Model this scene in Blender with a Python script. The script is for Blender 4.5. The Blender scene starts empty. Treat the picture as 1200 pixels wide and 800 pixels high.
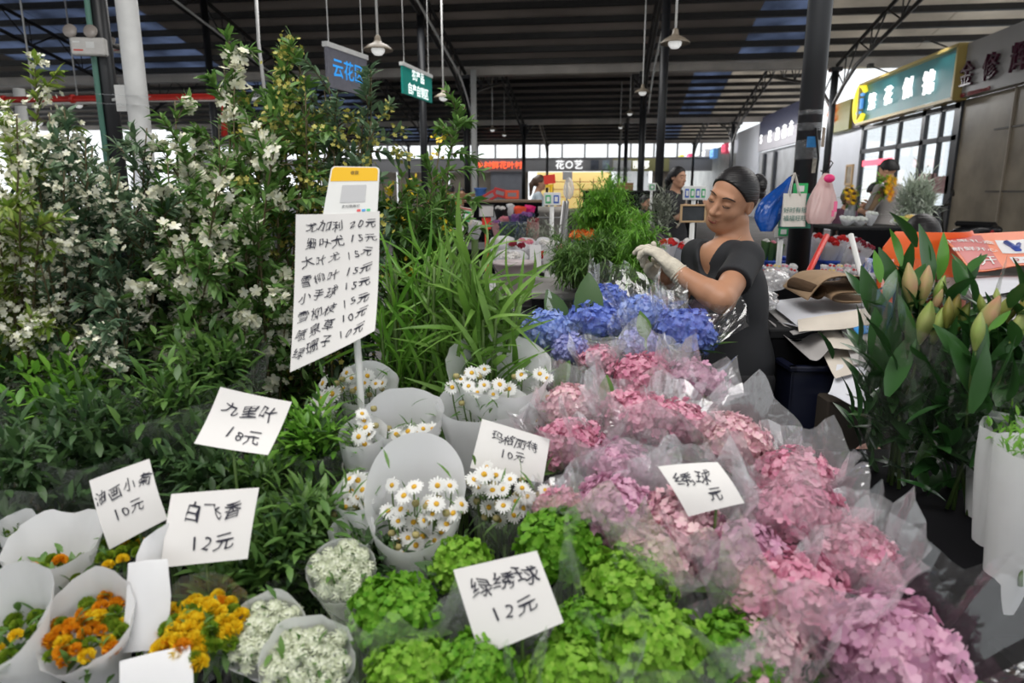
import bpy, bmesh, math, random
import numpy as np
from mathutils import Vector, Matrix

scene = bpy.context.scene
COL = scene.collection
R_ = math.radians

# ------------------------------------------------------------------ camera
CAM = np.array([0.0, 0.0, 1.35])
YAW, PITCH, FOC = R_(7.44), R_(12.4), 800.0
cy_, sy_, cp_, sp_ = math.cos(YAW), math.sin(YAW), math.cos(PITCH), math.sin(PITCH)
RIGHT = np.array([cy_, sy_, 0.0])
FWD = np.array([-sy_ * cp_, cy_ * cp_, -sp_])
UPV = np.array([-sy_ * sp_, cy_ * sp_, cp_])
AHEAD = np.array([-sy_, cy_, 0.0])          # level forward direction
UP = np.array([0.0, 0.0, 1.0])

cam_data = bpy.data.cameras.new('camera')
cam = bpy.data.objects.new('camera', cam_data)
COL.objects.link(cam)
cam.location = CAM
cam.rotation_euler = (R_(90) - PITCH, 0, YAW)
cam_data.sensor_width = 36.0
cam_data.lens = 24.0
cam_data.clip_start = 0.05
cam_data.clip_end = 300
cam_data.dof.use_dof = True
cam_data.dof.focus_distance = 2.0
cam_data.dof.aperture_fstop = 4.5
scene.camera = cam

# ------------------------------------------------------------------ render look
scene.view_settings.view_transform = 'Standard'
scene.view_settings.look = 'None'
scene.view_settings.gamma = 1.0
scene.view_settings.use_curve_mapping = False
scene.view_settings.exposure = 0.35
scene.cycles.max_bounces = 7
scene.cycles.diffuse_bounces = 3
scene.cycles.glossy_bounces = 3
scene.cycles.transmission_bounces = 4
scene.cycles.transparent_max_bounces = 28
scene.cycles.sample_clamp_indirect = 4.0
scene.cycles.caustics_reflective = False
scene.cycles.caustics_refractive = False

# ------------------------------------------------------------------ sky and lights
world = bpy.data.worlds.new('overcast_sky')
scene.world = world
world.use_nodes = True
bg = world.node_tree.nodes['Background']
bg.inputs[0].default_value = (0.93, 0.97, 1.0, 1)
bg.inputs[1].default_value = 1.15

def area_light(name, loc, target, sx, sy, power, color=(1, 1, 1)):
    d = bpy.data.lights.new(name, 'AREA')
    d.shape = 'RECTANGLE'; d.size = sx; d.size_y = sy; d.energy = power; d.color = color
    o = bpy.data.objects.new(name, d); COL.objects.link(o)
    o.location = loc
    o.rotation_euler = (Vector(target) - Vector(loc)).to_track_quat('-Z', 'Y').to_euler()
    return o
# added area lights below the roof, brightening the stall and the aisle
area_light('fill_over_stall', (-0.8, 0.3, 4.7), (-0.3, 1.2, 0.8), 4.5, 2.2, 172, (1.0, 0.98, 0.95))
area_light('fill_over_aisle', (3.5, 6.0, 4.8), (1.5, 5.0, 0.8), 4.0, 4.0, 150, (1.0, 0.98, 0.96))
area_light('shopfront_fill', (5.6, 30.0, 4.0), (8.0, 30.0, 2.0), 20.0, .4, 260, (1.0, 1.0, 1.0))  # added strip light to brighten the shop walls, no fixture behind it
area_light('fill_over_hall', (-3.0, 12.0, 5.2), (-2.0, 12.0, 0.0), 8.0, 3.0, 260, (1.0, 0.99, 0.97))  # added fill for the middle of the hall, not a roof opening

# ------------------------------------------------------------------ projecting helpers
def ray(px, py):
    return (px - 600) / FOC * RIGHT + (400 - py) / FOC * UPV + FWD
def at(px, py, d):
    return CAM + d * ray(px, py)
def atY(px, py, Y):
    r = ray(px, py); return CAM + r * (Y - CAM[1]) / r[1]
def atX(px, py, X):
    r = ray(px, py); return CAM + r * (X - CAM[0]) / r[0]
def atZ(px, py, Z):
    r = ray(px, py); return CAM + r * (Z - CAM[2]) / r[2]
def unit(v):
    v = np.asarray(v, float); n = np.linalg.norm(v); return v / n if n > 1e-12 else v

# ------------------------------------------------------------------ mesh helpers
class MB:
    def __init__(s):
        s.V = []; s.n = 0; s.L = []; s.T = []; s.M = []; s.S = []
    def add(s, V, F, m=0, smooth=True):
        V = np.asarray(V, float).reshape(-1, 3)
        if isinstance(F, np.ndarray):
            s.L.append(F.ravel().astype(np.int64) + s.n); s.T.append(np.full(len(F), F.shape[1]))
            k = len(F)
        else:
            s.L.append(np.array([i for f in F for i in f], np.int64) + s.n); s.T.append(np.array([len(f) for f in F]))
            k = len(F)
        s.M.append(np.full(k, m)); s.S.append(np.full(k, smooth))
        s.V.append(V); s.n += len(V)
        return s
    def box(s, c, size, m=0, R=None, bevel=0.0):
        hx, hy, hz = [q / 2 for q in size]
        if bevel > 0:
            b = min(bevel, hx * .9, hy * .9, hz * .9)
            P = []; 
            for sx in (-1, 1):
                for sy in (-1, 1):
                    for sz in (-1, 1):
                        P += [(sx * hx, sy * (hy - b), sz * (hz - b)), (sx * (hx - b), sy * hy, sz * (hz - b)), (sx * (hx - b), sy * (hy - b), sz * hz)]
            bm = bmesh.new()
            for p in P: bm.verts.new(p)
            bmesh.ops.convex_hull(bm, input=bm.verts)
            bm.verts.index_update()
            V = np.array([v.co[:] for v in bm.verts]); F = [[v.index for v in f.verts] for f in bm.faces]
            bm.free()
        else:
            V = np.array([(x, y, z) for x in (-hx, hx) for y in (-hy, hy) for z in (-hz, hz)])
            F = [[0, 1, 3, 2], [4, 6, 7, 5], [0, 4, 5, 1], [2, 3, 7, 6], [0, 2, 6, 4], [1, 5, 7, 3]]
        if R is not None: V = V @ np.asarray(R).T
        return s.add(V + np.asarray(c), F, m, False)
    def bar(s, a, b, w, h=None, m=0, up=UP):
        a = np.asarray(a, float); b = np.asarray(b, float)
        R = frame(b - a, up)
        return s.box((a + b) / 2, (w, h or w, np.linalg.norm(b - a)), m, R)
    def tube(s, path, r, n=8, m=0, caps=True, smooth=True, squash=None):
        P = np.asarray(path, float); k = len(P)
        r = np.full(k, r, float) if np.isscalar(r) else np.asarray(r, float)
        T = np.gradient(P, axis=0) if k > 2 else np.repeat((P[1:] - P[:1]), 2, 0)
        T /= np.linalg.norm(T, axis=1)[:, None] + 1e-12
        a = np.array([1., 0, 0]) if abs(T[0][0]) < .9 else np.array([0, 1., 0])
        u = unit(np.cross(T[0], a)); V = []
        ang = np.linspace(0, 2 * np.pi, n, endpoint=False)
        for i in range(k):
            u = unit(u - T[i] * (u @ T[i])); w = np.cross(T[i], u)
            sq = 1.0 if squash is None else squash
            V.append(P[i] + r[i] * (np.cos(ang)[:, None] * u + sq * np.sin(ang)[:, None] * w))
        V = np.concatenate(V)
        i = np.arange(k - 1)[:, None] * n; j = np.arange(n)[None]; j2 = (j + 1) % n
        F = np.stack([i + j, i + j2, i + n + j2, i + n + j], -1).reshape(-1, 4)
        s.add(V, F, m, smooth)
        if caps:
            s.L.append(np.arange(n)[::-1] + s.n - k * n); s.T.append(np.array([n])); s.M.append(np.array([m])); s.S.append(np.array([False]))
            s.L.append(np.arange(n) + s.n - n); s.T.append(np.array([n])); s.M.append(np.array([m])); s.S.append(np.array([False]))
        return s
    def lathe(s, prof, n=20, c=(0, 0, 0), R=None, m=0, smooth=True):
        prof = np.asarray(prof, float); k = len(prof)
        ang = np.linspace(0, 2 * np.pi, n, endpoint=False)
        V = np.stack([prof[:, 0, None] * np.cos(ang), prof[:, 0, None] * np.sin(ang), np.repeat(prof[:, 1, None], n, 1)], -1).reshape(-1, 3)
        if R is not None: V = V @ np.asarray(R).T
        i = np.arange(k - 1)[:, None] * n; j = np.arange(n)[None]; j2 = (j + 1) % n
        F = np.stack([i + j, i + j2, i + n + j2, i + n + j], -1).reshape(-1, 4)
        return s.add(V + np.asarray(c), F, m, smooth)
    def grid(s, P, m=0, smooth=True, closed=False):
        P = np.asarray(P, float); a, b = P.shape[:2]
        i, j = np.meshgrid(np.arange(a - 1), np.arange(b if closed else b - 1), indexing='ij')
        j2 = (j + 1) % b
        F = np.stack([i * b + j, (i + 1) * b + j, (i + 1) * b + j2, i * b + j2], -1).reshape(-1, 4)
        return s.add(P.reshape(-1, 3), F, m, smooth)
    def scatter(s, tpl, pos, R, scale=1.0, m=0, smooth=True):
        """many small copies of a template (verts, faces) merged: leaves, petals, florets"""
        tv, tf = tpl; pos = np.asarray(pos, float); N = len(pos)
        if N == 0: return s
        sc = np.broadcast_to(np.asarray(scale, float), (N,)) if np.ndim(scale) < 2 else np.asarray(scale)
        tvs = tv[None] * (sc[:, None, None] if sc.ndim == 1 else sc[:, None, :])
        V = np.einsum('nij,nkj->nki', R, tvs) + pos[:, None]
        F = (tf[None] + (np.arange(N) * len(tv))[:, None, None]).reshape(-1, tf.shape[1])
        return s.add(V.reshape(-1, 3), F, m, smooth)
    def build(s, name, mats, parent=None, origin=None):
        me = bpy.data.meshes.new(name)
        V = np.concatenate(s.V)
        if origin is None and parent is not None:
            o = parent
            origin = np.zeros(3)
            while o is not None: origin = origin + np.array(o.location); o = o.parent
        if origin is not None: V = V - origin
        L = np.concatenate(s.L); T = np.concatenate(s.T)
        me.vertices.add(len(V)); me.vertices.foreach_set('co', V.ravel())
        me.loops.add(len(L)); me.loops.foreach_set('vertex_index', L)
        me.polygons.add(len(T))
        me.polygons.foreach_set('loop_start', np.concatenate([[0], np.cumsum(T)[:-1]]))
        me.polygons.foreach_set('loop_total', T)
        me.polygons.foreach_set('material_index', np.concatenate(s.M).astype(np.int32))
        me.polygons.foreach_set('use_smooth', np.concatenate(s.S))
        me.update(calc_edges=True); me.validate()
        for mt in (mats if isinstance(mats, (list, tuple)) else [mats]): me.materials.append(mt)
        o = bpy.data.objects.new(name, me); COL.objects.link(o)
        if parent is not None: o.parent = parent
        elif origin is not None: o.location = origin
        return o

def frame(d, up=UP):
    """3x3 whose columns are side, up-ish, d"""
    d = unit(d); up = np.asarray(up, float)
    if abs(d @ unit(up)) > .98: up = np.array([0, 1., 0]) if abs(d[1]) < .9 else np.array([1., 0, 0])
    x = unit(np.cross(up, d)); y = np.cross(d, x)
    return np.stack([x, y, d], 1)
def frames(D, roll=None, rng=None):
    """stack of 3x3: columns x, y(normal), z along D"""
    D = np.asarray(D, float); D = D / (np.linalg.norm(D, axis=1)[:, None] + 1e-12)
    A = np.where(np.abs(D[:, 2:3]) > .95, np.array([[1., 0, 0]]), np.array([[0, 0, 1.]]))
    X = np.cross(A, D); X /= np.linalg.norm(X, axis=1)[:, None]
    Y = np.cross(D, X)
    if roll is not None:
        c, s_ = np.cos(roll)[:, None], np.sin(roll)[:, None]
        X, Y = X * c + Y * s_, Y * c - X * s_
    return np.stack([X, Y, D], -1)
def rotz(a):
    c, s_ = math.cos(a), math.sin(a); return np.array([[c, -s_, 0], [s_, c, 0], [0, 0, 1.]])
def roty(a):
    c, s_ = math.cos(a), math.sin(a); return np.array([[c, 0, s_], [0, 1, 0], [-s_, 0, c]])
def rotx(a):
    c, s_ = math.cos(a), math.sin(a); return np.array([[1, 0, 0], [0, c, -s_], [0, s_, c]])
VIEW = np.stack([RIGHT, AHEAD, UP], 1)      # local (right, away, up) -> world

def bez(p0, p1, p2, n=8):
    t = np.linspace(0, 1, n)[:, None]
    return (1 - t) ** 2 * np.asarray(p0) + 2 * t * (1 - t) * np.asarray(p1) + t * t * np.asarray(p2)

# templates: z is the length direction, y the normal
def leaf_tpl(w=.3, fold=.12, droop=.2, n=4):
    zs = np.linspace(0, 1, n + 1); V = []
    for z in zs:
        hw = w / 2 * math.sin(math.pi * min(max(z, .03), .985) ** .85) ** .8
        y = -droop * z * z
        V += [(-hw, y + fold * hw, z), (0, y, z), (hw, y + fold * hw, z)]
    F = []
    for i in range(n):
        a = i * 3; F += [[a, a + 3, a + 4, a + 1], [a + 1, a + 4, a + 5, a + 2]]
    return np.array(V), np.array(F)
LEAF = leaf_tpl(.34, .25, .25, 3)
LEAF_WIDE = leaf_tpl(.55, .2, .25, 5)
LEAF_THIN = leaf_tpl(.16, .3, .3, 3)
BLADE = leaf_tpl(.07, .4, .55, 6)
def petal_tpl(w=.9, cup=.25):
    V = []; 
    for i, z in enumerate((0, .45, .85, 1.05)):
        hw = (.16, .48, .5, .2)[i] * w
        for x in (-hw, 0, hw):
            V.append((x, cup * (x * x * 1.2) + .35 * cup * z * z, z))
    F = []
    for i in range(3):
        a = i * 3; F += [[a, a + 3, a + 4, a + 1], [a + 1, a + 4, a + 5, a + 2]]
    return np.array(V), np.array(F)
PETAL = petal_tpl()
def floret_tpl(np_=4, cup=.35, w=.95):
    pv, pf = petal_tpl(w, cup); V = []; F = []
    for k in range(np_):
        R = rotz(k * 2 * math.pi / np_)
        # petal lies in xy plane pointing outwards, normal +z
        p = np.stack([pv[:, 0], pv[:, 2], pv[:, 1]], 1) @ R.T
        V.append(p); F.append(pf + k * len(pv))
    return np.concatenate(V), np.concatenate(F)
FLORET = floret_tpl()
FLORET5 = floret_tpl(5, .3, .7)

# ------------------------------------------------------------------ things
def tag(o, label=None, cat=None, group=None, kind=None):
    if label: o['label'] = label
    if cat: o['category'] = cat
    if group: o['group'] = group
    if kind: o['kind'] = kind
    return o
def thing(name, label, cat, loc, group=None):
    o = bpy.data.objects.new(name, None); COL.objects.link(o)
    o.empty_display_size = .05
    o.location = [float(q) for q in loc]
    return tag(o, label, cat, group)
def struct(o):
    o['kind'] = 'structure'; return o
def single(mb, name, mats, label, cat, group=None, origin=None):
    if origin is None:
        V = np.concatenate(mb.V); origin = np.array([V[:, 0].mean(), V[:, 1].mean(), V[:, 2].min()])
    return tag(mb.build(name, mats, None, origin), label, cat, group)

# ------------------------------------------------------------------ materials
MATS = {}
def _new(name):
    m = bpy.data.materials.new(name); m.use_nodes = True
    nt = m.node_tree; return m, nt, nt.nodes['Principled BSDF'], nt.nodes['Material Output']
def mat(name, color, rough=.6, metal=0., spec=.5, noise=0., nscale=20., bump=0., emit=0., alpha=None, trans=0., color2=None, island=False, sheen=0.):
    """plain procedural material; colour wanders between color and color2 (by noise, or per leaf / petal)"""
    if name in MATS: return MATS[name]
    m, nt, p, out = _new(name); N = nt.nodes; L = nt.links
    c = (*color, 1)
    p.inputs['Base Color'].default_value = c
    p.inputs['Roughness'].default_value = rough
    p.inputs['Metallic'].default_value = metal
    p.inputs['Specular IOR Level'].default_value = spec
    if sheen: p.inputs['Sheen Weight'].default_value = sheen
    src = None
    if color2 is not None or noise:
        c2 = (*(color2 if color2 is not None else [q * (1 - noise) for q in color]), 1)
        ramp = N.new('ShaderNodeMix'); ramp.data_type = 'RGBA'
        ramp.inputs['A'].default_value = c; ramp.inputs['B'].default_value = c2
        if island:
            g = N.new('ShaderNodeNewGeometry'); L.new(g.outputs['Random Per Island'], ramp.inputs['Factor'])
        else:
            tc = N.new('ShaderNodeTexCoord'); nz = N.new('ShaderNodeTexNoise'); nz.inputs['Scale'].default_value = nscale; nz.inputs['Detail'].default_value = 4
            mr = N.new('ShaderNodeMapRange'); mr.inputs['From Min'].default_value = .35; mr.inputs['From Max'].default_value = .65
            L.new(tc.outputs['Object'], nz.inputs['Vector']); L.new(nz.outputs['Fac'], mr.inputs['Value']); L.new(mr.outputs['Result'], ramp.inputs['Factor'])
        L.new(ramp.outputs['Result'], p.inputs['Base Color']); src = ramp.outputs['Result']
    if bump:
        tc = N.new('ShaderNodeTexCoord'); nz = N.new('ShaderNodeTexNoise'); nz.inputs['Scale'].default_value = nscale; nz.inputs['Detail'].default_value = 3
        b = N.new('ShaderNodeBump'); b.inputs['Strength'].default_value = bump; b.inputs['Distance'].default_value = .02
        L.new(tc.outputs['Object'], nz.inputs['Vector']); L.new(nz.outputs['Fac'], b.inputs['Height']); L.new(b.outputs['Normal'], p.inputs['Normal'])
    if emit:
        p.inputs['Emission Color'].default_value = c; p.inputs['Emission Strength'].default_value = emit
    if trans:
        t = N.new('ShaderNodeBsdfTranslucent'); t.inputs['Color'].default_value = c
        if src is not None: L.new(src, t.inputs['Color'])
        mx = N.new('ShaderNodeMixShader'); mx.inputs[0].default_value = trans
        L.new(p.outputs[0], mx.inputs[1]); L.new(t.outputs[0], mx.inputs[2]); L.new(mx.outputs[0], out.inputs['Surface'])
    if alpha is not None:
        t = N.new('ShaderNodeBsdfTransparent'); mx = N.new('ShaderNodeMixShader'); mx.inputs[0].default_value = alpha
        L.new(t.outputs[0], mx.inputs[1]); L.new(p.outputs[0], mx.inputs[2]); L.new(mx.outputs[0], out.inputs['Surface'])
    MATS[name] = m; return m
def film(name, tint=(1, 1, 1), haze=.07, gloss=.16, rough=.12, scale=30, bump=.6):
    """clear crinkled plastic film: mostly see-through, some sheen, a little white haze"""
    if name in MATS: return MATS[name]
    m, nt, p, out = _new(name); N = nt.nodes; L = nt.links; N.remove(p)
    tr = N.new('ShaderNodeBsdfTransparent'); tr.inputs[0].default_value = (*tint, 1)
    gl = N.new('ShaderNodeBsdfAnisotropic'); gl.inputs['Roughness'].default_value = rough; gl.inputs['Color'].default_value = (1, 1, 1, 1)
    df = N.new('ShaderNodeBsdfTranslucent'); df.inputs[0].default_value = (.9, .9, .92, 1)
    df2 = N.new('ShaderNodeBsdfDiffuse'); df2.inputs[0].default_value = (.9, .9, .92, 1)
    tc = N.new('ShaderNodeTexCoord'); nz = N.new('ShaderNodeTexNoise'); nz.inputs['Scale'].default_value = scale; nz.inputs['Detail'].default_value = 3; nz.inputs['Distortion'].default_value = .8
    b = N.new('ShaderNodeBump'); b.inputs['Strength'].default_value = bump; b.inputs['Distance'].default_value = .02
    L.new(tc.outputs['Object'], nz.inputs['Vector']); L.new(nz.outputs['Fac'], b.inputs['Height']); L.new(b.outputs['Normal'], gl.inputs['Normal'])
    md = N.new('ShaderNodeMixShader'); md.inputs[0].default_value = .5
    L.new(df.outputs[0], md.inputs[1]); L.new(df2.outputs[0], md.inputs[2])
    m1 = N.new('ShaderNodeMixShader'); m1.inputs[0].default_value = haze
    L.new(tr.outputs[0], m1.inputs[1]); L.new(md.outputs[0], m1.inputs[2])
    lw = N.new('ShaderNodeLayerWeight'); lw.inputs['Blend'].default_value = .35; L.new(b.outputs['Normal'], lw.inputs['Normal'])
    mu = N.new('ShaderNodeMath'); mu.operation = 'MULTIPLY_ADD'; mu.inputs[1].default_value = gloss * 2.2; mu.inputs[2].default_value = gloss * .35; mu.use_clamp = True
    L.new(lw.outputs['Facing'], mu.inputs[0])
    m2 = N.new('ShaderNodeMixShader'); L.new(mu.outputs[0], m2.inputs[0]); L.new(m1.outputs[0], m2.inputs[1]); L.new(gl.outputs[0], m2.inputs[2])
    L.new(m2.outputs[0], out.inputs['Surface'])
    MATS[name] = m; return m

M_white = mat('white_paint', (.78, .78, .76), .5, noise=.12, nscale=6)
M_blacksteel = mat('black_steel', (.026, .023, .021), .5, noise=.3, nscale=8)
M_darkpaint = mat('charcoal_paint', (.017, .018, .021), .4, noise=.35, nscale=5)
M_roof = mat('roof_sheet', (.46, .40, .36), .45, noise=.3, nscale=.6, trans=.03)
M_gutter = mat('gutter_metal', (.55, .5, .45), .5, noise=.25, nscale=1.5)
M_floor = mat('concrete', (.22, .21, .2), .7, noise=.3, nscale=2)
M_black = mat('black_plastic', (.01, .01, .011), .6, spec=.2)
M_grey = mat('grey_plastic', (.32, .32, .32), .5)
M_text = mat('marker_ink', (.015, .015, .03), .6)
M_card = mat('card_paper', (.74, .72, .70), .75, noise=.05, nscale=9)
M_glass = film('window_glass', (.97, .99, 1), .03, .12, .03, 2, .02)

# ------------------------------------------------------------------ lettering
def lettering(text, size, R, c, mt, parent, name='lettering', bold=0.0, depth=.0, hand=0, shear=0., align='CENTER', spacing=1.0, lines=None, mapper=None):
    """writing as flat (or raised) letter shapes; R columns: reading direction, up, normal"""
    rng = random.Random(hash_(text))
    mb = MB(); rows = text.split('\n'); lh = size * (lines or 1.25)
    dg = None
    for ri, row in enumerate(rows):
        chars = list(row); adv = []
        for ch in chars: adv.append(size * (.34 if ch == ' ' else (.6 if ord(ch) < 256 else 1.0)) * spacing)
        tot = sum(adv); x = -tot / 2 if align == 'CENTER' else 0.0
        y0 = ((len(rows) - 1) / 2 - ri) * lh - size * .36
        for ch, a in zip(chars, adv):
            if ch != ' ':
                cu = bpy.data.curves.new('t', 'FONT'); cu.body = ch; cu.size = size; cu.align_x = 'CENTER'
                cu.offset = bold * size * .55; cu.resolution_u = 2; cu.extrude = depth
                o = bpy.data.objects.new('t', cu); COL.objects.link(o)
                dg = bpy.context.evaluated_depsgraph_get(); me = o.evaluated_get(dg).to_mesh()
                V = np.array([v.co[:] for v in me.vertices]); F = [list(p.vertices) for p in me.polygons]
                o.evaluated_get(dg).to_mesh_clear(); bpy.data.objects.remove(o); bpy.data.curves.remove(cu)
                if len(V):
                    V = V - np.array([0, size * .36, 0])
                    sh = shear
                    if hand:
                        V = V * np.array([rng.uniform(.8, 1.05), rng.uniform(.78, 1.08), 1]); V = V @ rotz(rng.uniform(-.16, .1) * hand).T
                        sh = shear + rng.uniform(-.05, .2) * hand
                        V[:, 1] += size * .09 * np.sin(V[:, 0] / size * 5 + rng.uniform(0, 6)) * hand
                        V[:, 0] += size * .07 * np.sin(V[:, 1] / size * 6 + rng.uniform(0, 6)) * hand
                        V[:, 1] += rng.uniform(-.07, .07) * size * hand
                    V[:, 0] += sh * V[:, 1]
                    V = V + np.array([x + a / 2, y0 + size * .36, 0])
                    mb.add(mapper(V) if mapper else V @ np.asarray(R).T + np.asarray(c), F, 0, False)
            x += a
    return mb.build(name, mt, parent)
def hash_(s):
    h = 7
    for ch in s: h = (h * 131 + ord(ch)) % 1000003
    return h
# =================================================================== THE HALL
mb = MB(); mb.box((-6, 24, -.05), (60, 70, .1)); struct(mb.build('floor', M_floor))

# ---- roof: ridged bays, gutters across the hall, purlins under the sheets
GUT = [-10.0, 5.9, 21.5, 37.0, 52.5]
ZG, SL = 5.0, .2
XL, XR = -32.0, 9.0
def roof_z(Y):
    for a, b in zip(GUT[:-1], GUT[1:]):
        if a <= Y <= b: return ZG + SL * min(Y - a, b - Y)
    return ZG
M_sheet_light = mat('roof_sheet_clear', (.4, .46, .6), .4, noise=.5, nscale=1.2, trans=.55)
bay_no = 0
M_sheet_warm = mat('roof_sheet_lit', (.8, .74, .66), .45, noise=.3, nscale=.8, trans=.5)  # brighter light on the right-hand roof put into paler, translucent sheets
for a, b in zip(GUT[:-1], GUT[1:]):
    bay_no += 1
    mid = (a + b) / 2; xr = 17.0 if bay_no == 2 else XR
    zr = ZG + SL * (b - a) / 2
    mb = MB(); clear_mb = MB(); warm_mb = MB()
    x = XL; k = 0
    while x < xr - .01:
        x2 = min(x + 1.55, xr)
        xm = (x + x2) / 2; light = (-17.5 < xm < -12.5) or (3.2 < xm < 5.2); warm = xm > 5.2
        for ya, za, yb, zb in ((a, ZG, mid, zr), (mid, zr, b, ZG)):
            t = .03 + .012 * (k % 2)
            P = np.array([(x, ya, za + t), (x2, ya, za + t), (x2, yb, zb + t), (x, yb, zb + t)])
            Q = P + np.array([0, 0, .03])
            (clear_mb if light else warm_mb if warm else mb).add(np.concatenate([P, Q]), [[0, 3, 2, 1], [4, 5, 6, 7], [0, 1, 5, 4], [1, 2, 6, 5], [2, 3, 7, 6], [3, 0, 4, 7]], 0, False)
        x = x2; k += 1
    rf = struct(mb.build('roof', M_roof))
    clear_mb.build('clear_sheet', M_sheet_light, rf); warm_mb.build('lit_sheet', M_sheet_warm, rf)
    pitch_s = .85
    for side in (0, 1):
        n = int((b - a) / 2 / pitch_s)
        for i in range(n):
            y = (a + .45 + i * pitch_s) if side == 0 else (b - .45 - i * pitch_s)
            if y < 4 or (bay_no == 2 and y < 12): continue
            z = roof_z(y)
            pm = MB(); pm.box(((XL + xr) / 2, y, z - .05), (xr - XL, .06, .14)); pm.box(((XL + xr) / 2, y, z - .115), (xr - XL, .15, .025))
            pm.build('purlin', M_blacksteel, rf)
    # gutter along the far edge
    gm = MB(); gm.box(((XL + xr) / 2, b, ZG - .16), (xr - XL, .34, .2)); gm.box(((XL + xr) / 2, b - .18, ZG - .05), (xr - XL, .03, .1))
    gm.build('gutter', M_gutter, rf)

def truss(X, Ya, Yb, depth=.62, name='roof_truss'):
    """steel lattice frame springing from the gutter post and following the roof"""
    n = 18; t = np.linspace(0, 1, n + 1)
    Y = Ya + (Yb - Ya) * t
    m_ = (Ya + Yb) / 2
    zt = np.array([roof_z(y) for y in Y]) - .24
    u = np.abs(t - .5) * 2
    zb = zt - depth * (1 - .15 * u) - 1.3 * np.clip(u - .75, 0, 1) ** 1.6 * 4
    T = np.stack([np.full(n + 1, X), Y, zt], 1); B = np.stack([np.full(n + 1, X), Y, zb], 1)
    mb = MB(); mb.tube(T, .05, 6); mb.tube(B, .05, 6)
    for i in range(n):
        mb.tube([B[i], T[i + 1]] if i % 2 else [T[i], B[i + 1]], .022, 4)
        if i % 2: mb.tube([B[i], T[i]], .018, 4)
    return struct(mb.build(name, M_blacksteel))
TX = [-14.8, -9.5, -4.2, 1.1, 6.4]
for bi, (a, b) in enumerate(zip(GUT[1:-1], GUT[2:])):
    for X in TX: truss(X, a, b)
    for X in TX:
        mb = MB(); mb.tube([(X, b - .05, 0), (X, b - .05, ZG - .25)], .1, 12); mb.box((X, b - .05, ZG - .3), (.3, .3, .1))
        struct(mb.build('pillar', M_darkpaint))
# inner row of posts
for X, Y in ((-9.5, 16.4), (-4.2, 16.2), (1.12, 14.6)):
    mb = MB(); mb.tube([(X, Y, 0), (X, Y, roof_z(Y) - .2)], .085, 14); mb.box((X, Y, .03), (.3, .3, .06)); struct(mb.build('pillar', M_darkpaint))
# white pipes beside the gutter posts
p = atY(556, 200, 21.1)
mb = MB(); mb.tube([(p[0], 21.1, 0), (p[0], 21.1, 4.85)], .09, 12)
single(mb, 'rain_pipe', M_white, 'tall white rain pipe beside the dark post, far down the hall', 'pipe')
# loose white conduits swagging along two trusses
for X, lab in ((-4.2, 'white cable sagging along the roof truss above the green hanging sign'), (-9.5, 'white cable along the roof truss above the green exit sign'), (1.1, 'white cable along the roof truss near the paired dark posts')):
    P = []
    for t in np.linspace(0, 1, 24):
        Y = 12.5 + 9 * t; u = abs((Y - 5.9) / 15.6 - .5) * 2
        z = roof_z(Y) - .24 - .62 * (1 - .15 * u) - 1.3 * max(u - .75, 0) ** 1.6 * 4 - .05
        P.append((X + .15, Y, z))
    mb = MB(); mb.tube(P, .028, 6); single(mb, 'cable', M_white, lab, 'cable')

# ---- near pillars
def pillar(px, py, d, r, name='pillar'):
    p = at(px, py, d); mb = MB()
    mb.tube([(p[0], p[1], 0), (p[0], p[1], roof_z(p[1]) - .1)], r, 24)
    mb.box((p[0], p[1], .02), (r * 3.4, r * 3.4, .04))
    return struct(mb.build(name, M_darkpaint)), p
PR = .061
rp, RP = pillar(944, 200, 3.7, PR)
lp, LP = pillar(129, 120, 5.6, .066)
wp = at(159, 100, 5.3)
mb = MB(); mb.tube([(wp[0], wp[1], 0), (wp[0], wp[1], 5.2)], .078, 20); mb.tube([(wp[0], wp[1], 1.68), (wp[0], wp[1], 1.8)], .088, 20)
single(mb, 'drain_pipe', M_white, 'thick white plastic drain pipe strapped to the dark post at left', 'pipe')
gp = at(114, 100, 5.5)
mb = MB(); mb.tube([(gp[0], gp[1], 0), (gp[0], gp[1], 5.3)], .022, 10)
single(mb, 'conduit', mat('green_conduit', (.09, .22, .17), .5), 'thin green conduit running up the dark post at left', 'conduit')
# packing tape straps from post to pipe
M_tape = film('clear_tape', (.95, .95, .95), .03, .12, .15, 60, .3)
for py, tw in ((110, .05), (121, .07)):
    a = at(112, py, 5.42); b = at(174, py + 3, 5.18)
    mb = MB(); mb.bar(a, b, tw, .004, 0, UP); single(mb, 'tape_strap', M_tape, 'upper band of clear tape around post and white pipe' if py == 110 else 'lower wider band of clear tape around post and white pipe', 'tape')
# tape bands round the right pillar
for py, s_ in ((134, .012), (150, .02), (176, .05)):
    q = at(944, py, 3.7); mb = MB(); mb.lathe([(PR + .001, -s_), (PR + .002, -s_ * .5), (PR + .002, s_ * .5), (PR + .001, s_)], 24, (RP[0], RP[1], q[2])); mb.build('tape_band', M_tape, rp)
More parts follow.
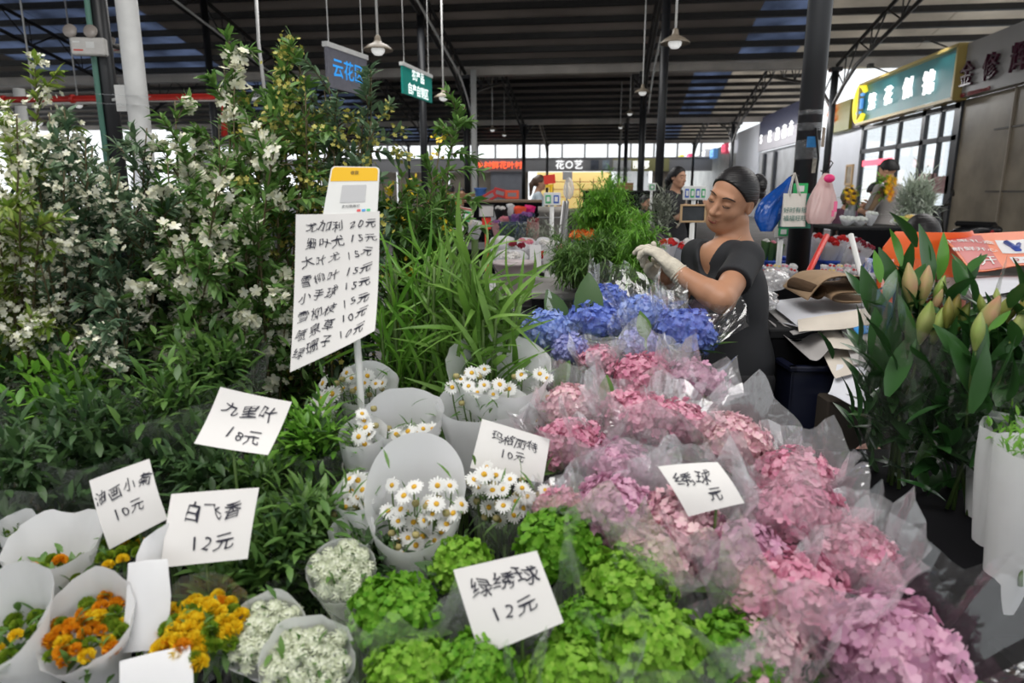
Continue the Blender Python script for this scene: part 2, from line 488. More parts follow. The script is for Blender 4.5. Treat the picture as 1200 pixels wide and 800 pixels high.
# papers stuck on the right pillar
def paper_on_pillar(px, py, w, h, mt, lab, name='notice', lift=.0):
    q = at(px, py, 3.6); a0 = math.atan2(q[1] - RP[1], q[0] - RP[0]); z = q[2]
    a0 = math.asin(max(-.95, min(.95, (px - 944) / 13.5)))
    P = []
    for i in range(7):
        row = []
        for j in range(4):
            s = (i / 6 - .5) * w; ang = a0 + s / (PR + .004); rr = PR + .004 + lift * (i / 6)
            loc = RP + rr * (math.sin(ang) * np.array([cy_, sy_, 0]) - math.cos(ang) * AHEAD)
            row.append((loc[0], loc[1], z + (j / 3 - .5) * h))
        P.append(row)
    mb = MB(); mb.grid(P); mb.grid(np.array(P)[::-1] * 1.0 + 0)
    return single(mb, name, mt, lab, 'notice')
paper_on_pillar(943, 166, .055, .055, mat('sticker_blue', (.03, .25, .6), .5), 'small blue sticker on the black pillar')
paper_on_pillar(957, 160, .03, .10, mat('peeling_paper', (.62, .52, .42), .8, noise=.3, nscale=25), 'peeling brownish strip of paper on edge of black pillar', lift=.02)
t_ = paper_on_pillar(950, 194, .05, .075, mat('meter_label', (.62, .58, .5), .7, noise=.5, nscale=45), 'stained square paper label on the black pillar above the white bag')
# wires dangling beside the pillar
mb = MB(); mb.tube([at(956, 150, 3.58), at(959, 185, 3.57), at(955, 215, 3.58), at(957, 240, 3.58)], .006, 6)
single(mb, 'wire', M_black, 'black wire hanging down the side of the big dark pillar', 'wire')
c = at(143, 115, 5.45); mb = MB(); mb.box(c, (.1, .012, .2), 0, VIEW); mb.bar(c, LP * np.array([1, 1, 0]) + np.array([0, 0, c[2]]), .02, .02)
single(mb, 'white_board', M_white, 'blank white panel between the dark post and the white drain pipe', 'panel')
# emergency lights on the left post
M_box = mat('emergency_box', (.62, .6, .57), .5, noise=.1); M_lampface = mat('lamp_lens', (.35, .31, .28), .3)
def emergency_light(px, py, d, s, lab):
    c = at(px, py, d); R = VIEW @ rotz(.12)
    th = thing('emergency_light', lab, 'emergency light', c)
    mb = MB(); mb.box(c, (.25 * s, .07 * s, .13 * s), 0, R, .01); mb.build('body', M_box, th)
    mb = MB(); mb.tube([c, np.array([LP[0], LP[1], c[2]])], .02, 8); mb.build('bracket', M_blacksteel, th)
    mb = MB(); mb.box(c + R @ np.array([.02, -.036, .01]) * s, (.06 * s, .002, .045 * s), 0, R); mb.box(c + R @ np.array([-.08, -.036, .03]) * s, (.05 * s, .002, .012 * s), 0, R); mb.build('sticker', M_white, th)
    mb = MB(); mb.box(c + R @ np.array([-.07, -.036, -.03]) * s, (.07 * s, .002, .012 * s), 0, R); mb.build('red_print', mat('print_red', (.6, .08, .06), .6), th)
    for sx in (-.12, .03):
        h = c + R @ np.array([sx, -.02, .11]) * s
        mb = MB(); mb.lathe([(.0, -.03 * s), (.035 * s, -.028 * s), (.052 * s, .0), (.05 * s, .012 * s), (0, .012 * s)], 16, h, R @ rotx(R_(75)) @ rotz(0)); mb.tube([h, c + R @ np.array([sx * .8, 0, .06]) * s], .012 * s, 6); mb.build('lamp_head', M_lampface, th)
emergency_light(105, 55, 5.35, 1.0, 'grey two-headed emergency light box on the dark post at left')
emergency_light(143, 57, 5.75, .55, 'small emergency light half hidden behind the white drain pipe')
# red sprinkler pipe
M_red = mat('red_paint', (.55, .03, .02), .45, noise=.2, nscale=8)
mb = MB(); a = at(-60, 118, 7.2); b = at(262, 113, 7.2)
mb.tube([a, b, at(263, 116, 7.2), at(263, 160, 7.2)], .032, 10)
for t in (.2, .45, .7, .98): mb.tube([a + (b - a) * (t - .006), a + (b - a) * (t + .006)], .045, 10)
single(mb, 'sprinkler_pipe', M_red, 'red sprinkler pipe running level across the left with a short drop', 'pipe')
mb = MB(); mb.tube([at(-60, 121, 7.5), at(60, 122, 7.5), at(160, 118, 7.5), at(330, 116, 7.5)], .018, 8)
single(mb, 'cable', M_white, 'white cable strung across the hall just under the red pipe', 'cable')

# ---- end wall with clerestory windows
YE = 55.0
zb_, zf, zw = atY(600, 201, YE)[2], atY(600, 186, YE)[2], atY(600, 169, YE)[2]
M_fascia = mat('grey_fascia', (.3, .29, .29), .6, noise=.12, nscale=.4)
mb = MB(); mb.box((-12, YE, (zb_ + zf) / 2), (44, .3, zf - zb_)); mb.box((-12, YE, zw + .3), (44, .25, .6)); mb.box((-12, YE - .05, zf + .02), (44, .35, .08))
for i in range(26): mb.box((-33 + i * 1.75, YE, (zf + zw) / 2), (.14, .2, zw - zf))
wf = struct(mb.build('wall_far', M_fascia))
M_shutter = mat('shop_panel', (.42, .36, .29), .6, noise=.2, nscale=.7)
mb = MB()
for i in range(9):
    x0 = -22 + i * 2.15
    if -3.4 > x0 > -6.4: continue
    mb.box((x0, YE + .3, zb_ / 2), (2.05, .1, zb_))
wf2 = struct(mb.build('wall_shopfront', M_shutter))
mb = MB(); xa, xb_ = atY(575, 215, YE)[0], atY(612, 215, YE)[0]
mb.box(((xa + xb_) / 2, YE + .1, zb_ / 2), (xb_ - xa, .1, zb_)); struct(mb.build('door_1', mat('roller_shutter', (.36, .37, .41), .5, noise=.1, nscale=3)))
# lit yellow shop
M_lit = mat('lit_shop_wall', (1.0, .74, .28), .6, emit=.5)  # wall emits by itself in place of lamplight inside the shop
xa, xb_ = atY(626, 215, YE)[0], atY(716, 215, YE)[0]
mb = MB(); mb.box(((xa + xb_) / 2, YE + 2.2, zb_ / 2), (xb_ - xa, .1, zb_))
th = single(mb, 'lit_back_wall', M_lit, 'glowing yellow back wall of the lit shop at the far end', 'lit wall')
mb = MB()
for z in (.9, 1.5, 2.1): mb.box(((xa + xb_) / 2, YE + 1.7, z), (xb_ - xa - .4, .35, .05))
for x in np.linspace(xa + .3, xb_ - .3, 6): mb.box((x, YE + 1.7, 1.2), (.06, .35, 2.4))
single(mb, 'display_shelf', mat('shelf_wood', (.25, .16, .07), .6), 'dark shelving inside the yellow lit shop at the far end', 'shelf')
xa, xb_ = atY(722, 215, YE)[0], atY(760, 215, YE)[0]
mb = MB(); mb.box(((xa + xb_) / 2, YE + .2, zb_ / 2), (xb_ - xa, .1, zb_)); struct(mb.build('window_1', mat('pale_glazing', (.85, .88, .9), .3, emit=.35)))
xa, xb_ = atY(764, 215, YE)[0], atY(800, 215, YE)[0]
mb = MB(); mb.box(((xa + xb_) / 2, YE + .2, zb_ / 2), (xb_ - xa, .1, zb_)); struct(mb.build('wall_tan', M_shutter))
# writing on the fascia
FR = np.stack([np.array([1., 0, 0]), UP, np.array([0, -1., 0])], 1)
def fascia_sign(text, px, py, hpx, mt, lab, cat='sign', bold=.0, board=None):
    bold = min(bold, .012)
    c = atY(px, py, YE - .22); s = hpx / FOC * YE * 1.05
    th = thing('shop_sign', lab, cat, c)
    if board:
        mb = MB(); mb.box(c + np.array([0, .04, 0]), (board[0] * YE / FOC, .05, board[1] * YE / FOC)); mb.build('board', board[2], th)
    lettering(text, s, FR, c, mt, th, bold=bold, depth=.02)
M_ledred = mat('led_red', (1.0, .12, .04), .5, emit=1.5); M_ledwhite = mat('led_white', (1, 1, 1), .5, emit=.9); M_ledgreen = mat('led_green', (.1, .8, .3), .5, emit=1)
fascia_sign('乡村鲜花叶村', 585, 193.5, 8.5, M_ledred, 'red lit lettering on the grey fascia at the far end')
fascia_sign('花○艺', 667, 193, 10, M_ledwhite, 'white lit lettering with round emblem on the far grey fascia', bold=.03)
fascia_sign('丽娜', 751, 193, 9, M_ledwhite, 'white letters on the olive board at the far end', bold=.03, board=(62, 14, mat('olive_board', (.33, .31, .13), .6)))
for px, w in ((697, 9), (710, 7.5)):
    c = atY(px, 193, YE - .2); th = thing('fascia_poster', 'small %s poster on the far grey fascia' % ('wider dark' if w == 9 else 'narrower pale blue'), 'poster', c)
    mb = MB(); mb.box(c, (w * YE / FOC, .04, 10 * YE / FOC)); mb.build('panel', mat('poster_%d' % px, (.12, .13, .16) if w == 9 else (.4, .48, .55), .5, noise=.5, nscale=3), th)
c = atY(729, 194, YE - .2); th = thing('fascia_poster', 'white banner with one line of small print on the far fascia', 'banner', c)
mb = MB(); mb.box(c, (20 * YE / FOC, .04, 12 * YE / FOC)); mb.build('panel', mat('banner_pale', (.55, .54, .53), .6), th)
lettering('市花卉交易区', .2, FR, c + np.array([0, -.05, -.28]), M_text, th)

# ---- shops along the right side (plane X = 8)
XS = 8.0
RR = np.stack([np.array([0, -1., 0]), UP, np.array([-1., 0, 0])], 1)
def onX(px, py): return atX(px, py, XS)
def wall_seg(name, px0, px1, z0, z1, mt, x=XS, t=.15):
    y0, y1 = atX(px0, 220, x)[1], atX(px1, 220, x)[1]
    mb = MB(); mb.box((x + t / 2, (y0 + y1) / 2, (z0 + z1) / 2), (t, abs(y1 - y0), z1 - z0)); return struct(mb.build(name, mt))
zs0, zs1 = onX(1107, 123)[2], onX(1107, 67)[2]        # sign bottom, top
M_tile = mat('brown_tin', (.3, .25, .18), .38, noise=.4, nscale=1.4, bump=.15)
M_seam = mat('tin_seam', (.4, .35, .28), .5)
wr = wall_seg('wall_right', 1117, 1330, 0, zs0, M_tile)
for px in (1175, 1240):
    y = atX(px, 220, XS)[1]; mb = MB(); mb.box((XS - .02, y, zs0 / 2), (.04, .03, zs0)); mb.build('seam', M_seam, wr)
for z in (1.35, 2.6):
    mb = MB(); mb.box((XS - .01, 13.4, z), (.03, 5.0, .035)); mb.build('rail', mat('rail_dark', (.08, .07, .06), .5), wr)
M_silver = mat('silver_board', (.33, .32, .31), .42, noise=.15, nscale=.6)
def side_sign(pxa, pxb, z0, z1, mt, lab, x=XS - .25, edge=None):
    y0, y1 = atX(pxa, 220, x)[1], atX(pxb, 220, x)[1]
    c = np.array([x, (y0 + y1) / 2, (z0 + z1) / 2]); th = thing('shop_sign', lab, 'shop sign', c)
    mb = MB(); mb.box(c + np.array([.12, 0, 0]), (.24, abs(y1 - y0), z1 - z0)); mb.build('board', mt, th)
    if edge:
        mb = MB(); L_, H_ = abs(y1 - y0), z1 - z0
        for dz in (-H_ / 2, H_ / 2): mb.box(c + np.array([.0, 0, dz]), (.3, L_ + .1, .07))
        for dy in (-L_ / 2, L_ / 2): mb.box(c + np.array([0, dy, 0]), (.3, .07, H_))
        mb.build('frame', edge, th)
    return th, c, abs(y1 - y0), z1 - z0
def side_text(th, text, px, py, hpx, mt, bold=.0, depth=.04, x=XS - .28, **k):
    bold = min(bold, .008); depth = min(depth, .03)
    c = atX(px, py, x); s = hpx / FOC * c[1] * 1.0
    return lettering(text, s, RR, c, mt, th, bold=bold, depth=depth, **k)
M_maroon = mat('maroon_letter', (.07, .012, .03), .25)
th, c, L_, H_ = side_sign(1112, 1330, zs0, zs1, M_silver, 'silver shop sign with raised maroon characters at upper right')
for ch, px, py, h in (('金', 1133, 87, 27), ('修', 1161, 78, 29), ('辉', 1195, 66, 32)): side_text(th, ch, px, py, h, M_maroon, name='raised_character', depth=.03, x=XS - .31)
side_text(th, '地址 : 鲜花卉交易区C111号', 1142, 108, 4.6, mat('small_red_print', (.3, .02, .02), .5), bold=.01, depth=.01)
M_teal = mat('teal_board', (.02, .2, .22), .4, noise=.2, nscale=1)
th, c, L_, H_ = side_sign(1001, 1109, zs0, zs1, M_teal, 'dark teal shop sign with white characters and yellow ring emblem', edge=mat('gold_edge', (.5, .38, .12), .4))
for ch, px, py, h in (('繁', 1022, 119, 18), ('花', 1041, 112, 20), ('似', 1064, 103, 23), ('锦', 1088, 97, 26)): side_text(th, ch, px, py, h, M_ledwhite, name='raised_character', bold=.03, depth=.06, x=XS - .34)
side_text(th, '欢迎光临 鲜花绿植', 1083, 125, 5, M_ledwhite, name='small_lettering', bold=.015, depth=.01)
ce = atX(1008, 122, XS - .33); mb = MB(); A = np.linspace(.7, 5.6, 24); r_ = .42
mb.tube([ce + np.array([0, -r_ * math.cos(t), 1.25 * r_ * math.sin(t)]) for t in A], .075, 8); mb.build('ring_emblem', mat('emblem_yellow', (.9, .75, .05), .5, emit=.8), th)
mb = MB(); mb.box(ce + np.array([0, -.1, .0]), (.06, .16, .3)); mb.box(ce + np.array([0, -.1, .26]), (.06, .3, .08)); mb.box(ce + np.array([0, .05, -.25]), (.06, .3, .08)); mb.build('emblem_strokes', mat('emblem_blue', (.1, .3, .7), .5, emit=.6), th)
# spot lamps washing the teal sign
for px in (1082, 1020):
    q = atX(px, 76, XS - .8); q[2] = zs1 + .25
    th2 = thing('sign_lamp', 'small spot lamp over the teal sign, %s end' % ('silver sign' if px == 1082 else 'red flower sign'), 'lamp', q)
    mb = MB(); mb.tube([q, q + np.array([.62, 0, -.24]), q + np.array([.66, 0, -.36])], .02, 6); mb.box(q, (.12, .2, .1)); mb.build('lamp_body', M_blacksteel, th2)
    d_ = bpy.data.lights.new('sign_spot', 'SPOT'); d_.energy = 14; d_.spot_size = R_(95); d_.shadow_soft_size = .05
    lo = bpy.data.objects.new('sign_spot', d_); COL.objects.link(lo); lo.location = q + np.array([-.05, 0, -.08]); lo.rotation_euler = Vector((.55, 0, -.8)).to_track_quat('-Z', 'Y').to_euler()
th, c, L_, H_ = side_sign(962, 987, zs0 - .05, zs1 - .25, mat('olive_sign', (.2, .19, .02), .45, noise=.2), 'olive green shop sign with one red lit character')
side_text(th, '花', 973.5, 131, 24, M_ledred, name='raised_character', bold=.02, depth=.05, x=XS - .34)
wall_seg('trim_1', 988, 1000, zs0 - .05, zs1 - .3, mat('dark_slot', (.06, .045, .05), .5), XS - .15)
M_whitewall = mat('shop_white', (.74, .76, .82), .5, noise=.06, nscale=1)
wall_seg('wall_white', 957, 1004, 0, zs0 - .05, M_whitewall)
# glass shopfront under the teal sign
y0, y1 = atX(1005, 220, XS)[1], atX(1115, 220, XS)[1]
M_frame = mat('dark_alu', (.045, .05, .06), .35)
mb = MB(); ya, yb = min(y0, y1), max(y0, y1); zt_ = zs0 - .35
for px, w in ((1006, .16), (1028, .07), (1047, .08), (1075, .2), (1094, .08), (1113, .3)): mb.box((XS, atX(px, 220, XS)[1], zs0 / 2), (.1, w, zs0))
for z in (.05, zs0 - .8, zs0 - .1): mb.box((XS, (ya + yb) / 2, z), (.1, yb - ya, .12))
wd = struct(mb.build('window_2', M_frame))
mb = MB(); mb.box((XS + .02, (ya + yb) / 2, zs0 / 2), (.01, yb - ya, zs0)); mb.build('pane', M_glass, wd)
M_inside = mat('shop_inside_glow', (.62, .72, .85), .6, emit=.3)  # interior light put into this wall as a glow
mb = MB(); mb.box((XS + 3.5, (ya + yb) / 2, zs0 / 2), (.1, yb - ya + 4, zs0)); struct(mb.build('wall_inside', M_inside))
mb = MB(); mb.box((XS - .04, ya + .2 * (yb - ya), 1.55), (.02, .9, .45)); mb.box((XS - .04, ya + .07 * (yb - ya), 1.5), (.02, .7, .4)); single(mb, 'door_poster', mat('pink_poster', (.5, .28, .28), .6, noise=.3, nscale=8), 'faded pink strip stuck along the dark framed glass doors', 'poster')
c = atX(1035, 190, XS - .05); mb = MB()
for px, w in ((1027, 2.2),):
    q = atX(px, 190, XS - .06); mb.box(q, (.02, w, .16))
single(mb, 'door_sign', mat('red_neon', (1, .1, .15), .5, emit=1.6), 'red lit strip on the glass shopfront under the teal sign', 'sign')
# further dark blue sign
M_navy = mat('navy_board', (.035, .04, .09), .4)
th, c, L_, H_ = side_sign(885, 934, onX(885, 176)[2] + .55, onX(885, 152)[2] + .35, M_navy, 'dark blue shop sign with white characters behind the black pillar')
for ch, px, py, h in (('5', 892, 163, 13), ('花', 902, 160, 13), ('茂', 911, 157, 14), ('喜', 919, 154, 15), ('卉', 927, 150, 16)): side_text(th, ch, px, py, h, M_ledwhite, name='raised_character', bold=.035, depth=.05, x=XS - .34)
wall_seg('trim_2', 885, 940, onX(885, 180)[2], onX(885, 176)[2] + .55, mat('pale_band', (.5, .48, .52), .5), XS - .2)
wall_seg('wall_pale', 885, 960, 0, onX(885, 180)[2], mat('shop_pale', (.55, .56, .58), .5, noise=.2, nscale=1.5), XS + .1)
mb = MB(); 
for px in (893, 905, 931): 
    y = atX(px, 220, XS)[1]; mb.box((XS, y, 1.6), (.12, .3, 3.2))
struct(mb.build('window_3', M_frame))
wall_seg('wall_white_2', 860, 886, 0, onX(872, 152)[2], M_whitewall, XS + .05)
wall_seg('wall_far_shops', 786, 862, 0, 4.4, mat('far_shop', (.5, .5, .48), .5, noise=.3, nscale=.8), XS + .1)
for px, py, w, h, col, lab in ((857, 172, 6, 13, (.95, .95, 1), 'white lit shop sign furthest along the right row'), (848, 174, 9, 10, (1, .1, .2), 'red lit shop sign in the far right row'),
                               (834, 180, 8, 10, (.2, .5, 1), 'blue white lit shop sign in the far right row'), (824, 182, 9, 12, (.85, .85, .9), 'pale lit shop sign in the far right row'),
                               (806, 186, 6, 10, (1, .1, .25), 'small red lit sign before the far corner'), (796, 187, 7, 9, (1, .9, .1), 'yellow lit sign at the far corner of the shops')):
    q = atX(px, py, XS - .2); th = thing('shop_sign', lab, 'shop sign', q)
    yy = q[1]; sc = yy / FOC
    mb = MB(); mb.box(q + np.array([.18, 0, 0]), (.36, w * sc * 3.4, h * sc)); mb.build('board', mat('lit_board_%d' % px, tuple(v * .5 for v in col), .5, emit=.5), th)
    lettering('花艺', h * sc * .75, RR @ np.diag([1.6, 1, 1]), q + np.array([-.03, 0, 0]), mat('lit_letter_%d' % px, col, .5, emit=1.6), th, bold=.02)
# ---- hanging signs
def hang_sign(px, py, d, w, h, yaw, mt, rows, tm, lab, rod=None, size=.3, wide=None):
    c = at(px, py, d); R = VIEW @ rotz(yaw); s = d / FOC
    th = thing('hanging_sign', lab, 'hanging sign', c)
    W_, H_ = wide or w * s, h * s
    mb = MB(); mb.box(c, (W_, .03, H_), 0, R); mb.build('panel', mt, th)
    mb = MB(); mb.box(c + R @ np.array([0, 0, H_ / 2]), (W_ + .03, .06, .05), 0, R); mb.build('top_rail', M_white, th)
    RT = R @ np.stack([[1., 0, 0], [0, 0, 1.], [0, -1., 0]], 1)
    lettering(rows, size * H_, RT, c - R @ np.array([0, .02, 0]), tm, th, bold=.02)
    for sx in (-.42, .42):
        a = c + R @ np.array([sx * W_, 0, H_ / 2]); top = np.array([a[0], a[1], roof_z(a[1]) - .1])
        mb = MB(); mb.tube([a, top], .006 if rod is None else rod, 8); mb.build('hanger', M_white, th)
hang_sign(407, 84, 7.35, 30, 45, R_(71), mat('smoke_panel', (.2, .2, .24), .4, noise=.15), '云花区', mat('sign_blue', (.03, .33, .85), .5, emit=.5), 'grey hanging sign with three blue characters', size=.5, wide=.78)
hang_sign(489, 99, 10.1, 21, 31, R_(76), mat('sign_green', (.0, .33, .27), .5), '农产品\n自产自销区', M_ledwhite, 'green hanging sign with two lines of white characters', size=.42, wide=1.15)
# exit sign
c = at(312, 112, 8.0); th = thing('exit_sign', 'small dark exit sign with running figure hanging at left', 'exit sign', c)
mb = MB(); mb.box(c, (.3, .03, .13), 0, VIEW); mb.build('panel', mat('exit_panel', (.06, .07, .065), .4), th)
mb = MB()
for dx, dz, w, h in ((0, .062, .3, .008), (0, -.062, .3, .008), (-.147, 0, .008, .13), (.147, 0, .008, .13)): mb.box(c + VIEW @ np.array([dx, -.012, dz]), (w, .03, h), 0, VIEW)
mb.build('frame', mat('exit_frame', (.45, .42, .36), .4), th)
VT = VIEW @ np.stack([[1., 0, 0], [0, 0, 1.], [0, -1., 0]], 1)
M_dim = mat('exit_print', (.6, .6, .58), .5)
lettering('安全', .045, VT, c + VIEW @ np.array([-.1, -.018, 0]), M_dim, th); lettering('EXIT', .045, VT, c + VIEW @ np.array([.095, -.018, 0]), M_dim, th)
mb = MB()
for a, b in (((-.0, .028), (.0, .0)), ((0, 0), (.018, -.03)), ((0, 0), (-.02, -.022)), ((0, .018), (.022, .01)), ((0, .018), (-.02, .012))):
    mb.bar(c + VIEW @ np.array([a[0], -.017, a[1]]), c + VIEW @ np.array([b[0], -.017, b[1]]), .008, .003)
mb.lathe([(0, -.002), (.008, 0), (0, .002)], 8, c + VIEW @ np.array([.002, -.017, .038]), VIEW @ rotx(R_(90))); mb.build('running_figure', M_dim, th)
for sx in (-.02,):
    a = at(310, 107, 8.0); mb = MB(); mb.tube([a, at(303, 50, 8.0), at(298, -40, 8.0)], .02, 8); mb.build('hanger', M_white, th)
# ---- pendant lamps
M_shade = mat('lamp_shade_metal', (.3, .25, .19), .4, noise=.2); M_bulb = mat('lamp_bulb', (.95, .95, .92), .3, emit=.35)
def pendant(px, py, d, lab, s=1.0):
    c = at(px, py, d); th = thing('pendant_lamp', lab, 'pendant lamp', c, 'pendant lamps under the market roof')
    mb = MB(); mb.lathe([(.02, .17), (.034, .15), (.04, .11), (.05, .085), (.12, .05), (.185, .0), (.185, -.014), (.12, .03), (.03, .06)], 22, c, np.eye(3) * s); mb.build('shade', M_shade, th)
    mb = MB(); mb.lathe([(.0, -.075), (.05, -.065), (.08, -.03), (.085, 0), (.06, .035), (.03, .06)], 16, c, np.eye(3) * s); mb.build('bulb', M_bulb, th)
    mb = MB(); mb.tube([c + UP * .16 * s, (c[0], c[1], roof_z(c[1]) + .045)], .016, 6); mb.build('rod', M_white, th)
for px, py, d, lab in ((443, 58, 8.6, 'pendant lamp beside the grey blue-lettered hanging sign'), (791, 50, 8.6, 'large pendant lamp just right of the tall thin post'),
                       (519.5, 114, 13.5, 'pendant lamp just right of the green hanging sign'), (753, 108, 15, 'pendant lamp between the two dark central posts'),
                       (738, 133, 24, 'small far pendant lamp left of the banded post'), (727, 149, 30, 'tiny far pendant lamp beside the thin central post'),
                       (44, 143, 13, 'pendant lamp hanging above the white flowering branches'), (92, 123, 16, 'small pendant lamp left of the dark post under the red pipe'),
                       (577, 152, 26, 'small far pendant lamp right of the white rain pipe'), (591, 158, 32, 'tiny far pendant lamp above the red lit lettering'), (555, 136, 22, 'small pendant lamp close to the post left of the rain pipe')):
    pendant(px, py, d, lab)
# beam stub and white thing at far left
mb = MB(); mb.tube([(at(22, 160, 9)[0], at(22, 160, 9)[1], 0), tuple(at(22, 104, 9))], .07, 10)
single(mb, 'plain_post', M_white, 'short pale post at the far left behind the flowering branches', 'post')
# =================================================================== THE FLOWER STALL
def D_row(py): return float(np.interp(py, [340, 360, 420, 500, 600, 700, 800], [1.78, 1.7, 1.5, 1.25, 1.05, .92, .82]))
# tiered stand under the flowers (local: right, away from the camera)
def W(u, v, z): return np.array([0, 0, 0]) + u * RIGHT + v * AHEAD + z * UP
TIERS = [(.42, .86, .36), (.86, 1.24, .46), (1.24, 1.86, .56)]
def stand_z(p):
    v = float(np.asarray(p)[:3] @ AHEAD)
    for a, b, z in TIERS:
        if v < b: return z
    return TIERS[-1][2]
M_cloth = mat('black_cloth', (.006, .006, .007), .9, spec=.05)
th = thing('display_stand', 'black stepped display stand hidden beneath the bouquets', 'display stand', W(-.4, 1.1, 0))
for i, (a, b, z) in enumerate(TIERS):
    mb = MB(); mb.box(W(-.56, (a + b) / 2, z / 2), (2.3, b - a, z), 0, VIEW, .01); mb.build('step', M_cloth, th)

# ---- materials of plants
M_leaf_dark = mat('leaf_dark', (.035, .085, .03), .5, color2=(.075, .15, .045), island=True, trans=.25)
M_leaf_mid = mat('leaf_mid', (.07, .17, .035), .5, color2=(.15, .28, .06), island=True, trans=.3)
M_leaf_blue = mat('leaf_grey_green', (.07, .14, .08), .55, color2=(.15, .23, .12), island=True, trans=.25)
M_leaf_yel = mat('leaf_yellow_green', (.14, .25, .03), .5, color2=(.3, .38, .07), island=True, trans=.35)
M_leaf_bright = mat('leaf_bright', (.11, .3, .03), .45, color2=(.22, .45, .06), island=True, trans=.35)
M_stem = mat('stem_green', (.08, .14, .03), .6); M_twig = mat('twig_brown', (.09, .07, .03), .7)
M_blossom = mat('blossom_cream', (.72, .70, .5), .6, color2=(.8, .8, .7), island=True, trans=.2)
M_yellowtip = mat('yellow_blossom', (.5, .42, .08), .6, color2=(.38, .4, .1), island=True, trans=.2)
def petals_mat(name, a, b): return mat(name, a, .55, color2=b, island=True, trans=.3, spec=.25)
PINKS = [petals_mat('petal_pink', (.74, .3, .44), (.84, .52, .6)), petals_mat('petal_rose', (.66, .24, .37), (.8, .45, .55)), petals_mat('petal_mauve', (.6, .3, .46), (.78, .5, .62)), petals_mat('petal_palepink', (.8, .46, .56), (.86, .66, .66))]
BLUES = [petals_mat('petal_blue', (.14, .22, .68), (.27, .36, .8)), petals_mat('petal_skyblue', (.24, .36, .78), (.4, .5, .85)), petals_mat('petal_lilacblue', (.34, .38, .75), (.5, .5, .82))]
GREENS = [petals_mat('petal_green', (.09, .28, .012), (.2, .42, .04)), petals_mat('petal_lime', (.16, .38, .022), (.3, .52, .07))]
M_filmA = film('cellophane', (1, 1, 1), .03, .18, .08, 9, .45)
M_filmB = film('cellophane_hazy', (1, .985, 1), .25, .22, .09, 11, .6)
M_filmG = film('cellophane_dull', (.97, .99, .97), .1, .08, .2, 14, .5)
M_paper = mat('white_tissue', (.9, .9, .91), .7, trans=.3, noise=.06, nscale=10, bump=.1)
M_paper2 = mat('white_wrap_film', (.92, .92, .94), .35, trans=.3, noise=.04, nscale=8)

def wobble(rng, n_ang, n_row, amp):
    """smooth crumple field for a rolled sheet"""
    a = np.linspace(0, 2 * np.pi, n_ang)[None]; z = np.linspace(0, 1, n_row)[:, None]; o = 0
    for k in (2, 3, 5, 8, 13, 19):
        o = o + rng.normal() * np.sin(k * a + rng.uniform(0, 6.3) + z * rng.normal() * 4) / k ** .55
    return amp * o
def cone_sheet(c, axis, r, h, rng, back=.0, ragged=.15, crumple=.06, r0=.35, front=None, n=44, rows=9, gap=0.0, spikes=0, flare=0.0):
    """rolled sheet: mouth centre c, opening along axis; the rim on the far side stands higher by `back`"""
    R = frame(axis, -AHEAD)                       # columns: x side, y up-ish, z axis
    toward = unit(-AHEAD - axis * (-AHEAD @ axis))   # direction in mouth plane facing the camera
    side = np.cross(axis, toward)
    ang = np.linspace(gap, 2 * np.pi - gap, n)
    wob = wobble(rng, n, rows, crumple)
    top = np.zeros(n)
    for k in (1, 2, 3, 5, 7): top += rng.normal() * np.sin(k * ang + rng.uniform(0, 6.3)) / k * ragged * .5
    if spikes:
        for q in range(spikes):
            a0 = rng.uniform(0, 2 * np.pi); wdt = rng.uniform(.25, .5); hgt = rng.uniform(.25, .7)
            dd = np.abs((ang - a0 + np.pi) % (2 * np.pi) - np.pi)
            top += hgt * np.clip(1 - dd / wdt, 0, 1)
    top = top * r + back * (-np.cos(ang)) * .5 + back * .5 * 0
    P = np.zeros((rows, n, 3)); t = np.linspace(0, 1, rows)
    for i in range(rows):
        rr = r * (r0 + (1 - r0) * t[i] ** .85 + flare * t[i] ** 4) * (1 + wob[i] * t[i] ** .5)
        hh = -h * (1 - t[i]) + top * t[i] ** 2
        P[i] = c + rr[:, None] * (np.cos(ang)[:, None] * toward + np.sin(ang)[:, None] * side) + hh[:, None] * axis
    return P
def sheet_two_sided(mb, P, smooth=True): mb.grid(P, 0, smooth); return mb
def axis_of(tx=0., ty=0.):
    """nearly upright axis leaning tx to the right, ty away from the camera"""
    return unit(UP + tx * RIGHT + ty * AHEAD)

def ball_points(rng, N, lo=-.45):
    i = np.arange(N) + .5
    z = 1 - i / N * (1 - lo); th_ = i * 2.399963 + rng.uniform(0, 6)
    rr = np.sqrt(np.clip(1 - z * z, 0, 1))
    return np.stack([rr * np.cos(th_), rr * np.sin(th_), z], 1)
def leaf_mb(base, direction, length, tpl=LEAF_WIDE, normal=UP, bend=None):
    R = frame(direction, normal)
    # template normal is +y: make it point to `normal`
    mb = MB(); mb.scatter(tpl, [base], R[None], length); return mb

def stems_down(th, c, axis, r, rng, k=4, mt=None, zfloor=None, spread=.35):
    mb = MB()
    for i in range(k):
        o = r * spread * np.array([rng.normal(), rng.normal(), 0]) * .6
        a = c + o * .8 - axis * .02
        zf = stand_z(a) if zfloor is None else zfloor
        b = np.array([a[0], a[1], 0]) - np.array([axis[0], axis[1], 0]) * (a[2] - zf) * .25 + o * .3; b[2] = zf
        mb.tube(bez(a, a - axis * .12, b, 6), .0038, 6)
    return mb.build('stem', mt or M_stem, th)

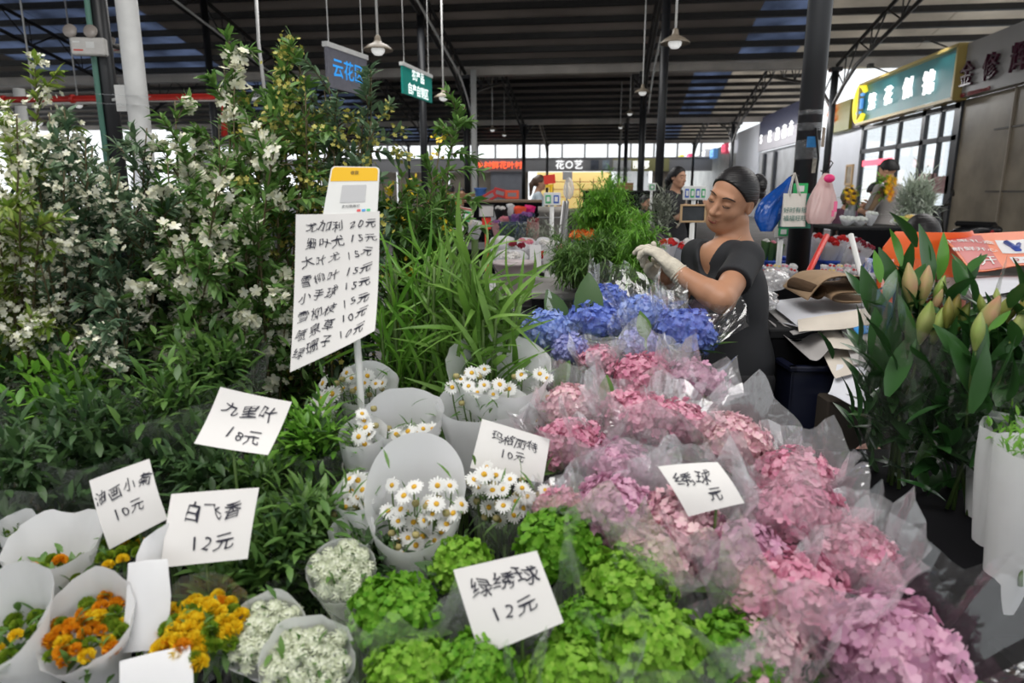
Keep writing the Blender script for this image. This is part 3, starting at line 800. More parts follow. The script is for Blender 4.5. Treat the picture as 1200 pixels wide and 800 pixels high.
def hydrangea(px, py, hpx, mats, label, seed, d=None, film_m='A', group=None, nleaf=3, spikes=3, lift=.75, film=True, lean=None, squash=.8, rim=.0):
    rng = np.random.default_rng(seed)
    d = d or D_row(py); c = at(px, py, d); r = hpx / 2 * d / FOC
    axis = axis_of(*(lean or (rng.normal() * .1, rng.normal() * .1)))
    th = thing('hydrangea_bouquet', label, 'bouquet', (c[0], c[1], stand_z(c)), group)
    R = frame(axis)
    N = int(330); mt = mats[seed % len(mats)]
    Pn = ball_points(rng, N, -.55) + rng.normal(size=(N, 3)) * .07
    nr = Pn / np.linalg.norm(Pn, axis=1)[:, None]
    lump = 1 + .1 * np.sin(3 * nr[:, 0] + rng.uniform(0, 6)) * np.sin(4 * nr[:, 1] + rng.uniform(0, 6))
    pos = nr * (r * lump * rng.uniform(.82, 1.06, N))[:, None] * np.array([1, 1, squash])
    mb = MB()
    mb.scatter(FLORET, c + pos @ R.T, np.einsum('ij,njk->nik', R, frames(nr + rng.normal(size=(N, 3)) * .5, rng.uniform(0, 6, N))), r * rng.uniform(.085, .14, N))
    nr2 = ball_points(rng, 60, -.6)
    mb.scatter(FLORET, c + (nr2 * r * .78 * np.array([1, 1, squash])) @ R.T, np.einsum('ij,njk->nik', R, frames(nr2, rng.uniform(0, 6, 60))), r * .26)
    mb.build('flower_head', mt, th)
    stems_down(th, c - axis * r * .3, axis, r, rng, 2)
    for i in range(nleaf):
        a = rng.uniform(0, 6.28); out = math.cos(a) * RIGHT + math.sin(a) * AHEAD
        base = c - axis * r * .7 + out * r * .3
        leaf_mb(base, out * .9 + axis * rng.uniform(.1, .9), r * rng.uniform(1.1, 1.6), LEAF_WIDE, axis).build('leaf', M_leaf_mid if rng.random() < .6 else M_leaf_dark, th)
    if film:
        mb = MB(); P = cone_sheet(c + axis * r * lift, axis, r * 1.3, r * 2.8, rng, back=r * .35 + rim, ragged=.45, crumple=.1, r0=.3, spikes=spikes + 1, n=50, rows=11, flare=.2)
        mb.grid(P, 0, False); mb.build('wrapper', {'A': M_filmA, 'B': M_filmB, 'G': M_filmG}[film_m], th)
    return th

# ---- the price cards: curled paper on a stick
def card(corners, d_top, d_bot, rows, label, curl=.006, hand=1, layout=None, mt=None, tsize=.3, stick=True, name='price_card', bulge=0.0, thick=.0008, stick_u=.5):
    TL, TR, BR, BL = [at(p[0], p[1], d_) for p, d_ in zip(corners, (d_top, d_top, d_bot, d_bot))]
    nrm = unit(np.cross(TR - TL, BL - TL)); 
    if nrm @ (CAM - TL) < 0: nrm = -nrm
    def surf(x, y, off=0.0):
        """x,y in 0..1 from top left"""
        x = np.asarray(x, float)[..., None]; y = np.asarray(y, float)[..., None]
        p = (1 - y) * ((1 - x) * TL + x * TR) + y * ((1 - x) * BL + x * BR)
        q = curl * (np.sin(x * 3.1) + .9 * np.sin(y * 3.6 - .3)) + bulge * (x * y) ** 4
        return p + nrm * (q + off)
    w = np.linalg.norm(TR - TL); h = np.linalg.norm(BL - TL)
    c = (TL + TR + BR + BL) / 4
    th = thing(name, label, 'price card', surf(.5, 1.0))
    gx, gy = np.meshgrid(np.linspace(0, 1, 10), np.linspace(0, 1, 10), indexing='ij')
    A = surf(gx, gy, 0); B = surf(gx, gy, -thick)
    mb = MB(); mb.grid(A[:, ::-1]); mb.grid(B)
    for s in (np.stack([A[0], B[0]]), np.stack([B[-1], A[-1]]), np.stack([B[:, 0], A[:, 0]]), np.stack([A[:, -1], B[:, -1]])): mb.grid(s, 0, False)
    mb.build('paper', mt or M_card, th)
    for text, u, v, size in rows:
        s = size * h
        lettering(text, s, None, None, M_text, th, hand=hand, bold=.004 * 0, mapper=lambda V, u=u, v=v: surf(u + V[:, 0] / w, v - V[:, 1] / h, .0012))
    if stick:
        a = surf(stick_u, .35, -.006); b = surf(stick_u, 1.0, -.008); e = b + (b - a) * .1; e = np.array([e[0], e[1], stand_z(e)]) + AHEAD * .02
        mb = MB(); mb.tube([a, b, e], .0022, 8); mb.build('stick', M_stem, th)
    return th, surf
card([(258.5, 453.5), (342, 471), (314, 533), (227.6, 519.5)], 1.06, 1.02, [('九里叶', .5, .3, .3), ('18元', .55, .72, .28)], 'white price card reading 九里叶 18元 among the leafy green sleeves', curl=-.004)
card([(104, 563), (174.5, 537.5), (196, 608), (128, 644)], 1.0, .98, [('油画小菊', .5, .3, .22), ('10元', .5, .62, .22)], 'tilted off-white price card reading 油画小菊 10元', curl=.003)
card([(200.6, 578.6), (303.5, 571), (290, 654.5), (188, 665)], .96, .93, [('白飞香', .52, .3, .29), ('12元', .56, .72, .3)], 'white price card reading 白飞香 12元 above the yellow flowers', curl=.002)
card([(565, 490.5), (644.5, 514.5), (636, 566), (551, 548)], 1.13, 1.11, [('玛格丽特', .52, .28, .24), ('10元', .52, .58, .24)], 'white price card reading 玛格丽特 10元 standing in the daisies', curl=.002)
card([(531, 667.5), (629, 645), (660.6, 729), (563, 769)], .86, .83, [('绿绣球', .52, .28, .28), ('12元', .52, .62, .26)], 'white price card reading 绿绣球 12元 among the green hydrangeas', curl=.0015)
card([(771, 546), (841, 541), (872.5, 589), (807, 605)], 1.0, .97, [('绣球', .42, .32, .34), ('元', .6, .72, .28)], 'creased white price card reading 绣球 on the pink hydrangeas', curl=.005)
LIST = [('尤加利 20元', .54, .085), ('细叶尤 15元', .54, .2), ('大叶尤 15元', .5, .315), ('雪柳叶 15元', .49, .44), ('小手球 15元', .48, .55), ('雪柳枝 15元', .47, .675), ('喷泉草 10元', .46, .785), ('绿珊子 10元', .44, .9)]
lt, lsurf = card([(347, 251.5), (445, 247.6), (441, 388), (340, 436)], 1.22, 1.2, [(t, u, v, .083) for t, u, v in LIST], 'tall white handwritten price list of eight lines under the yellow-topped payment card', curl=-.006, name='price_list', stick=False, bulge=.012)
# white post of the list
a = at(405, 245, 1.24); b = at(421, 432, 1.23); e = np.array([b[0], b[1], stand_z(b)]) + (b - a) * .1
e[2] = stand_z(e)
mb = MB(); mb.tube([at(412, 200, 1.245), a, b, e], .0065, 10); mb.build('post', M_white, lt)
# payment card with yellow band (its printed code is left out)
pc = [at(388.5, 194.6, 1.23), at(445, 195.6, 1.23), at(442, 250, 1.225), at(378, 254, 1.225)]
th = thing('payment_card', 'white payment card with a rounded yellow band above the handwritten list', 'payment card', (pc[2] + pc[3]) / 2)
nrm = unit(np.cross(pc[1] - pc[0], pc[3] - pc[0])); nrm = nrm if nrm @ (CAM - pc[0]) > 0 else -nrm
def pcs(x, y, off=0.0):
    x = np.asarray(x, float)[..., None]; y = np.asarray(y, float)[..., None]
    return (1 - y) * ((1 - x) * pc[0] + x * pc[1]) + y * ((1 - x) * pc[3] + x * pc[2]) + nrm * off
def plate(fn, outline, off, t, m=0):
    o = np.array(outline); A = fn(o[:, 0], o[:, 1], off); B = fn(o[:, 0], o[:, 1], off - t); k = len(o); mb = MB()
    mb.add(np.concatenate([A, B]), [list(range(k)), list(range(2 * k - 1, k - 1, -1))] + [[i, (i + 1) % k, k + (i + 1) % k, k + i] for i in range(k)], m, False); return mb
def rrect(x0, y0, x1, y1, r=.08, n=5, corners=(1, 1, 1, 1)):
    P = []
    for (cx, cy, a0), on in zip(((x1 - r, y0 + r, -90), (x1 - r, y1 - r, 0), (x0 + r, y1 - r, 90), (x0 + r, y0 + r, 180)), corners):
        if on: P += [(cx + r * math.cos(R_(a0 + 90 * i / n)), cy + r * math.sin(R_(a0 + 90 * i / n))) for i in range(n + 1)]
        else: P.append({-90: (x1, y0), 0: (x1, y1), 90: (x0, y1), 180: (x0, y0)}[a0])
    return P
plate(pcs, rrect(0, 0, 1, 1), 0, .003).build('board', mat('card_plastic', (.78, .78, .76), .3), th)
plate(pcs, rrect(.03, .02, .97, .3, .07, 5, (1, 0, 0, 1)), .0006, .0005).build('yellow_band', mat('band_yellow', (.85, .5, .02), .4), th)
lettering('收款', .1 * .075, None, None, M_text, th, mapper=lambda V: pcs(.5 + V[:, 0] / .087, .13 - V[:, 1] / .083, .0016), bold=.003)
lettering('支付就用它', .06 * .1, None, None, M_text, th, mapper=lambda V: pcs(.5 + V[:, 0] / .087, .82 - V[:, 1] / .083, .0012), bold=.002)
plate(pcs, rrect(.28, .38, .76, .74, .02), .0006, .0005).build('code_panel', mat('code_panel', (.52, .52, .53), .5), th)
for i, col in enumerate(((.7, .1, .1), (.1, .35, .7), (.1, .55, .25))): plate(pcs, rrect(.62 + i * .09, .89, .69 + i * .09, .94, .01), .0006, .0005).build('logo_dot', mat('dot%d' % i, col, .5), th)

# ---- pink, blue and green hydrangeas
def hyd(rows, mats, grp, base_seed, **kw):
    for i, row in enumerate(rows):
        px, py, hp, lab = row[:4]; k = dict(kw); k.update(row[4] if len(row) > 4 else {})
        hydrangea(px, py, hp, mats, lab, base_seed + i, group=grp, **k)
hyd([(701, 423, 44, 'small pink hydrangea at the edge of the blue ones'),
     (750, 446, 74, 'pink hydrangea just below the blue hydrangeas, left of two'), (812, 452, 72, 'pink hydrangea nearest to the woman in black, under a flaring wrapper', dict(lean=(.25, .15), spikes=4)),
     (668, 478, 66, 'dusty pink hydrangea right of the tall daisy sleeve'), (745, 492, 84, 'pink hydrangea standing behind a curled green leaf'),
     (668, 522, 80, 'pale pink hydrangea under a bright crumpled wrapper beside the 玛格丽特 card'), (722, 548, 78, 'dusky pink hydrangea left of the 绣球 price card'),
     (860, 520, 84, 'mauve hydrangea behind the 绣球 price card'), (798, 498, 70, 'pink hydrangea in hazy wrap two heads behind the 绣球 card'),
     (655, 598, 62, 'deep pink hydrangea half hidden behind a green head'), (720, 600, 96, 'lilac pink hydrangea left below the 绣球 card'),
     (800, 618, 104, 'pale pink hydrangea right in front of the 绣球 card'), (930, 562, 88, 'mauve hydrangea with upright spiky wrapper on the dark aisle side', dict(spikes=4)),
     (935, 604, 104, 'pink hydrangea with greenish centre right of the 绣球 card'), (868, 655, 108, 'rose hydrangea between two hazy wrappers in the lower right mass'),
     (765, 655, 96, 'dim pink hydrangea bordering the green ones'), (1000, 655, 96, 'pale hydrangea under a folded clear corner beside the dark aisle', dict(spikes=4)),
     (925, 706, 140, 'large rose pink hydrangea behind the lowest pink one'), (1040, 768, 165, 'biggest pink hydrangea at the lower right corner of the stall', dict(film_m='A', lean=(.2, -.15))),
     (890, 765, 110, 'pale pink hydrangea touching the green heads at the very front')],
    PINKS, 'pink hydrangeas in clear wrappers', 100, film_m='B')
hyd([(712, 352, 46, 'topmost blue hydrangea beside a big upright leaf', dict(spikes=6, lift=1.0)), (644, 388, 60, 'sky blue hydrangea at the left end of the blue row'), (668, 410, 44, 'small blue hydrangea above the tall daisy sleeve'),
     (696, 378, 64, 'deep blue hydrangea in the middle of the blue row'), (752, 372, 62, 'lilac blue hydrangea in front of the gloved hands', dict(spikes=6, lift=.95)),
     (750, 404, 48, 'blue hydrangea right under a single green leaf'), (804, 392, 72, 'pale blue hydrangea in hazy wrap before the woman in black', dict(lean=(.3, .1), spikes=6, lift=.95))],
    BLUES, 'blue hydrangeas in clear wrappers', 201, film_m='A', nleaf=4, lift=.5, rim=.03)
hyd([(655, 640, 100, 'bright green hydrangea standing free above the 绿绣球 card', dict(film=False)), (542, 662, 74, 'green hydrangea peeping out left behind the 绿绣球 card', dict(film=False)),
     (462, 722, 105, 'green hydrangea left of the 绿绣球 card inside a dull sleeve'), (735, 690, 110, 'green hydrangea right of the 绿绣球 card', dict(lean=(.1, -.1))),
     (690, 735, 80, 'dark green hydrangea head wedged beside the 绿绣球 card'), (770, 765, 130, 'large green hydrangea under hazy film at the front edge'), (862, 765, 110, 'green hydrangea touching the pink ones at the front edge'),
     (668, 795, 110, 'lime hydrangea below the 绿绣球 card'), (560, 785, 100, 'shaded green hydrangea under the left corner of the 绿绣球 card'), (480, 790, 105, 'green hydrangea next to the white paper cone at the front')],
    GREENS, 'green hydrangeas at the front', 300, film_m='G', lift=.5)
# big single leaves among the hydrangeas
def big_leaf(px, py, d, length, dirv, label, mt=M_leaf_mid, tpl=LEAF_WIDE):
    c = at(px, py, d); dv = dirv[0] * RIGHT + dirv[1] * UP + dirv[2] * AHEAD
    th = thing('hydrangea_leaf', label, 'leaf', c)
    leaf_mb(c, dv, length, tpl, -AHEAD).build('blade', mt, th)
    e = np.array([c[0], c[1], stand_z(c)]); mb = MB(); mb.tube([c, (c + e) / 2 + AHEAD * .01, e], .003, 6); mb.build('stalk', M_stem, th)
big_leaf(688, 384, 1.62, .13, (.05, 1, .1), 'large upright green leaf left of the topmost blue hydrangea', M_leaf_dark); big_leaf(662, 384, 1.64, .1, (-.5, 1, .1), 'dark leaf leaning out of the blue hydrangeas', M_leaf_dark)
big_leaf(757, 396, 1.5, .06, (-.25, 1, -.2), 'single green leaf standing above a small blue hydrangea', M_leaf_mid); big_leaf(708, 476, 1.33, .06, (.1, 1, 0), 'curled green leaf in the middle of the pink hydrangeas', M_leaf_mid)
big_leaf(650, 452, 1.42, .06, (.5, .8, 0), 'leaf poking up between the tall daisy sleeve and the pinks', M_leaf_mid)

# ---- daisies
M_dpetal = mat('daisy_petal', (.82, .82, .8), .6, trans=.25); M_dcentre = mat('daisy_centre', (.75, .42, .02), .7, noise=.3, nscale=400, bump=.3); M_bud = mat('daisy_bud', (.35, .3, .12), .7)
def daisy_tpl(np_=17):
    V = []; F = []
    for k in range(np_):
        w = .14; pts = [(-w * .4, .14, .0), (w * .4, .14, .0), (-w, .6, .06), (w, .6, .06), (-w * .55, 1.0, -.04), (w * .55, 1.0, -.04)]
        p = np.array(pts) * np.array([1, 1 - .12 * (k % 3 == 1), 1]) @ rotz(k * 2 * math.pi / np_ + .1 * math.sin(k * 7)).T
        b = len(V) * 1; V += list(p); F += [[b, b + 1, b + 3, b + 2], [b + 2, b + 3, b + 5, b + 4]]
    return np.array(V), np.array(F)
DAISY = daisy_tpl()
CEN = MB(); CEN.lathe([(.26, 0), (.24, .07), (.15, .12), (0, .14)], 12)
CEN_T = (np.concatenate(CEN.V), np.concatenate(CEN.L).reshape(-1, 4))
def daisy(th, pos, nrm, s):
    R = frame(nrm)
    mb = MB(); mb.scatter(DAISY, [pos], R[None], s); mb.lathe([(.05 * s, -.03 * s), (.22 * s, .0), (.3 * s, .03 * s)], 8, pos, R); f = mb.build('daisy_flower', M_dpetal, th)
    mb = MB(); mb.scatter(CEN_T, [pos], R[None], s * 1.15); o = mb.build('flower_centre', M_dcentre, None, np.array(th.location)); o.parent = f; o.location = (0, 0, 0)
def sleeve_bouquet(name, label, cat, px, py, d, wpx, hpx, rng, back, front_low=0., mt=None, axis=None, group=None, r0=.5, gap=0., crumple=.03, ragged=.08):
    """open-topped sleeve: mouth centre at px,py"""
    c = at(px, py, d); r = wpx / 2 * d / FOC; h = hpx * d / FOC
    axis = axis_of(*(axis or (0, .0)))
    th = thing(name, label, cat, (c[0], c[1], stand_z(c)), group)
    mb = MB(); P = cone_sheet(c, axis, r, h, rng, back=back * d / FOC, ragged=ragged, crumple=crumple, r0=r0, gap=gap, n=40, rows=10)
    mb.grid(P, 0, True); mb.build('wrapper', mt or M_paper2, th)
    return th, c, r, axis
def daisy_bouquet(label, seed, px, py, d, wpx, hpx, back, flowers, fcen=None, spread=None, mt=None, n=16, axis=None, size=.0145):
    rng = np.random.default_rng(seed)
    th, c, r, ax = sleeve_bouquet('daisy_bouquet', label, 'bouquet', px, py, d, wpx, hpx, rng, back, mt=mt, axis=axis, group='daisy bouquets in white sleeves')
    for (fx, fy) in flowers:
        p = at(fx + rng.normal() * 1, fy + rng.normal() * 1, d - .01 + rng.normal() * .012)
        daisy(th, p, unit(-AHEAD * rng.uniform(.4, 1.1) + UP * rng.uniform(.5, 1) + RIGHT * rng.normal() * .45), size * rng.uniform(.85, 1.15))
    mb = MB(); lf = MB(); F0 = [at(fx, fy, d + .005) for fx, fy in flowers]
    for p in F0:
        q = c - ax * (hpx * d / FOC) * .8 + (p - c) * .3; mb.tube(bez(p - UP * .004, p - UP * .06, q, 6), .0015, 5)
    for i in range(len(F0)):
        p = F0[i] + np.array([rng.normal() * .015, rng.normal() * .015, rng.normal() * .012 - .01]); mbb = MB(); mbb.lathe([(0, -.006), (.005, -.004), (.0065, .0), (.005, .004), (0, .005)], 8, p); mbb.build('bud', M_bud, th)
    for k in range(60):
        p = F0[k % len(F0)] + rng.normal(size=3) * np.array([.02, .02, .03]) - UP * .04
        lf.scatter(LEAF_THIN, [p], frames([unit(rng.normal(size=3) + UP)]), .035)
    b = np.array([c[0], c[1], stand_z(c)]); bot = c - ax * (hpx * d / FOC) * .8
    for k in range(3): mb.tube([bot + rng.normal(size=3) * .006, b + np.array([rng.normal(), rng.normal(), 0]) * .012], .003, 5)
    mb.build('stems', M_stem, th); lf.build('leaves', M_leaf_mid, th)
daisy_bouquet('daisies in the tallest open white sleeve at the front, behind white flower cone', 401, 486, 572, 1.06, 118, 140, 95,
    [(459, 568), (474, 581), (470, 597), (466, 609), (483, 613), (497, 612), (508, 602), (512, 590), (529, 571), (494, 628), (478, 630), (487, 640), (509, 634), (524, 615), (531, 600), (469, 633), (455, 600), (518, 622), (540, 590), (500, 590), (485, 570), (512, 570), (473, 649), (527, 637)])
daisy_bouquet('daisies bunched around the 玛格丽特 price card in a clear sleeve', 402, 592, 575, 1.08, 92, 90, 40,
    [(566, 555), (572, 546), (580, 556), (562, 571), (575, 575), (588, 570), (598, 560), (612, 572), (620, 580), (605, 585), (590, 592), (574, 595), (628, 590), (556, 562), (615, 595), (640, 575), (600, 605), (560, 585), (585, 608)], mt=M_filmG)
daisy_bouquet('daisies in a folded white sleeve behind the tallest front sleeve', 403, 474, 482, 1.24, 92, 110, 40, [(478, 504), (498, 503), (508, 502), (465, 508), (488, 508)])
daisy_bouquet('daisies showing over a squared white sleeve behind the 玛格丽特 card', 404, 565, 470, 1.27, 108, 100, 16, [(541, 446), (549, 452), (565, 452), (577, 462), (585, 450), (596, 455), (552, 438), (560, 460), (530, 452)], n=9)
daisy_bouquet('daisies inside the tallest wide sleeve at the back next to the pink hydrangeas', 405, 584, 425, 1.34, 124, 120, 42, [(634, 438), (640, 446), (632, 458), (641, 466), (636, 478), (628, 492), (640, 495), (560, 436), (568, 432), (612, 440)])
daisy_bouquet('daisies in a rolled white sleeve under the handwritten list', 406, 430, 448, 1.33, 70, 80, 34, [(407, 436), (412, 445), (425, 448), (440, 450), (402, 455), (432, 441), (448, 450), (418, 455)])
daisy_bouquet('daisies seen side-on at the left of the tallest front sleeve', 407, 421, 575, 1.1, 62, 70, 20, [(418, 562), (420, 582), (412, 575), (405, 594), (425, 573), (410, 560), (430, 590)])
daisy_bouquet('drooping daisies among green leaves left of the rolled sleeve', 408, 384, 470, 1.3, 60, 70, 10, [(379, 450), (375, 468), (385, 478), (390, 462), (372, 480), (383, 486)], mt=M_filmA, size=.02)
daisy_bouquet('small daisies showing in the folded sleeve edge left of centre', 409, 425, 505, 1.2, 56, 90, 20, [(424, 485), (428, 500), (420, 512), (430, 520), (426, 492), (432, 510)])

# ---- white cones with filler flowers at lower left
M_ammi = mat('ammi_white', (.66, .72, .5), .6, color2=(.8, .82, .7), island=True, trans=.25); M_mumy = petals_mat('mum_yellow', (.85, .55, .01), (.9, .72, .04)); M_mumo = petals_mat('mum_orange', (.72, .27, .01), (.85, .42, .02)); M_mumg = petals_mat('mum_green', (.14, .28, .02), (.3, .4, .04))
def paper_cone(label, seed, px, py, d, wpx, hpx, lean, back, kind, fill=None, mt=M_paper, ragged=.18, group=None, gap=0., name='wrapped_flowers', r0=.4, inset=.25, crumple=.05):
    rng = np.random.default_rng(seed)
    th, c, r, ax = sleeve_bouquet(name, label, 'bouquet', px, py, d, wpx, hpx, rng, back, mt=mt, axis=lean, group=group, r0=r0, ragged=ragged, gap=gap, crumple=crumple)
    R = frame(ax)
    N = fill or 40
    pts = []; 
    for i in range(N):
        q = math.sqrt((i + .5) / N) * .82; a = i * 2.4 + rng.uniform(-.2, .2)
        pts.append((q * math.cos(a) * r, q * math.sin(a) * r, -r * inset + r * .28 * (1 - q * q) + rng.normal() * r * .05))
    pts = c + np.array(pts) @ R.T
    if kind == 'ammi':
        for i in range(0, N):
            mb = MB(); k = 26; o = ball_points(rng, k, .1) * r * .19 * np.array([1, 1, .5])
            mb.scatter(FLORET5, pts[i] + o @ R.T, np.einsum('ij,njk->nik', R, frames(ball_points(rng, k, .2), rng.uniform(0, 6, k))), r * .05); mb.build('flower_cluster', M_ammi, th)
    elif kind == 'mum':
        for i in range(N):
            rr = r * rng.uniform(.13, .19); k = 46; nn = ball_points(rng, k, -.3)
            fr = np.einsum('ij,njk->nik', R, frames(nn + UP * .4, rng.uniform(0, 6, k)))
            mb = MB(); mb.scatter(PETAL, pts[i] + (nn * rr * .35) @ R.T, fr, rr * .75); mb.build('flower_head', rng.choice([M_mumy, M_mumo, M_mumg], p=mixp), th)
    lf = MB()
    for k in range(70):
        p = pts[k % N] - ax * r * rng.uniform(.0, .5) + R @ (rng.normal(size=3) * r * .15)
        lf.scatter(LEAF, [p], frames([unit(rng.normal(size=3) * .7 + ax)]), r * rng.uniform(.25, .5))
    lf.build('leaves', M_leaf_mid, th)
    stems_down(th, c - ax * hpx * d / FOC * .7, ax, r * .4, rng, 3)
    return th
G_W = 'white paper cones at the front corner'
mixp = [.3, .3, .4]
paper_cone('round white paper cone packed with tiny greenish white flowers', 501, 400, 668, .97, 82, 100, (.02, -.62), 4, 'ammi', 46, ragged=.05, group=G_W, inset=.1, r0=.45)
paper_cone('lower white cone of tiny pale flowers beside the yellow ones', 502, 312, 742, .88, 96, 90, (-.1, -.45), 26, 'ammi', 40, group=G_W, inset=.15)
paper_cone('white cone of pale flowers under the round cone at the front edge', 503, 360, 775, .84, 110, 90, (.05, -.4), 26, 'ammi', 40, group=G_W, inset=.2)
mixp = [.15, .35, .5]
paper_cone('white paper cone of orange button flowers in the front corner', 504, 100, 725, .86, 108, 120, (.1, -.35), 46, 'mum', 34, group=G_W, inset=.55, crumple=.07)
mixp = [.55, .12, .33]
paper_cone('sleeve of yellow button flowers below the 白飞香 card', 505, 232, 738, .88, 120, 110, (-.05, -.25), 60, 'mum', 54, mt=M_filmG, group=G_W, inset=.1)
mixp = [.1, .1, .8]
paper_cone('crumpled empty-looking white paper left of the 油画小菊 card', 506, 62, 632, .98, 104, 70, (.0, .1), 34, 'mum', 14, group=G_W, inset=.9, crumple=.09, ragged=.3)
paper_cone('white paper cone cut by the lower left corner', 507, 0, 720, .85, 110, 130, (-.1, -.2), 60, 'mum', 12, group=G_W, inset=.9, crumple=.07)
paper_cone('small crumpled white paper at the far left under dark leaves', 508, 20, 612, 1.03, 40, 50, (.0, .1), 20, 'mum', 6, group=G_W, inset=.9, crumple=.1, ragged=.3)
paper_cone('ruffled white paper between the daisies and the round cone', 509, 412, 622, 1.04, 54, 60, (.0, .1), 24, 'ammi', 10, group=G_W, inset=1.0, crumple=.12, ragged=.3)
mixp = [.35, .05, .6]
paper_cone('yellow and green flowers hiding behind the 油画小菊 card', 510, 150, 640, .99, 80, 80, (.0, -.1), 10, 'mum', 18, mt=M_filmG, group=G_W, inset=.3)
# folded paper strips standing in front of the yellow flowers
def paper_strip(pts, label, w=None):
    """pts: list of ((pxL,py),(pxR,py),d)"""
    P = np.array([[at(a[0], a[1], d), at((a[0] + b[0]) / 2, (a[1] + b[1]) / 2 - 1, d - .012), at(b[0], b[1], d)] for a, b, d in pts])
    mb = MB(); mb.grid(P); mb.grid(P[:, ::-1] + AHEAD * .001)
    e = P[-1].mean(0); mb.tube([e + AHEAD * .004, np.array([e[0], e[1], stand_z(e)])], .003, 6)
    single(mb, 'paper_strip', M_paper, label, 'paper')
paper_strip([((150, 660), (196, 655), .9), ((148, 700), (200, 698), .885), ((142, 765), (196, 762), .87)], 'upright white paper strip left of the yellow flowers')
paper_strip([((140, 775), (222, 756), .84), ((140, 800), (226, 790), .82), ((142, 830), (228, 825), .81)], 'white paper flap in front of the yellow flowers at the bottom edge')
paper_strip([((168, 632), (198, 612), .945), ((160, 650), (192, 650), .94), ((158, 664), (188, 668), .935)], 'small white paper corner tucked under the 白飞香 card')
# =================================================================== TALL GREENERY AT LEFT
def branch_bundle(name, label, cat, base, tips, seed, leaf_m, leaf_len, nleaf, twig=5, blossom=0, bloom_m=None, tpl=LEAF, droop=0., group=None, stem_m=None, leaf_start=.2, bloom_top=False, twig_len=.13, bloom_size=.011, parts_extra=None):
    """a standing bunch of cut branches: tips are world points"""
    rng = np.random.default_rng(seed); base = np.asarray(base, float)
    th = thing(name, label, cat, base, group)
    st = MB(); LP = []; LD = []; LS = []; BP = []
    for tip in tips:
        b = base + rng.normal(size=3) * np.array([.035, .035, 0])
        mid = b * .45 + tip * .55; mid[2] += .12; mid = mid + rng.normal(size=3) * .03; mid[:2] = b[:2] * .62 + tip[:2] * .38
        path = bez(b, mid, tip, 12); L = np.linalg.norm(tip - b)
        st.tube(path, np.linspace(.0045, .0014, 12), 5)
        runs = [(path, nleaf)]
        for k in range(twig):
            t = rng.uniform(leaf_start, .97); i = min(int(t * 11), 10); p = path[i] + (path[i + 1] - path[i]) * (t * 11 - i)
            dv = unit(unit(path[i + 1] - path[i]) * .9 + rng.normal(size=3) * .75)
            q = p + dv * twig_len * rng.uniform(.6, 1.3) * (1.15 - .5 * t)
            tp = bez(p, (p + q) / 2 + UP * .015, q - UP * droop * .03, 6); st.tube(tp, np.linspace(.002, .0008, 6), 4); runs.append((tp, nleaf // 2))
        for ri, (pp, n) in enumerate(runs):
            ts = rng.uniform(leaf_start if ri == 0 else .1, 1.0, n) * (len(pp) - 1.001)
            ii = ts.astype(int); fr = (ts - ii)[:, None]
            pos = pp[ii] * (1 - fr) + pp[ii + 1] * fr; tan = pp[ii + 1] - pp[ii]; tan /= np.linalg.norm(tan, axis=1)[:, None]
            rv = rng.normal(size=(n, 3)); rv -= tan * (rv * tan).sum(1)[:, None]; rv /= np.linalg.norm(rv, axis=1)[:, None]
            LP.append(pos); LD.append(tan * .75 + rv * rng.uniform(.5, 1.1, n)[:, None] + np.array([0, 0, .1 - droop])); LS.append(leaf_len * rng.uniform(.55, 1.2, n))
            if blossom:
                m = rng.random(n) < blossom
                if bloom_top: m &= (ts / (len(pp) - 1) > .55)
                BP.append(pos[m] + rv[m] * .008)
    st.build('stems', stem_m or M_twig, th)
    LP = np.concatenate(LP); LD = np.concatenate(LD); LS = np.concatenate(LS)
    lf = MB(); lf.scatter(tpl, LP, frames(LD, rng.uniform(-.8, .8, len(LP))), LS); lf.build('leaves', leaf_m, th)
    if blossom:
        BP = np.concatenate(BP); bl = MB(); k = 10
        Q = np.repeat(BP, k, 0) + rng.normal(size=(len(BP) * k, 3)) * .0095
        bl.scatter(FLORET5, Q, frames(rng.normal(size=(len(Q), 3)) + np.array([0, 0, .6]) - AHEAD * .6), bloom_size * rng.uniform(.6, 1.2, len(Q)))
        bl.build('blossoms', bloom_m or M_blossom, th)
    return th
def tips_in(rng, n, x0, x1, y0, y1, d0, d1):
    return [at(rng.uniform(x0, x1), rng.uniform(y0, y1), rng.uniform(d0, d1)) for _ in range(n)]
def ground_pt(px, d, z=None):
    p = at(px, 400, d); p[2] = stand_z(p) if z is None else z; return p
rng = np.random.default_rng(11)
def low(n, x0, x1, y0, y1, d0, d1): return tips_in(rng, n, x0, x1, y0, y1, d0, d1)
G_B = 'tall cut branches at the left of the stall'
branch_bundle('flowering_branches', 'creamy flowering branches at the far left, arching towards the frame edge', 'branches', ground_pt(10, 1.5), low(8, -60, 60, 110, 200, 1.25, 1.6) + low(14, -60, 60, 165, 400, 1.15, 1.5) + [at(46, 112, 1.4), at(30, 150, 1.4)], 21, M_leaf_yel, .027, 70, 7, .075, group=G_B, bloom_size=.0062)
branch_bundle('flowering_branches', 'creamy flowering branches below the emergency light, second from the far left', 'branches', ground_pt(85, 1.45), low(7, 50, 130, 130, 215, 1.3, 1.6) + low(14, 40, 140, 170, 400, 1.15, 1.45) + [at(75, 128, 1.4), at(100, 165, 1.4)], 22, M_leaf_blue, .027, 70, 7, .07, group=G_B, bloom_size=.0062)
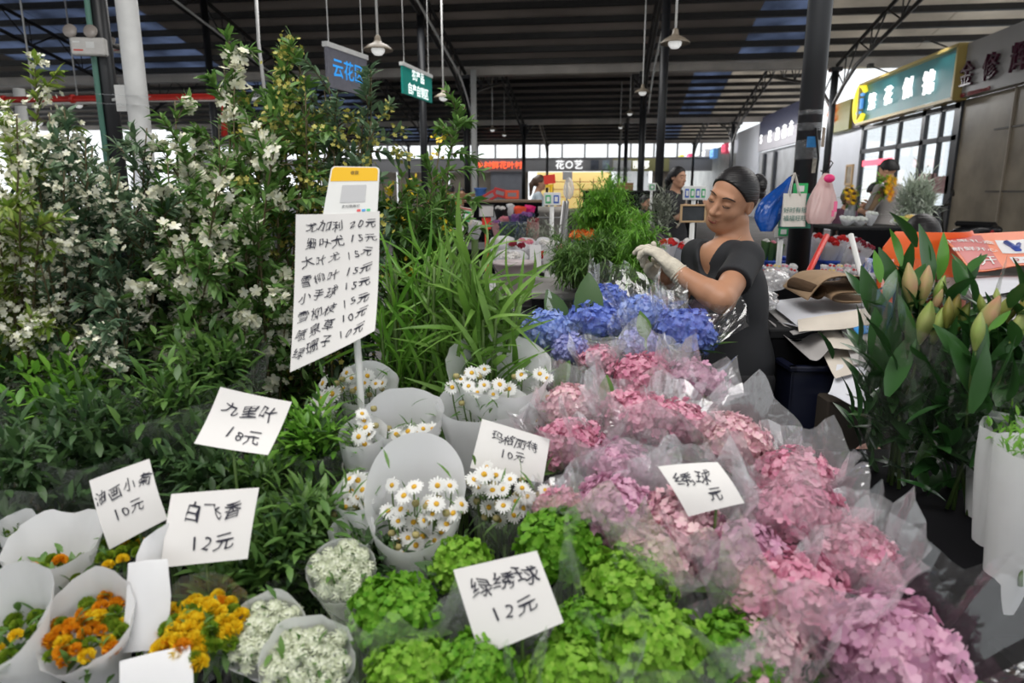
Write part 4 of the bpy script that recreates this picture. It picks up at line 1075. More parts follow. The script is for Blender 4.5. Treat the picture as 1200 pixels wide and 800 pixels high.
branch_bundle('flowering_branches', 'leafy branches with few blossoms around the foot of the white drain pipe', 'branches', ground_pt(150, 1.5), low(6, 120, 200, 170, 240, 1.35, 1.65) + low(13, 110, 210, 175, 410, 1.2, 1.5) + [at(172, 150, 1.5), at(180, 165, 1.5)], 23, M_leaf_blue, .028, 66, 7, .03, group=G_B, bloom_size=.0062)
branch_bundle('leafy_branches', 'bright green leafy branches right of the white drain pipe', 'branches', ground_pt(215, 1.5), low(8, 190, 250, 120, 200, 1.4, 1.6) + low(13, 180, 270, 165, 400, 1.25, 1.55) + [at(205, 118, 1.5)], 24, M_leaf_mid, .03, 66, 6, .05, group=G_B)
branch_bundle('leafy_branches', 'dark leafy branches left of the handwritten list', 'branches', ground_pt(280, 1.48), low(9, 240, 330, 110, 200, 1.4, 1.6) + low(14, 240, 345, 165, 400, 1.3, 1.5) + [at(268, 45, 1.5), at(262, 70, 1.5), at(275, 80, 1.5)], 25, M_leaf_mid, .03, 66, 6, .03, group=G_B)
branch_bundle('leafy_branches', 'tallest yellow-tipped branches rising behind the handwritten list', 'branches', ground_pt(335, 1.52), [at(342, 46, 1.5), at(350, 60, 1.5), at(335, 75, 1.52), at(330, 100, 1.5)] + low(8, 310, 390, 90, 170, 1.42, 1.6) + low(6, 320, 400, 170, 320, 1.4, 1.55), 26, M_leaf_mid, .03, 64, 6, .10, M_yellowtip, bloom_top=True, bloom_size=.0052, group=G_B)
branch_bundle('leafy_branches', 'grey-green branches with a yellow sprig right of the grey hanging sign', 'branches', ground_pt(405, 1.52), [at(435, 82, 1.5), at(433, 104, 1.5), at(384, 90, 1.5), at(380, 104, 1.5), at(426, 125, 1.5)] + low(9, 365, 450, 122, 195, 1.45, 1.6) + low(5, 390, 460, 190, 330, 1.42, 1.55), 27, M_leaf_blue, .029, 60, 6, .05, M_yellowtip, bloom_top=True, bloom_size=.0052, group=G_B)
branch_bundle('leafy_branches', 'loose green branches with tiny yellow blooms right of the payment card', 'branches', ground_pt(475, 1.6), [at(545, 125, 1.7), at(530, 155, 1.7), at(520, 148, 1.7)] + low(9, 440, 520, 170, 260, 1.55, 1.75) + low(6, 450, 530, 240, 330, 1.5, 1.7), 28, M_leaf_mid, .03, 70, 7, .012, mat('tiny_yellow', (.75, .55, .03), .5), group=G_B, bloom_size=.006)
# long-bladed green stems behind the daisies
def blade_bunch(name, label, base, tips, seed, m, length, per=14, group=None, wide=1.0):
    rng = np.random.default_rng(seed); th = thing(name, label, 'greenery', base, group); st = MB(); LP = []; LD = []; LS = []
    for tip in tips:
        b = base + rng.normal(size=3) * np.array([.03, .03, 0]); path = bez(b, b * .5 + tip * .5 + UP * .05, tip, 10); st.tube(path, .0035, 5)
        t = rng.uniform(.35, 1, per) * 8.99; ii = t.astype(int); pos = path[ii] + (path[ii + 1] - path[ii]) * (t - ii)[:, None]
        dv = rng.normal(size=(per, 3)) * .55 + np.array([0, 0, .9]); LP.append(pos); LD.append(dv); LS.append(length * rng.uniform(.6, 1.2, per))
    st.build('stems', M_stem, th); LP = np.concatenate(LP); LD = np.concatenate(LD); LS = np.concatenate(LS)
    lf = MB(); S = np.stack([LS * wide, LS, LS], 1); lf.scatter(BLADE, LP, frames(LD, rng.uniform(-3, 3, len(LP))), S); lf.build('leaves', m, th); return th
M_blade = mat('leaf_blade', (.12, .27, .035), .45, color2=(.24, .42, .09), island=True, trans=.35)
G_L = 'bunches of long-bladed greenery behind the daisies'
rng = np.random.default_rng(12)
blade_bunch('blade_greenery', 'long-bladed green stems directly right of the handwritten list', ground_pt(475, 1.42), low(16, 445, 512, 300, 370, 1.38, 1.5), 31, M_leaf_bright, .12, 16, G_L)
blade_bunch('blade_greenery', 'long-bladed green stems behind the squared white daisy sleeve', ground_pt(525, 1.42), low(18, 495, 562, 300, 370, 1.38, 1.5), 32, M_blade, .13, 16, G_L)
blade_bunch('blade_greenery', 'broad arching blades leaning right towards the white flower boxes', ground_pt(565, 1.42), low(16, 540, 596, 305, 375, 1.36, 1.5) + [at(606, 340, 1.4), at(602, 365, 1.4)], 33, M_blade, .15, 14, G_L, 1.2)
# sleeved leafy bunches on the low left
def leaf_bouquet(label, seed, px, py, d, wpx, hpx, m=M_leaf_bright, n=360, film_m=M_filmG, back=30, lean=(0, 0), leaf=.034, tpl=LEAF, sp=2):
    rng = np.random.default_rng(seed)
    th, c, r, ax = sleeve_bouquet('leafy_bouquet', label, 'bouquet', px, py, d, wpx, hpx, rng, back, mt=film_m, axis=lean, group='leafy bunches in clear sleeves', r0=.45, ragged=.3, crumple=.07)
    pts = rng.normal(size=(n, 3)) * np.array([.4, .4, .45]) * r; pts[:, 2] -= np.abs(pts[:, 2]) * .2 + r * .1
    lf = MB(); R = frame(ax); lf.scatter(tpl, c + pts @ R.T, frames(pts @ R.T / r * .8 + UP * .5 + rng.normal(size=(n, 3)) * .5), leaf * rng.uniform(.6, 1.2, n)); lf.build('leaves', m, th)
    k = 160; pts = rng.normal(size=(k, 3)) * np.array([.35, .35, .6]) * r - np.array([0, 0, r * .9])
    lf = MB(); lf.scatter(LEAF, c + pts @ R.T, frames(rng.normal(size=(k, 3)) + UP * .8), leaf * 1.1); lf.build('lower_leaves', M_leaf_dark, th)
    stems_down(th, c - ax * r * .5, ax, r, rng, 4)
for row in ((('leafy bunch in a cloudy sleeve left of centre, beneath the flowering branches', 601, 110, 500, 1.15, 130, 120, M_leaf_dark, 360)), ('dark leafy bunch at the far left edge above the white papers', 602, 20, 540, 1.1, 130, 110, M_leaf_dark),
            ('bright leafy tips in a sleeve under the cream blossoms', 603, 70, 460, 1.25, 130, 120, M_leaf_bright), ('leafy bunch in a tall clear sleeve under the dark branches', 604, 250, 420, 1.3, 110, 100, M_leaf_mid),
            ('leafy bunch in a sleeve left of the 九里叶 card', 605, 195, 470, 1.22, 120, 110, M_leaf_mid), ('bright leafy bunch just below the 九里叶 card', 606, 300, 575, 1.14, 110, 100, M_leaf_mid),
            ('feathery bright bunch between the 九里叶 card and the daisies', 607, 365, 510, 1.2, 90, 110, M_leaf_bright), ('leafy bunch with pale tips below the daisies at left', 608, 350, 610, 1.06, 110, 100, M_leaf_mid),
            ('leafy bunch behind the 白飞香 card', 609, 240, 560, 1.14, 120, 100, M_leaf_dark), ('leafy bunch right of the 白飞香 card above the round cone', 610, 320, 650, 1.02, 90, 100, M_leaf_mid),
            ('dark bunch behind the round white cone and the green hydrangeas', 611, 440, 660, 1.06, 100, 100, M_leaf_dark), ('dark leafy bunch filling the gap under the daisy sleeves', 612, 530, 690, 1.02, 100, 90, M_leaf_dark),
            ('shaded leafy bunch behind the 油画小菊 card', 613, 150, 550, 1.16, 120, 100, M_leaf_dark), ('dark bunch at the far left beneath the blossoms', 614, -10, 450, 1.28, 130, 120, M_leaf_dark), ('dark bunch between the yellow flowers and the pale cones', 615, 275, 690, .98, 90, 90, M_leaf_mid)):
    leaf_bouquet(*row)
# =================================================================== PEOPLE
class Flesh:
    """signed distance field of tapered limbs and ellipsoids, meshed as one continuous surface"""
    def __init__(s): s.ops = []
    def cap(s, a, b, ra, rb=None, k=.03, sub=False, cut=None):
        a = np.asarray(a, float); b = np.asarray(b, float); rb = ra if rb is None else rb
        lo = np.minimum(a - ra, b - rb); hi = np.maximum(a + ra, b + rb)
        s.ops.append(('cap', (a, b, ra, rb, cut), k, sub, lo, hi)); return s
    def ell(s, c, rad, R=None, k=.03, sub=False):
        c = np.asarray(c, float); rad = np.asarray(rad, float); R = np.eye(3) if R is None else np.asarray(R)
        e = np.sqrt(((R * rad) ** 2).sum(1)); s.ops.append(('ell', (c, rad, R), k, sub, c - e, c + e)); return s
    def plane(s, p, n):
        s.ops.append(('pl', (np.asarray(p, float), unit(n)), 0, True, None, None)); return s
    def axes(s, step, fine=None):
        lo = np.min([o[4] for o in s.ops if not o[3]], 0) - .03; hi = np.max([o[5] for o in s.ops if not o[3]], 0) + .03
        A = []
        for i in range(3):
            if fine is None: A.append(np.arange(lo[i], hi[i] + step, step)); continue
            fl, fh, fs = fine[0][i], fine[1][i], fine[2]; x = lo[i]; L = []
            while x < hi[i] + step: L.append(x); x += fs if fl <= x <= fh else step
            A.append(np.array(L))
        return A
    def mesh(s, step=.01, fine=None, smooth=1):
        xs, ys, zs = s.axes(step, fine); D = np.full((len(xs), len(ys), len(zs)), 1.0, np.float32)
        for kind, par, k, sub, lo, hi in s.ops:
            if kind == 'pl': sl = [slice(0, len(q)) for q in (xs, ys, zs)]
            else:
                mg = max(k * 1.5, .03) + .01; sl = [slice(max(0, np.searchsorted(q, lo[i] - mg)), np.searchsorted(q, hi[i] + mg)) for i, q in enumerate((xs, ys, zs))]
            X, Y, Z = np.meshgrid(xs[sl[0]], ys[sl[1]], zs[sl[2]], indexing='ij')
            if X.size == 0: continue
            P = np.stack([X, Y, Z], -1).astype(np.float32)
            if kind == 'cap':
                a, b, ra, rb, cut = par; ab = b - a; t = np.clip(((P - a) @ ab) / max(ab @ ab, 1e-9), 0, 1)
                d = np.linalg.norm(P - a - t[..., None] * ab, axis=-1) - (ra + (rb - ra) * t)
                if cut is not None: d = np.maximum(d, (P - b) @ unit(ab) - cut)
            elif kind == 'ell':
                c, rad, R = par; q = (P - c) @ R; k0 = np.linalg.norm(q / rad, axis=-1); k1 = np.linalg.norm(q / rad ** 2, axis=-1); d = k0 * (k0 - 1) / np.maximum(k1, 1e-6)
            else: d = -((P - par[0]) @ par[1])
            d = d.astype(np.float32); o = D[tuple(sl)]; k = max(k, 1e-4)
            if sub:
                d2 = -d if kind != 'pl' else -d
                h = np.clip(.5 + .5 * (d2 - o) / k, 0, 1); D[tuple(sl)] = o * (1 - h) + d2 * h + k * h * (1 - h)
            else:
                h = np.clip(.5 + .5 * (o - d) / k, 0, 1); D[tuple(sl)] = o * (1 - h) + d * h - k * h * (1 - h)
        return nets(D, xs, ys, zs, smooth)
def nets(D, xs, ys, zs, smooth=1):
    S = D < 0; n = [q - 1 for q in D.shape]
    c = np.zeros(n, np.int8)
    offs = [(i, j, k) for i in (0, 1) for j in (0, 1) for k in (0, 1)]
    for i, j, k in offs: c += S[i:i + n[0], j:j + n[1], k:k + n[2]]
    act = (c > 0) & (c < 8); I = np.argwhere(act); idx = np.full(n, -1, np.int64); idx[act] = np.arange(len(I))
    acc = np.zeros((len(I), 3)); cnt = np.zeros(len(I))
    ax = (xs, ys, zs)
    val = {o: D[I[:, 0] + o[0], I[:, 1] + o[1], I[:, 2] + o[2]] for o in offs}
    pos = {o: np.stack([ax[q][I[:, q] + o[q]] for q in range(3)], 1) for o in offs}
    for a in offs:
        for q in range(3):
            if a[q] == 0:
                b = list(a); b[q] = 1; b = tuple(b); va, vb = val[a], val[b]; m = (va < 0) != (vb < 0)
                t = (va[m] / (va[m] - vb[m]))[:, None]; acc[m] += pos[a][m] * (1 - t) + pos[b][m] * t; cnt[m] += 1
    V = acc / np.maximum(cnt, 1)[:, None]; F = []
    for q in range(3):
        u, v = (q + 1) % 3, (q + 2) % 3
        sa = [slice(None)] * 3; sb = [slice(None)] * 3; sa[q] = slice(0, -1); sb[q] = slice(1, None)
        ch = S[tuple(sa)] != S[tuple(sb)]; E = np.argwhere(ch); E = E[(E[:, u] > 0) & (E[:, v] > 0) & (E[:, u] < D.shape[u] - 1) & (E[:, v] < D.shape[v] - 1)]
        def cell(du, dv):
            e = E.copy(); e[:, u] += du; e[:, v] += dv; return idx[e[:, 0], e[:, 1], e[:, 2]]
        f = np.stack([cell(-1, -1), cell(0, -1), cell(0, 0), cell(-1, 0)], 1); fl = S[E[:, 0], E[:, 1], E[:, 2]]
        f = np.where(fl[:, None], f, f[:, ::-1]); F.append(f)
    F = np.concatenate(F); F = F[(F >= 0).all(1)]
    for _ in range(smooth):
        A = np.zeros_like(V); N = np.zeros(len(V))
        for i in range(4): np.add.at(A, F[:, i], V[F[:, (i + 1) % 4]]); np.add.at(N, F[:, i], 1)
        V = V * .5 + .5 * A / np.maximum(N, 1)[:, None]
    return V, F
def flesh_obj(fl, name, mt, parent, step=.01, fine=None, smooth=1):
    V, F = fl.mesh(step, fine, smooth)
    mb = MB(); mb.add(V, F, 0, True); return mb.build(name, mt, parent)

M_skin = mat('skin', (.50, .27, .17), .5, noise=.1, nscale=18, spec=.35)
M_skin_w = mat('skin_tanned', (.46, .235, .14), .48, noise=.12, nscale=14, spec=.35)
M_hair = mat('hair_black', (.009, .008, .009), .42, spec=.35)
M_hairb = mat('hair_brown', (.07, .035, .018), .4)
M_lip = mat('lip', (.28, .07, .06), .4); M_brow = mat('brow', (.03, .02, .017), .7)
def hair_strand_bump(m):
    nt = m.node_tree; N = nt.nodes; L = nt.links; p = N['Principled BSDF']
    tc = N.new('ShaderNodeTexCoord'); mp = N.new('ShaderNodeMapping'); mp.inputs['Scale'].default_value = (14, 14, 260); nz = N.new('ShaderNodeTexNoise'); nz.inputs['Scale'].default_value = 1
    b = N.new('ShaderNodeBump'); b.inputs['Strength'].default_value = .35; b.inputs['Distance'].default_value = .01
    L.new(tc.outputs['Object'], mp.inputs['Vector']); L.new(mp.outputs[0], nz.inputs['Vector']); L.new(nz.outputs['Fac'], b.inputs['Height']); L.new(b.outputs[0], p.inputs['Normal'])
hair_strand_bump(M_hair)
def head_flesh(fl, c, R, s=1.0, ears=True):
    """head in its own frame: x to its left, y forward, z up"""
    P = lambda x, y, z: c + R @ (np.array([x, y, z]) * s)
    E = lambda x, y, z, r, k, sub=False, Q=None: fl.ell(P(x, y, z), np.array(r) * s, R if Q is None else R @ Q, k * s, sub)
    E(0, -.008, .03, (.073, .087, .084), .01)
    E(0, .028, -.03, (.058, .058, .07), .035)
    E(0, .05, -.072, (.034, .028, .03), .03)
    fl.cap(P(.0, .062, -.089), P(0, .060, -.091), .017 * s, None, .022 * s)
    for q in (-1, 1):
        E(q * .036, .05, -.028, (.026, .024, .022), .022)
        fl.cap(P(q * .05, .0, -.055), P(q * .024, .05, -.085), .018 * s, .014 * s, .025 * s)
    E(0, .072, .028, (.046, .014, .012), .014)
    for q in (-1, 1): E(q * .031, .09, .008, (.017, .014, .011), .012, True)
    for q in (-1, 1): E(q * .031, .071, .006, (.0145, .0125, .011), .004)
    fl.cap(P(0, .081, .008), P(0, .104, -.031), .0065 * s, .0115 * s, .013 * s)
    for q in (-1, 1): E(q * .013, .089, -.034, (.0085, .01, .0075), .008)
    E(0, .084, -.053, (.018, .009, .012), .012)
    E(0, .087, -.059, (.021, .008, .0045), .005); E(0, .086, -.067, (.018, .008, .0055), .005)
    if ears:
        for q in (-1, 1): E(q * .074, -.012, -.004, (.008, .02, .031), .008, Q=rotx(-.2)); E(q * .081, -.008, -.003, (.005, .01, .017), .005, True)
def head_details(th, c, R, s=1.0, lid=True, glance=False):
    P = lambda x, y, z: c + R @ (np.array([x, y, z]) * s)
    for q in (-1, 1):
        mb = MB(); mb.tube([P(q * .013, .0865, .026), P(q * .028, .0865, .0325), P(q * .044, .078, .031), P(q * .054, .066, .0245)], np.array([.0022, .0030, .0024, .0012]) * s, 6, squash=.5); mb.build('eyebrow', M_brow, th)
        mb = MB(); mb.tube([P(q * .016, .0805, -.000), P(q * .026, .0842, -.0035), P(q * .036, .0832, -.0035), P(q * .047, .0755, .000)], np.array([.0011, .0017, .0017, .001]) * s, 6); mb.build('eyelash', M_brow, th)
    mb = MB()
    for z, h, w in ((-.0590, .0042, .0205), (-.0672, .0048, .0175)):
        G = []
        for i in range(9):
            x = (i / 8 - .5) * 2; row = []
            for j in range(5):
                t = (j / 4 - .5) * 2; row.append(P(x * w, .0885 + .0073 * math.sqrt(max(0, 1 - x * x * .95)) * (1 - .25 * t * t) - .0012, z + t * h * (1 - .75 * x * x)))
            G.append(row)
        mb.grid(G)
    mb.build('lips', M_lip, th)

# ------------------------------------------------------------------ the woman tying greenery
def glove(th, wrist, d, palm_n, side, curl, s=1.0, spread=.16, thumb_out=.7, back=.05, mt=None, name='glove', cuff=True, step=.0026):
    """knitted glove: palm, four unequal bent fingers and a thumb from the side of the palm"""
    d = unit(d); n = unit(palm_n - d * (palm_n @ d)); x = np.cross(d, n) * side
    P = lambda a, b, c_: wrist + (x * a + d * b + n * c_) * s
    fl = Flesh()
    fl.cap(wrist - d * back * s, P(0, .01, 0), .030 * s, .028 * s, .02)
    Rm = np.stack([x, d, n], 1)
    fl.ell(P(0, .05, 0), np.array([.041, .05, .018]) * s, Rm, .02)
    for i, (fx, L, cu) in enumerate(((-.03, .062, 1.1), (-.01, .073, 1.0), (.011, .069, 1.0), (.03, .054, 1.15))):
        p = P(fx, .085 - abs(fx) * .25, 0); a = (curl[i] if isinstance(curl, (list, tuple)) else curl) * .55; dirx = x * (fx * spread / .03)
        rr = .0098 * s
        for seg, fr in enumerate((.45, .32, .25)):
            dv = unit(d * math.cos(a) + n * math.sin(a) + dirx * (1 - seg * .3)); q = p + dv * L * fr * s; fl.cap(p, q, rr, rr * .93, .006); p = q; rr *= .93; a += (curl[i] if isinstance(curl, (list, tuple)) else curl) * cu * .8
    p = P(-.032, .022, .006); a = .2
    for L, rr in ((.042, .0135), (.032, .0115), (.024, .0105)):
        dv = unit(-x * thumb_out * (1 - a * .6) + d * .75 + n * a); q = p + dv * L * s; fl.cap(p, q, rr * s, rr * .92 * s, .01); p = q; a += .35
    o = flesh_obj(fl, name, mt or M_glove, th, step, None, 1)
    if not cuff: return o
    mb = MB()
    for i in range(4): mb.lathe([(.0305 * s, -.003), (.0325 * s, 0), (.0305 * s, .003)], 20, wrist - d * (.012 + i * .009) * s, frame(d))
    c = mb.build('cuff', M_glove, None, np.array(th.location)); c.parent = o; c.location = (0, 0, 0)
    return o
M_glove = mat('knit_glove', (.62, .57, .47), .9, noise=.15, nscale=60, bump=.3)
M_shirt = mat('black_tshirt', (.014, .015, .019), .8, noise=.3, nscale=6)
M_trouser = mat('black_trousers', (.01, .01, .012), .8)
def woman():
    dH = 2.13
    H = at(857, 233.5, dH); yaw, pit, rol = R_(50), R_(10), R_(-21); hs = .86
    Fh = math.cos(yaw) * -AHEAD + math.sin(yaw) * -RIGHT
    F = math.cos(pit) * Fh - math.sin(pit) * UP; U = math.cos(pit) * UP + math.sin(pit) * Fh; S = np.cross(F, U)
    # head frame columns: x (to her left), y forward, z up
    S = np.cross(U, F) * -1.0
    X = np.cross(F, U); R = np.stack([X, F, U], 1)
    # X = F x U points to her right; flip so that frame is right-handed anyway (symmetric head)
    R = R @ roty(rol)
    SL, SR = at(875, 302, 2.05), at(817, 298, 2.26)
    NB = at(861, 287, 2.18); HIP = at(850, 430, 2.2)
    EL, WL = at(846, 352, 1.90), at(795, 320, 2.0)
    ER, WR = at(812, 352, 2.26), at(786, 331, 2.12)
    up = unit(NB - HIP); sd = unit((SL - SR) - up * ((SL - SR) @ up)); fw = np.cross(up, sd)
    if fw @ (-RIGHT - AHEAD) < 0: fw = -fw
    TR = np.stack([sd, fw, up], 1)
    mid = (SL + SR) / 2
    base = np.array([HIP[0], HIP[1], 0.0])
    th = thing('person', 'woman in black V-neck T-shirt and cream gloves bundling greens beside the dark pillar', 'person', base)
    T = lambda x, y, z: NB + TR @ np.array([x, y, z])
    def torso(fl, o=0.0, k=.05):
        fl.ell(T(0, .005, -.165), np.array([.118, .09, .14]) + o, TR, k); fl.ell(T(0, .0, -.27), np.array([.11, .09, .15]) + o, TR, k)
        for q in (-1, 1): fl.ell(T(q * .055, .068, -.17), np.array([.062, .05, .06]) + o, TR, .05)
        fl.cap(SR, SL, .036 + o, .036 + o, .045); fl.cap(T(0, -.03, -.03), mid, .05 + o * .6, .05 + o, .05)
    def hips(fl, o=0.0):
        fl.ell(T(0, 0, -.40), np.array([.112, .096, .12]) + o, TR, .05)
        fl.ell(HIP, (.125 + o, .105 + o, .13 + o), TR, .05)
    legs = []
    for q in (-1, 1):
        hp = HIP + sd * q * .085 - UP * .05; kn = np.array([hp[0], hp[1], .43]) + fw * .02 * np.array([1, 1, 0]); an = np.array([hp[0], hp[1], .07]) - fw * .01 * np.array([1, 1, 0]); legs.append((hp, kn, an))
    body = Flesh()
    torso(body); hips(body)
    for hp, kn, an in legs:
        body.cap(hp, kn, .082, .055, .04); body.cap(kn, an, .053, .036, .02); body.cap(an - UP * .02, np.array([an[0], an[1], .035]) + fw * np.array([.13, .13, 0]), .035, .028, .02)
    body.cap(T(0, -.01, -.03), H + R @ np.array([0, -.025, -.05]), .052, .045, .03)
    for q in (-1, 1): body.cap(H + R @ np.array([q * .045, -.02, -.055]), T(q * .02, .045, -.04), .014, .01, .03)   # neck tendons
    for sh, el, wr in ((SL, EL, WL), (SR, ER, WR)):
        body.cap(sh, el, .042, .036, .025); m_ = el * .72 + wr * .28; body.cap(el, m_, .035, .0365, .012); body.cap(m_, wr, .0365, .026, .012); body.cap(wr, wr + unit(wr - el) * .04, .026, .024, .01)
    head_flesh(body, H, R, hs)
    hl = H - .16; hh = H + .14
    flesh_obj(body, 'body', M_skin_w, th, .0075, (hl, hh, .0032), 1)
    head_details(th, H, R, hs)
    # hair: swept back into a bun, hairline cut above the brow, ear free
    P = lambda x, y, z: H + R @ (np.array([x, y, z]) * hs)
    hair = Flesh(); hair.ell(P(0, -.006, .030), (.068, .079, .077), R, .01); hair.ell(P(0, -.038, .0), (.058, .05, .06), R, .03)
    nr = R @ unit(np.array([0, .80, -.60])); hair.plane(P(0, .062, .074), nr)
    for q in (-1, 1): hair.ell(P(q * .074, .012, -.02), (.03, .038, .03), R, .012, True)
    hair.ell(P(0, -.02, -.11), (.1, .1, .065), R, .015, True)
    flesh_obj(hair, 'hair', M_hair, th, .004, None, 1)
    bun = Flesh(); bc = P(-.0, -.142, .02)
    rr = np.random.default_rng(3)
    for k in range(16): bun.ell(bc + R @ (unit(rr.normal(size=3)) * np.array([.03, .022, .034])), (.014, .012, .014), R, .008)
    bun.ell(bc, (.026, .024, .03), R, .01); bun.cap(bc, P(0, -.08, .02), .016, .02, .01); flesh_obj(bun, 'hair_bun', M_hair, th, .004, None, 0)
    for q in (-1, 1):   # fine hairs at the temple
        pass
    # T-shirt
    sh = Flesh(); torso(sh, .011)
    sh.ell(T(0, .0, -.36), np.array([.114, .095, .15]) + .006, TR, .05); hips(sh, .024)
    for a, b, e in ((SL, EL, .58), (SR, ER, .6)):
        q = a + (b - a) * e; sh.cap(a, q, .047, .052, .02, cut=.0)
    sh.plane(T(0, 0, -.49), -up)
    vp = T(.0, .135, -.125)
    sh.cap(T(0, -.01, .03), T(0, .01, .0), .068, .066, .01, True)
    sh.cap(T(0, .055, .02), vp, .07, .004, .006, True); sh.cap(T(0, .12, .02), vp + fw * .03, .07, .004, .006, True)
    flesh_obj(sh, 't_shirt', M_shirt, th, .0055, None, 1)
    tr = Flesh(); hips(tr, .02)
    for hp, kn, an in legs: tr.cap(hp, kn, .09, .066, .04); tr.cap(kn, an, .066, .056, .03, cut=0.0)
    tr.plane(T(0, 0, -.40), up * 1.0); flesh_obj(tr, 'trousers', M_trouser, th, .009, None, 1)
    for hp, kn, an in legs:
        f = Flesh(); a = np.array([an[0], an[1], .045]) - fw * np.array([.03, .03, 0]); f.cap(a, a + fw * np.array([.19, .19, 0]) - UP * .012, .046, .034, .02); f.plane((0, 0, .002), -UP); flesh_obj(f, 'shoe', M_black, th, .008)
    # gloves
    toH = at(765, 291, 2.03) - WL
    glove(th, WL + unit(toH) * .012, toH, unit(-UP * .25 - RIGHT * .75 + AHEAD * .5), 1, [.75, .62, .66, .8], .98)
    toH2 = at(764, 318, 2.1) - WR
    glove(th, WR + unit(toH2) * .01, toH2, unit(UP * .5 - RIGHT * .6 - AHEAD * .2), -1, [.7, .6, .7, .8], .95)
    # necklace
    mb = MB(); a, b = T(-.055, .035, .03), T(.06, .03, .02); lo = T(.0, .1, -.075)
    pts = bez(a, lo * 2 - (a + b) / 2, b, 16); mb.tube(pts, .0009, 5); mb.lathe([(0, -.003), (.003, 0), (0, .003)], 8, pts[8] - UP * .003); mb.build('necklace', mat('fine_gold', (.6, .45, .3), .3, metal=.8), th)
    return th
woman()
# =================================================================== OTHER PEOPLE
def figure(label, px, d, H, yaw, top_m, low_m, hair='short', hands=(None, None), lean=0.0, seat=None, pitch=8, skirt=False, zfeet=0.0, hair_m=None, sleeves=.55, base=None, coat=0.0, head_yaw=0, turn=None):
    """standing or seated person; yaw 0 faces the camera, +90 faces right in the picture; hands are (side, forward, up from floor) in metres"""
    p = at(px, 260, d) if base is None else np.asarray(base, float); g = np.array([p[0], p[1], zfeet])
    a = R_(yaw); fw = math.cos(a) * -AHEAD + math.sin(a) * RIGHT; lf = np.cross(UP, fw)      # lf: the person's left
    s = H / 1.68
    th = thing('person', label, 'person', g)
    L = lambda x, y, z: g + (lf * x + fw * y) * s + UP * z * s
    hz = .90 if seat is None else seat / s + .08
    la = math.atan(lean); dz = hz - .90
    tors = lambda x, y, z: L(x, y * math.cos(la) + math.sin(la) * (z - .90), .9 + dz + (z - .9) * math.cos(la) - y * math.sin(la))
    up = unit(tors(0, 0, 1.4) - tors(0, 0, .9)); TR = np.stack([lf, np.cross(up, lf), up], 1)
    NB, HC = tors(0, -.01, 1.40), tors(0, .035, 1.555)
    hy = R_(yaw + head_yaw); hf = math.cos(hy) * -AHEAD + math.sin(hy) * RIGHT; pt = R_(pitch)
    F = math.cos(pt) * hf - math.sin(pt) * UP; U = math.cos(pt) * UP + math.sin(pt) * hf
    HR = np.stack([np.cross(F, U), F, U], 1)
    def torso(fl, o=0):
        o *= s
        fl.ell(tors(0, 0, 1.22), np.array([.15, .1, .17]) * s + o, TR, .05); fl.ell(tors(0, 0, 1.04), np.array([.135, .1, .16]) * s + o, TR, .05)
        fl.cap(tors(-.145, 0, 1.355), tors(.145, 0, 1.355), .042 * s + o, None, .05)
    def hips(fl, o=0): fl.ell(tors(0, 0, .9), np.array([.155, .12, .12]) * s + o * s, TR, .05)
    legs = []
    for q in (-1, 1):
        hp = tors(q * .085, 0, .87)
        if seat is None: kn, an = L(q * .09, .02, .47), L(q * .095, -.01, .075)
        else: kn, an = L(q * .12, .42, hz - .02), L(q * .12, .42, .075)
        legs.append((hp, kn, an))
    body = Flesh(); torso(body); hips(body)
    for hp, kn, an in legs:
        body.cap(hp, kn, .082 * s, .055 * s, .04); body.cap(kn, an, .052 * s, .036 * s, .02); body.cap(an - UP * .03, an - UP * .04 + fw * .13, .034 * s, .026 * s, .02)
    body.cap(NB - up * .02, HC - U * .07, .055 * s, .05 * s, .03)
    arms = []
    for q, h in zip((1, -1), hands):
        sh = tors(q * .155, 0, 1.35)
        if h is None: el, wr = tors(q * .2, -.03, 1.08), tors(q * .2, .06, .85)
        else:
            wr = L(*h); v = wr - sh; dist = min(np.linalg.norm(v), .5 * s); ab = .27 * s
            mid = sh + v * .5; hgt = math.sqrt(max(ab ** 2 - (dist / 2) ** 2, .0009)); dv = unit(-UP * .8 + lf * q * .55 - fw * .25); vn = unit(v); dv = unit(dv - vn * (dv @ vn)); el = mid + dv * hgt
        body.cap(sh, el, .044 * s, .037 * s, .03); body.cap(el, wr, .038 * s, .025 * s, .012); arms.append((q, sh, el, wr))
    head_flesh(body, HC, HR, s)
    flesh_obj(body, 'body', M_skin, th, .014, (HC - .15, HC + .15, .0055), 1)
    head_details(th, HC, HR, s)
    for q, sh, el, wr in arms: glove(th, wr, wr - el, unit(-lf * q + fw * .3), q, .5, s * .92, mt=M_skin, name='hand', cuff=False, step=.0042, back=.02)
    hr = Flesh(); P = lambda x, y, z: HC + HR @ (np.array([x, y, z]) * s)
    hr.ell(P(0, -.01, .034), np.array([.081, .095, .09]) * s, HR, .01); hr.ell(P(0, -.05, .0), np.array([.075, .068, .075]) * s, HR, .03)
    if hair in ('tail', 'long'): hr.cap(P(0, -.1, .03), P(0, -.13, -.05), .035 * s, .04 * s, .02); hr.cap(P(0, -.13, -.05), P(0, -.12, -.2 if hair == 'tail' else -.26), .04 * s, .015 * s, .02)
    hr.plane(P(0, .066, .07), HR @ unit(np.array([0, .85, -.53])))
    if hair == 'short': hr.ell(P(0, .0, -.085), np.array([.12, .16, .085]) * s, HR, .015, True)
    if hair == 'bob':
        for q in (-1, 1): hr.cap(P(q * .068, -.02, .02), P(q * .07, -.01, -.07), .03 * s, .025 * s, .015)
    flesh_obj(hr, 'hair', hair_m or M_hair, th, .007)
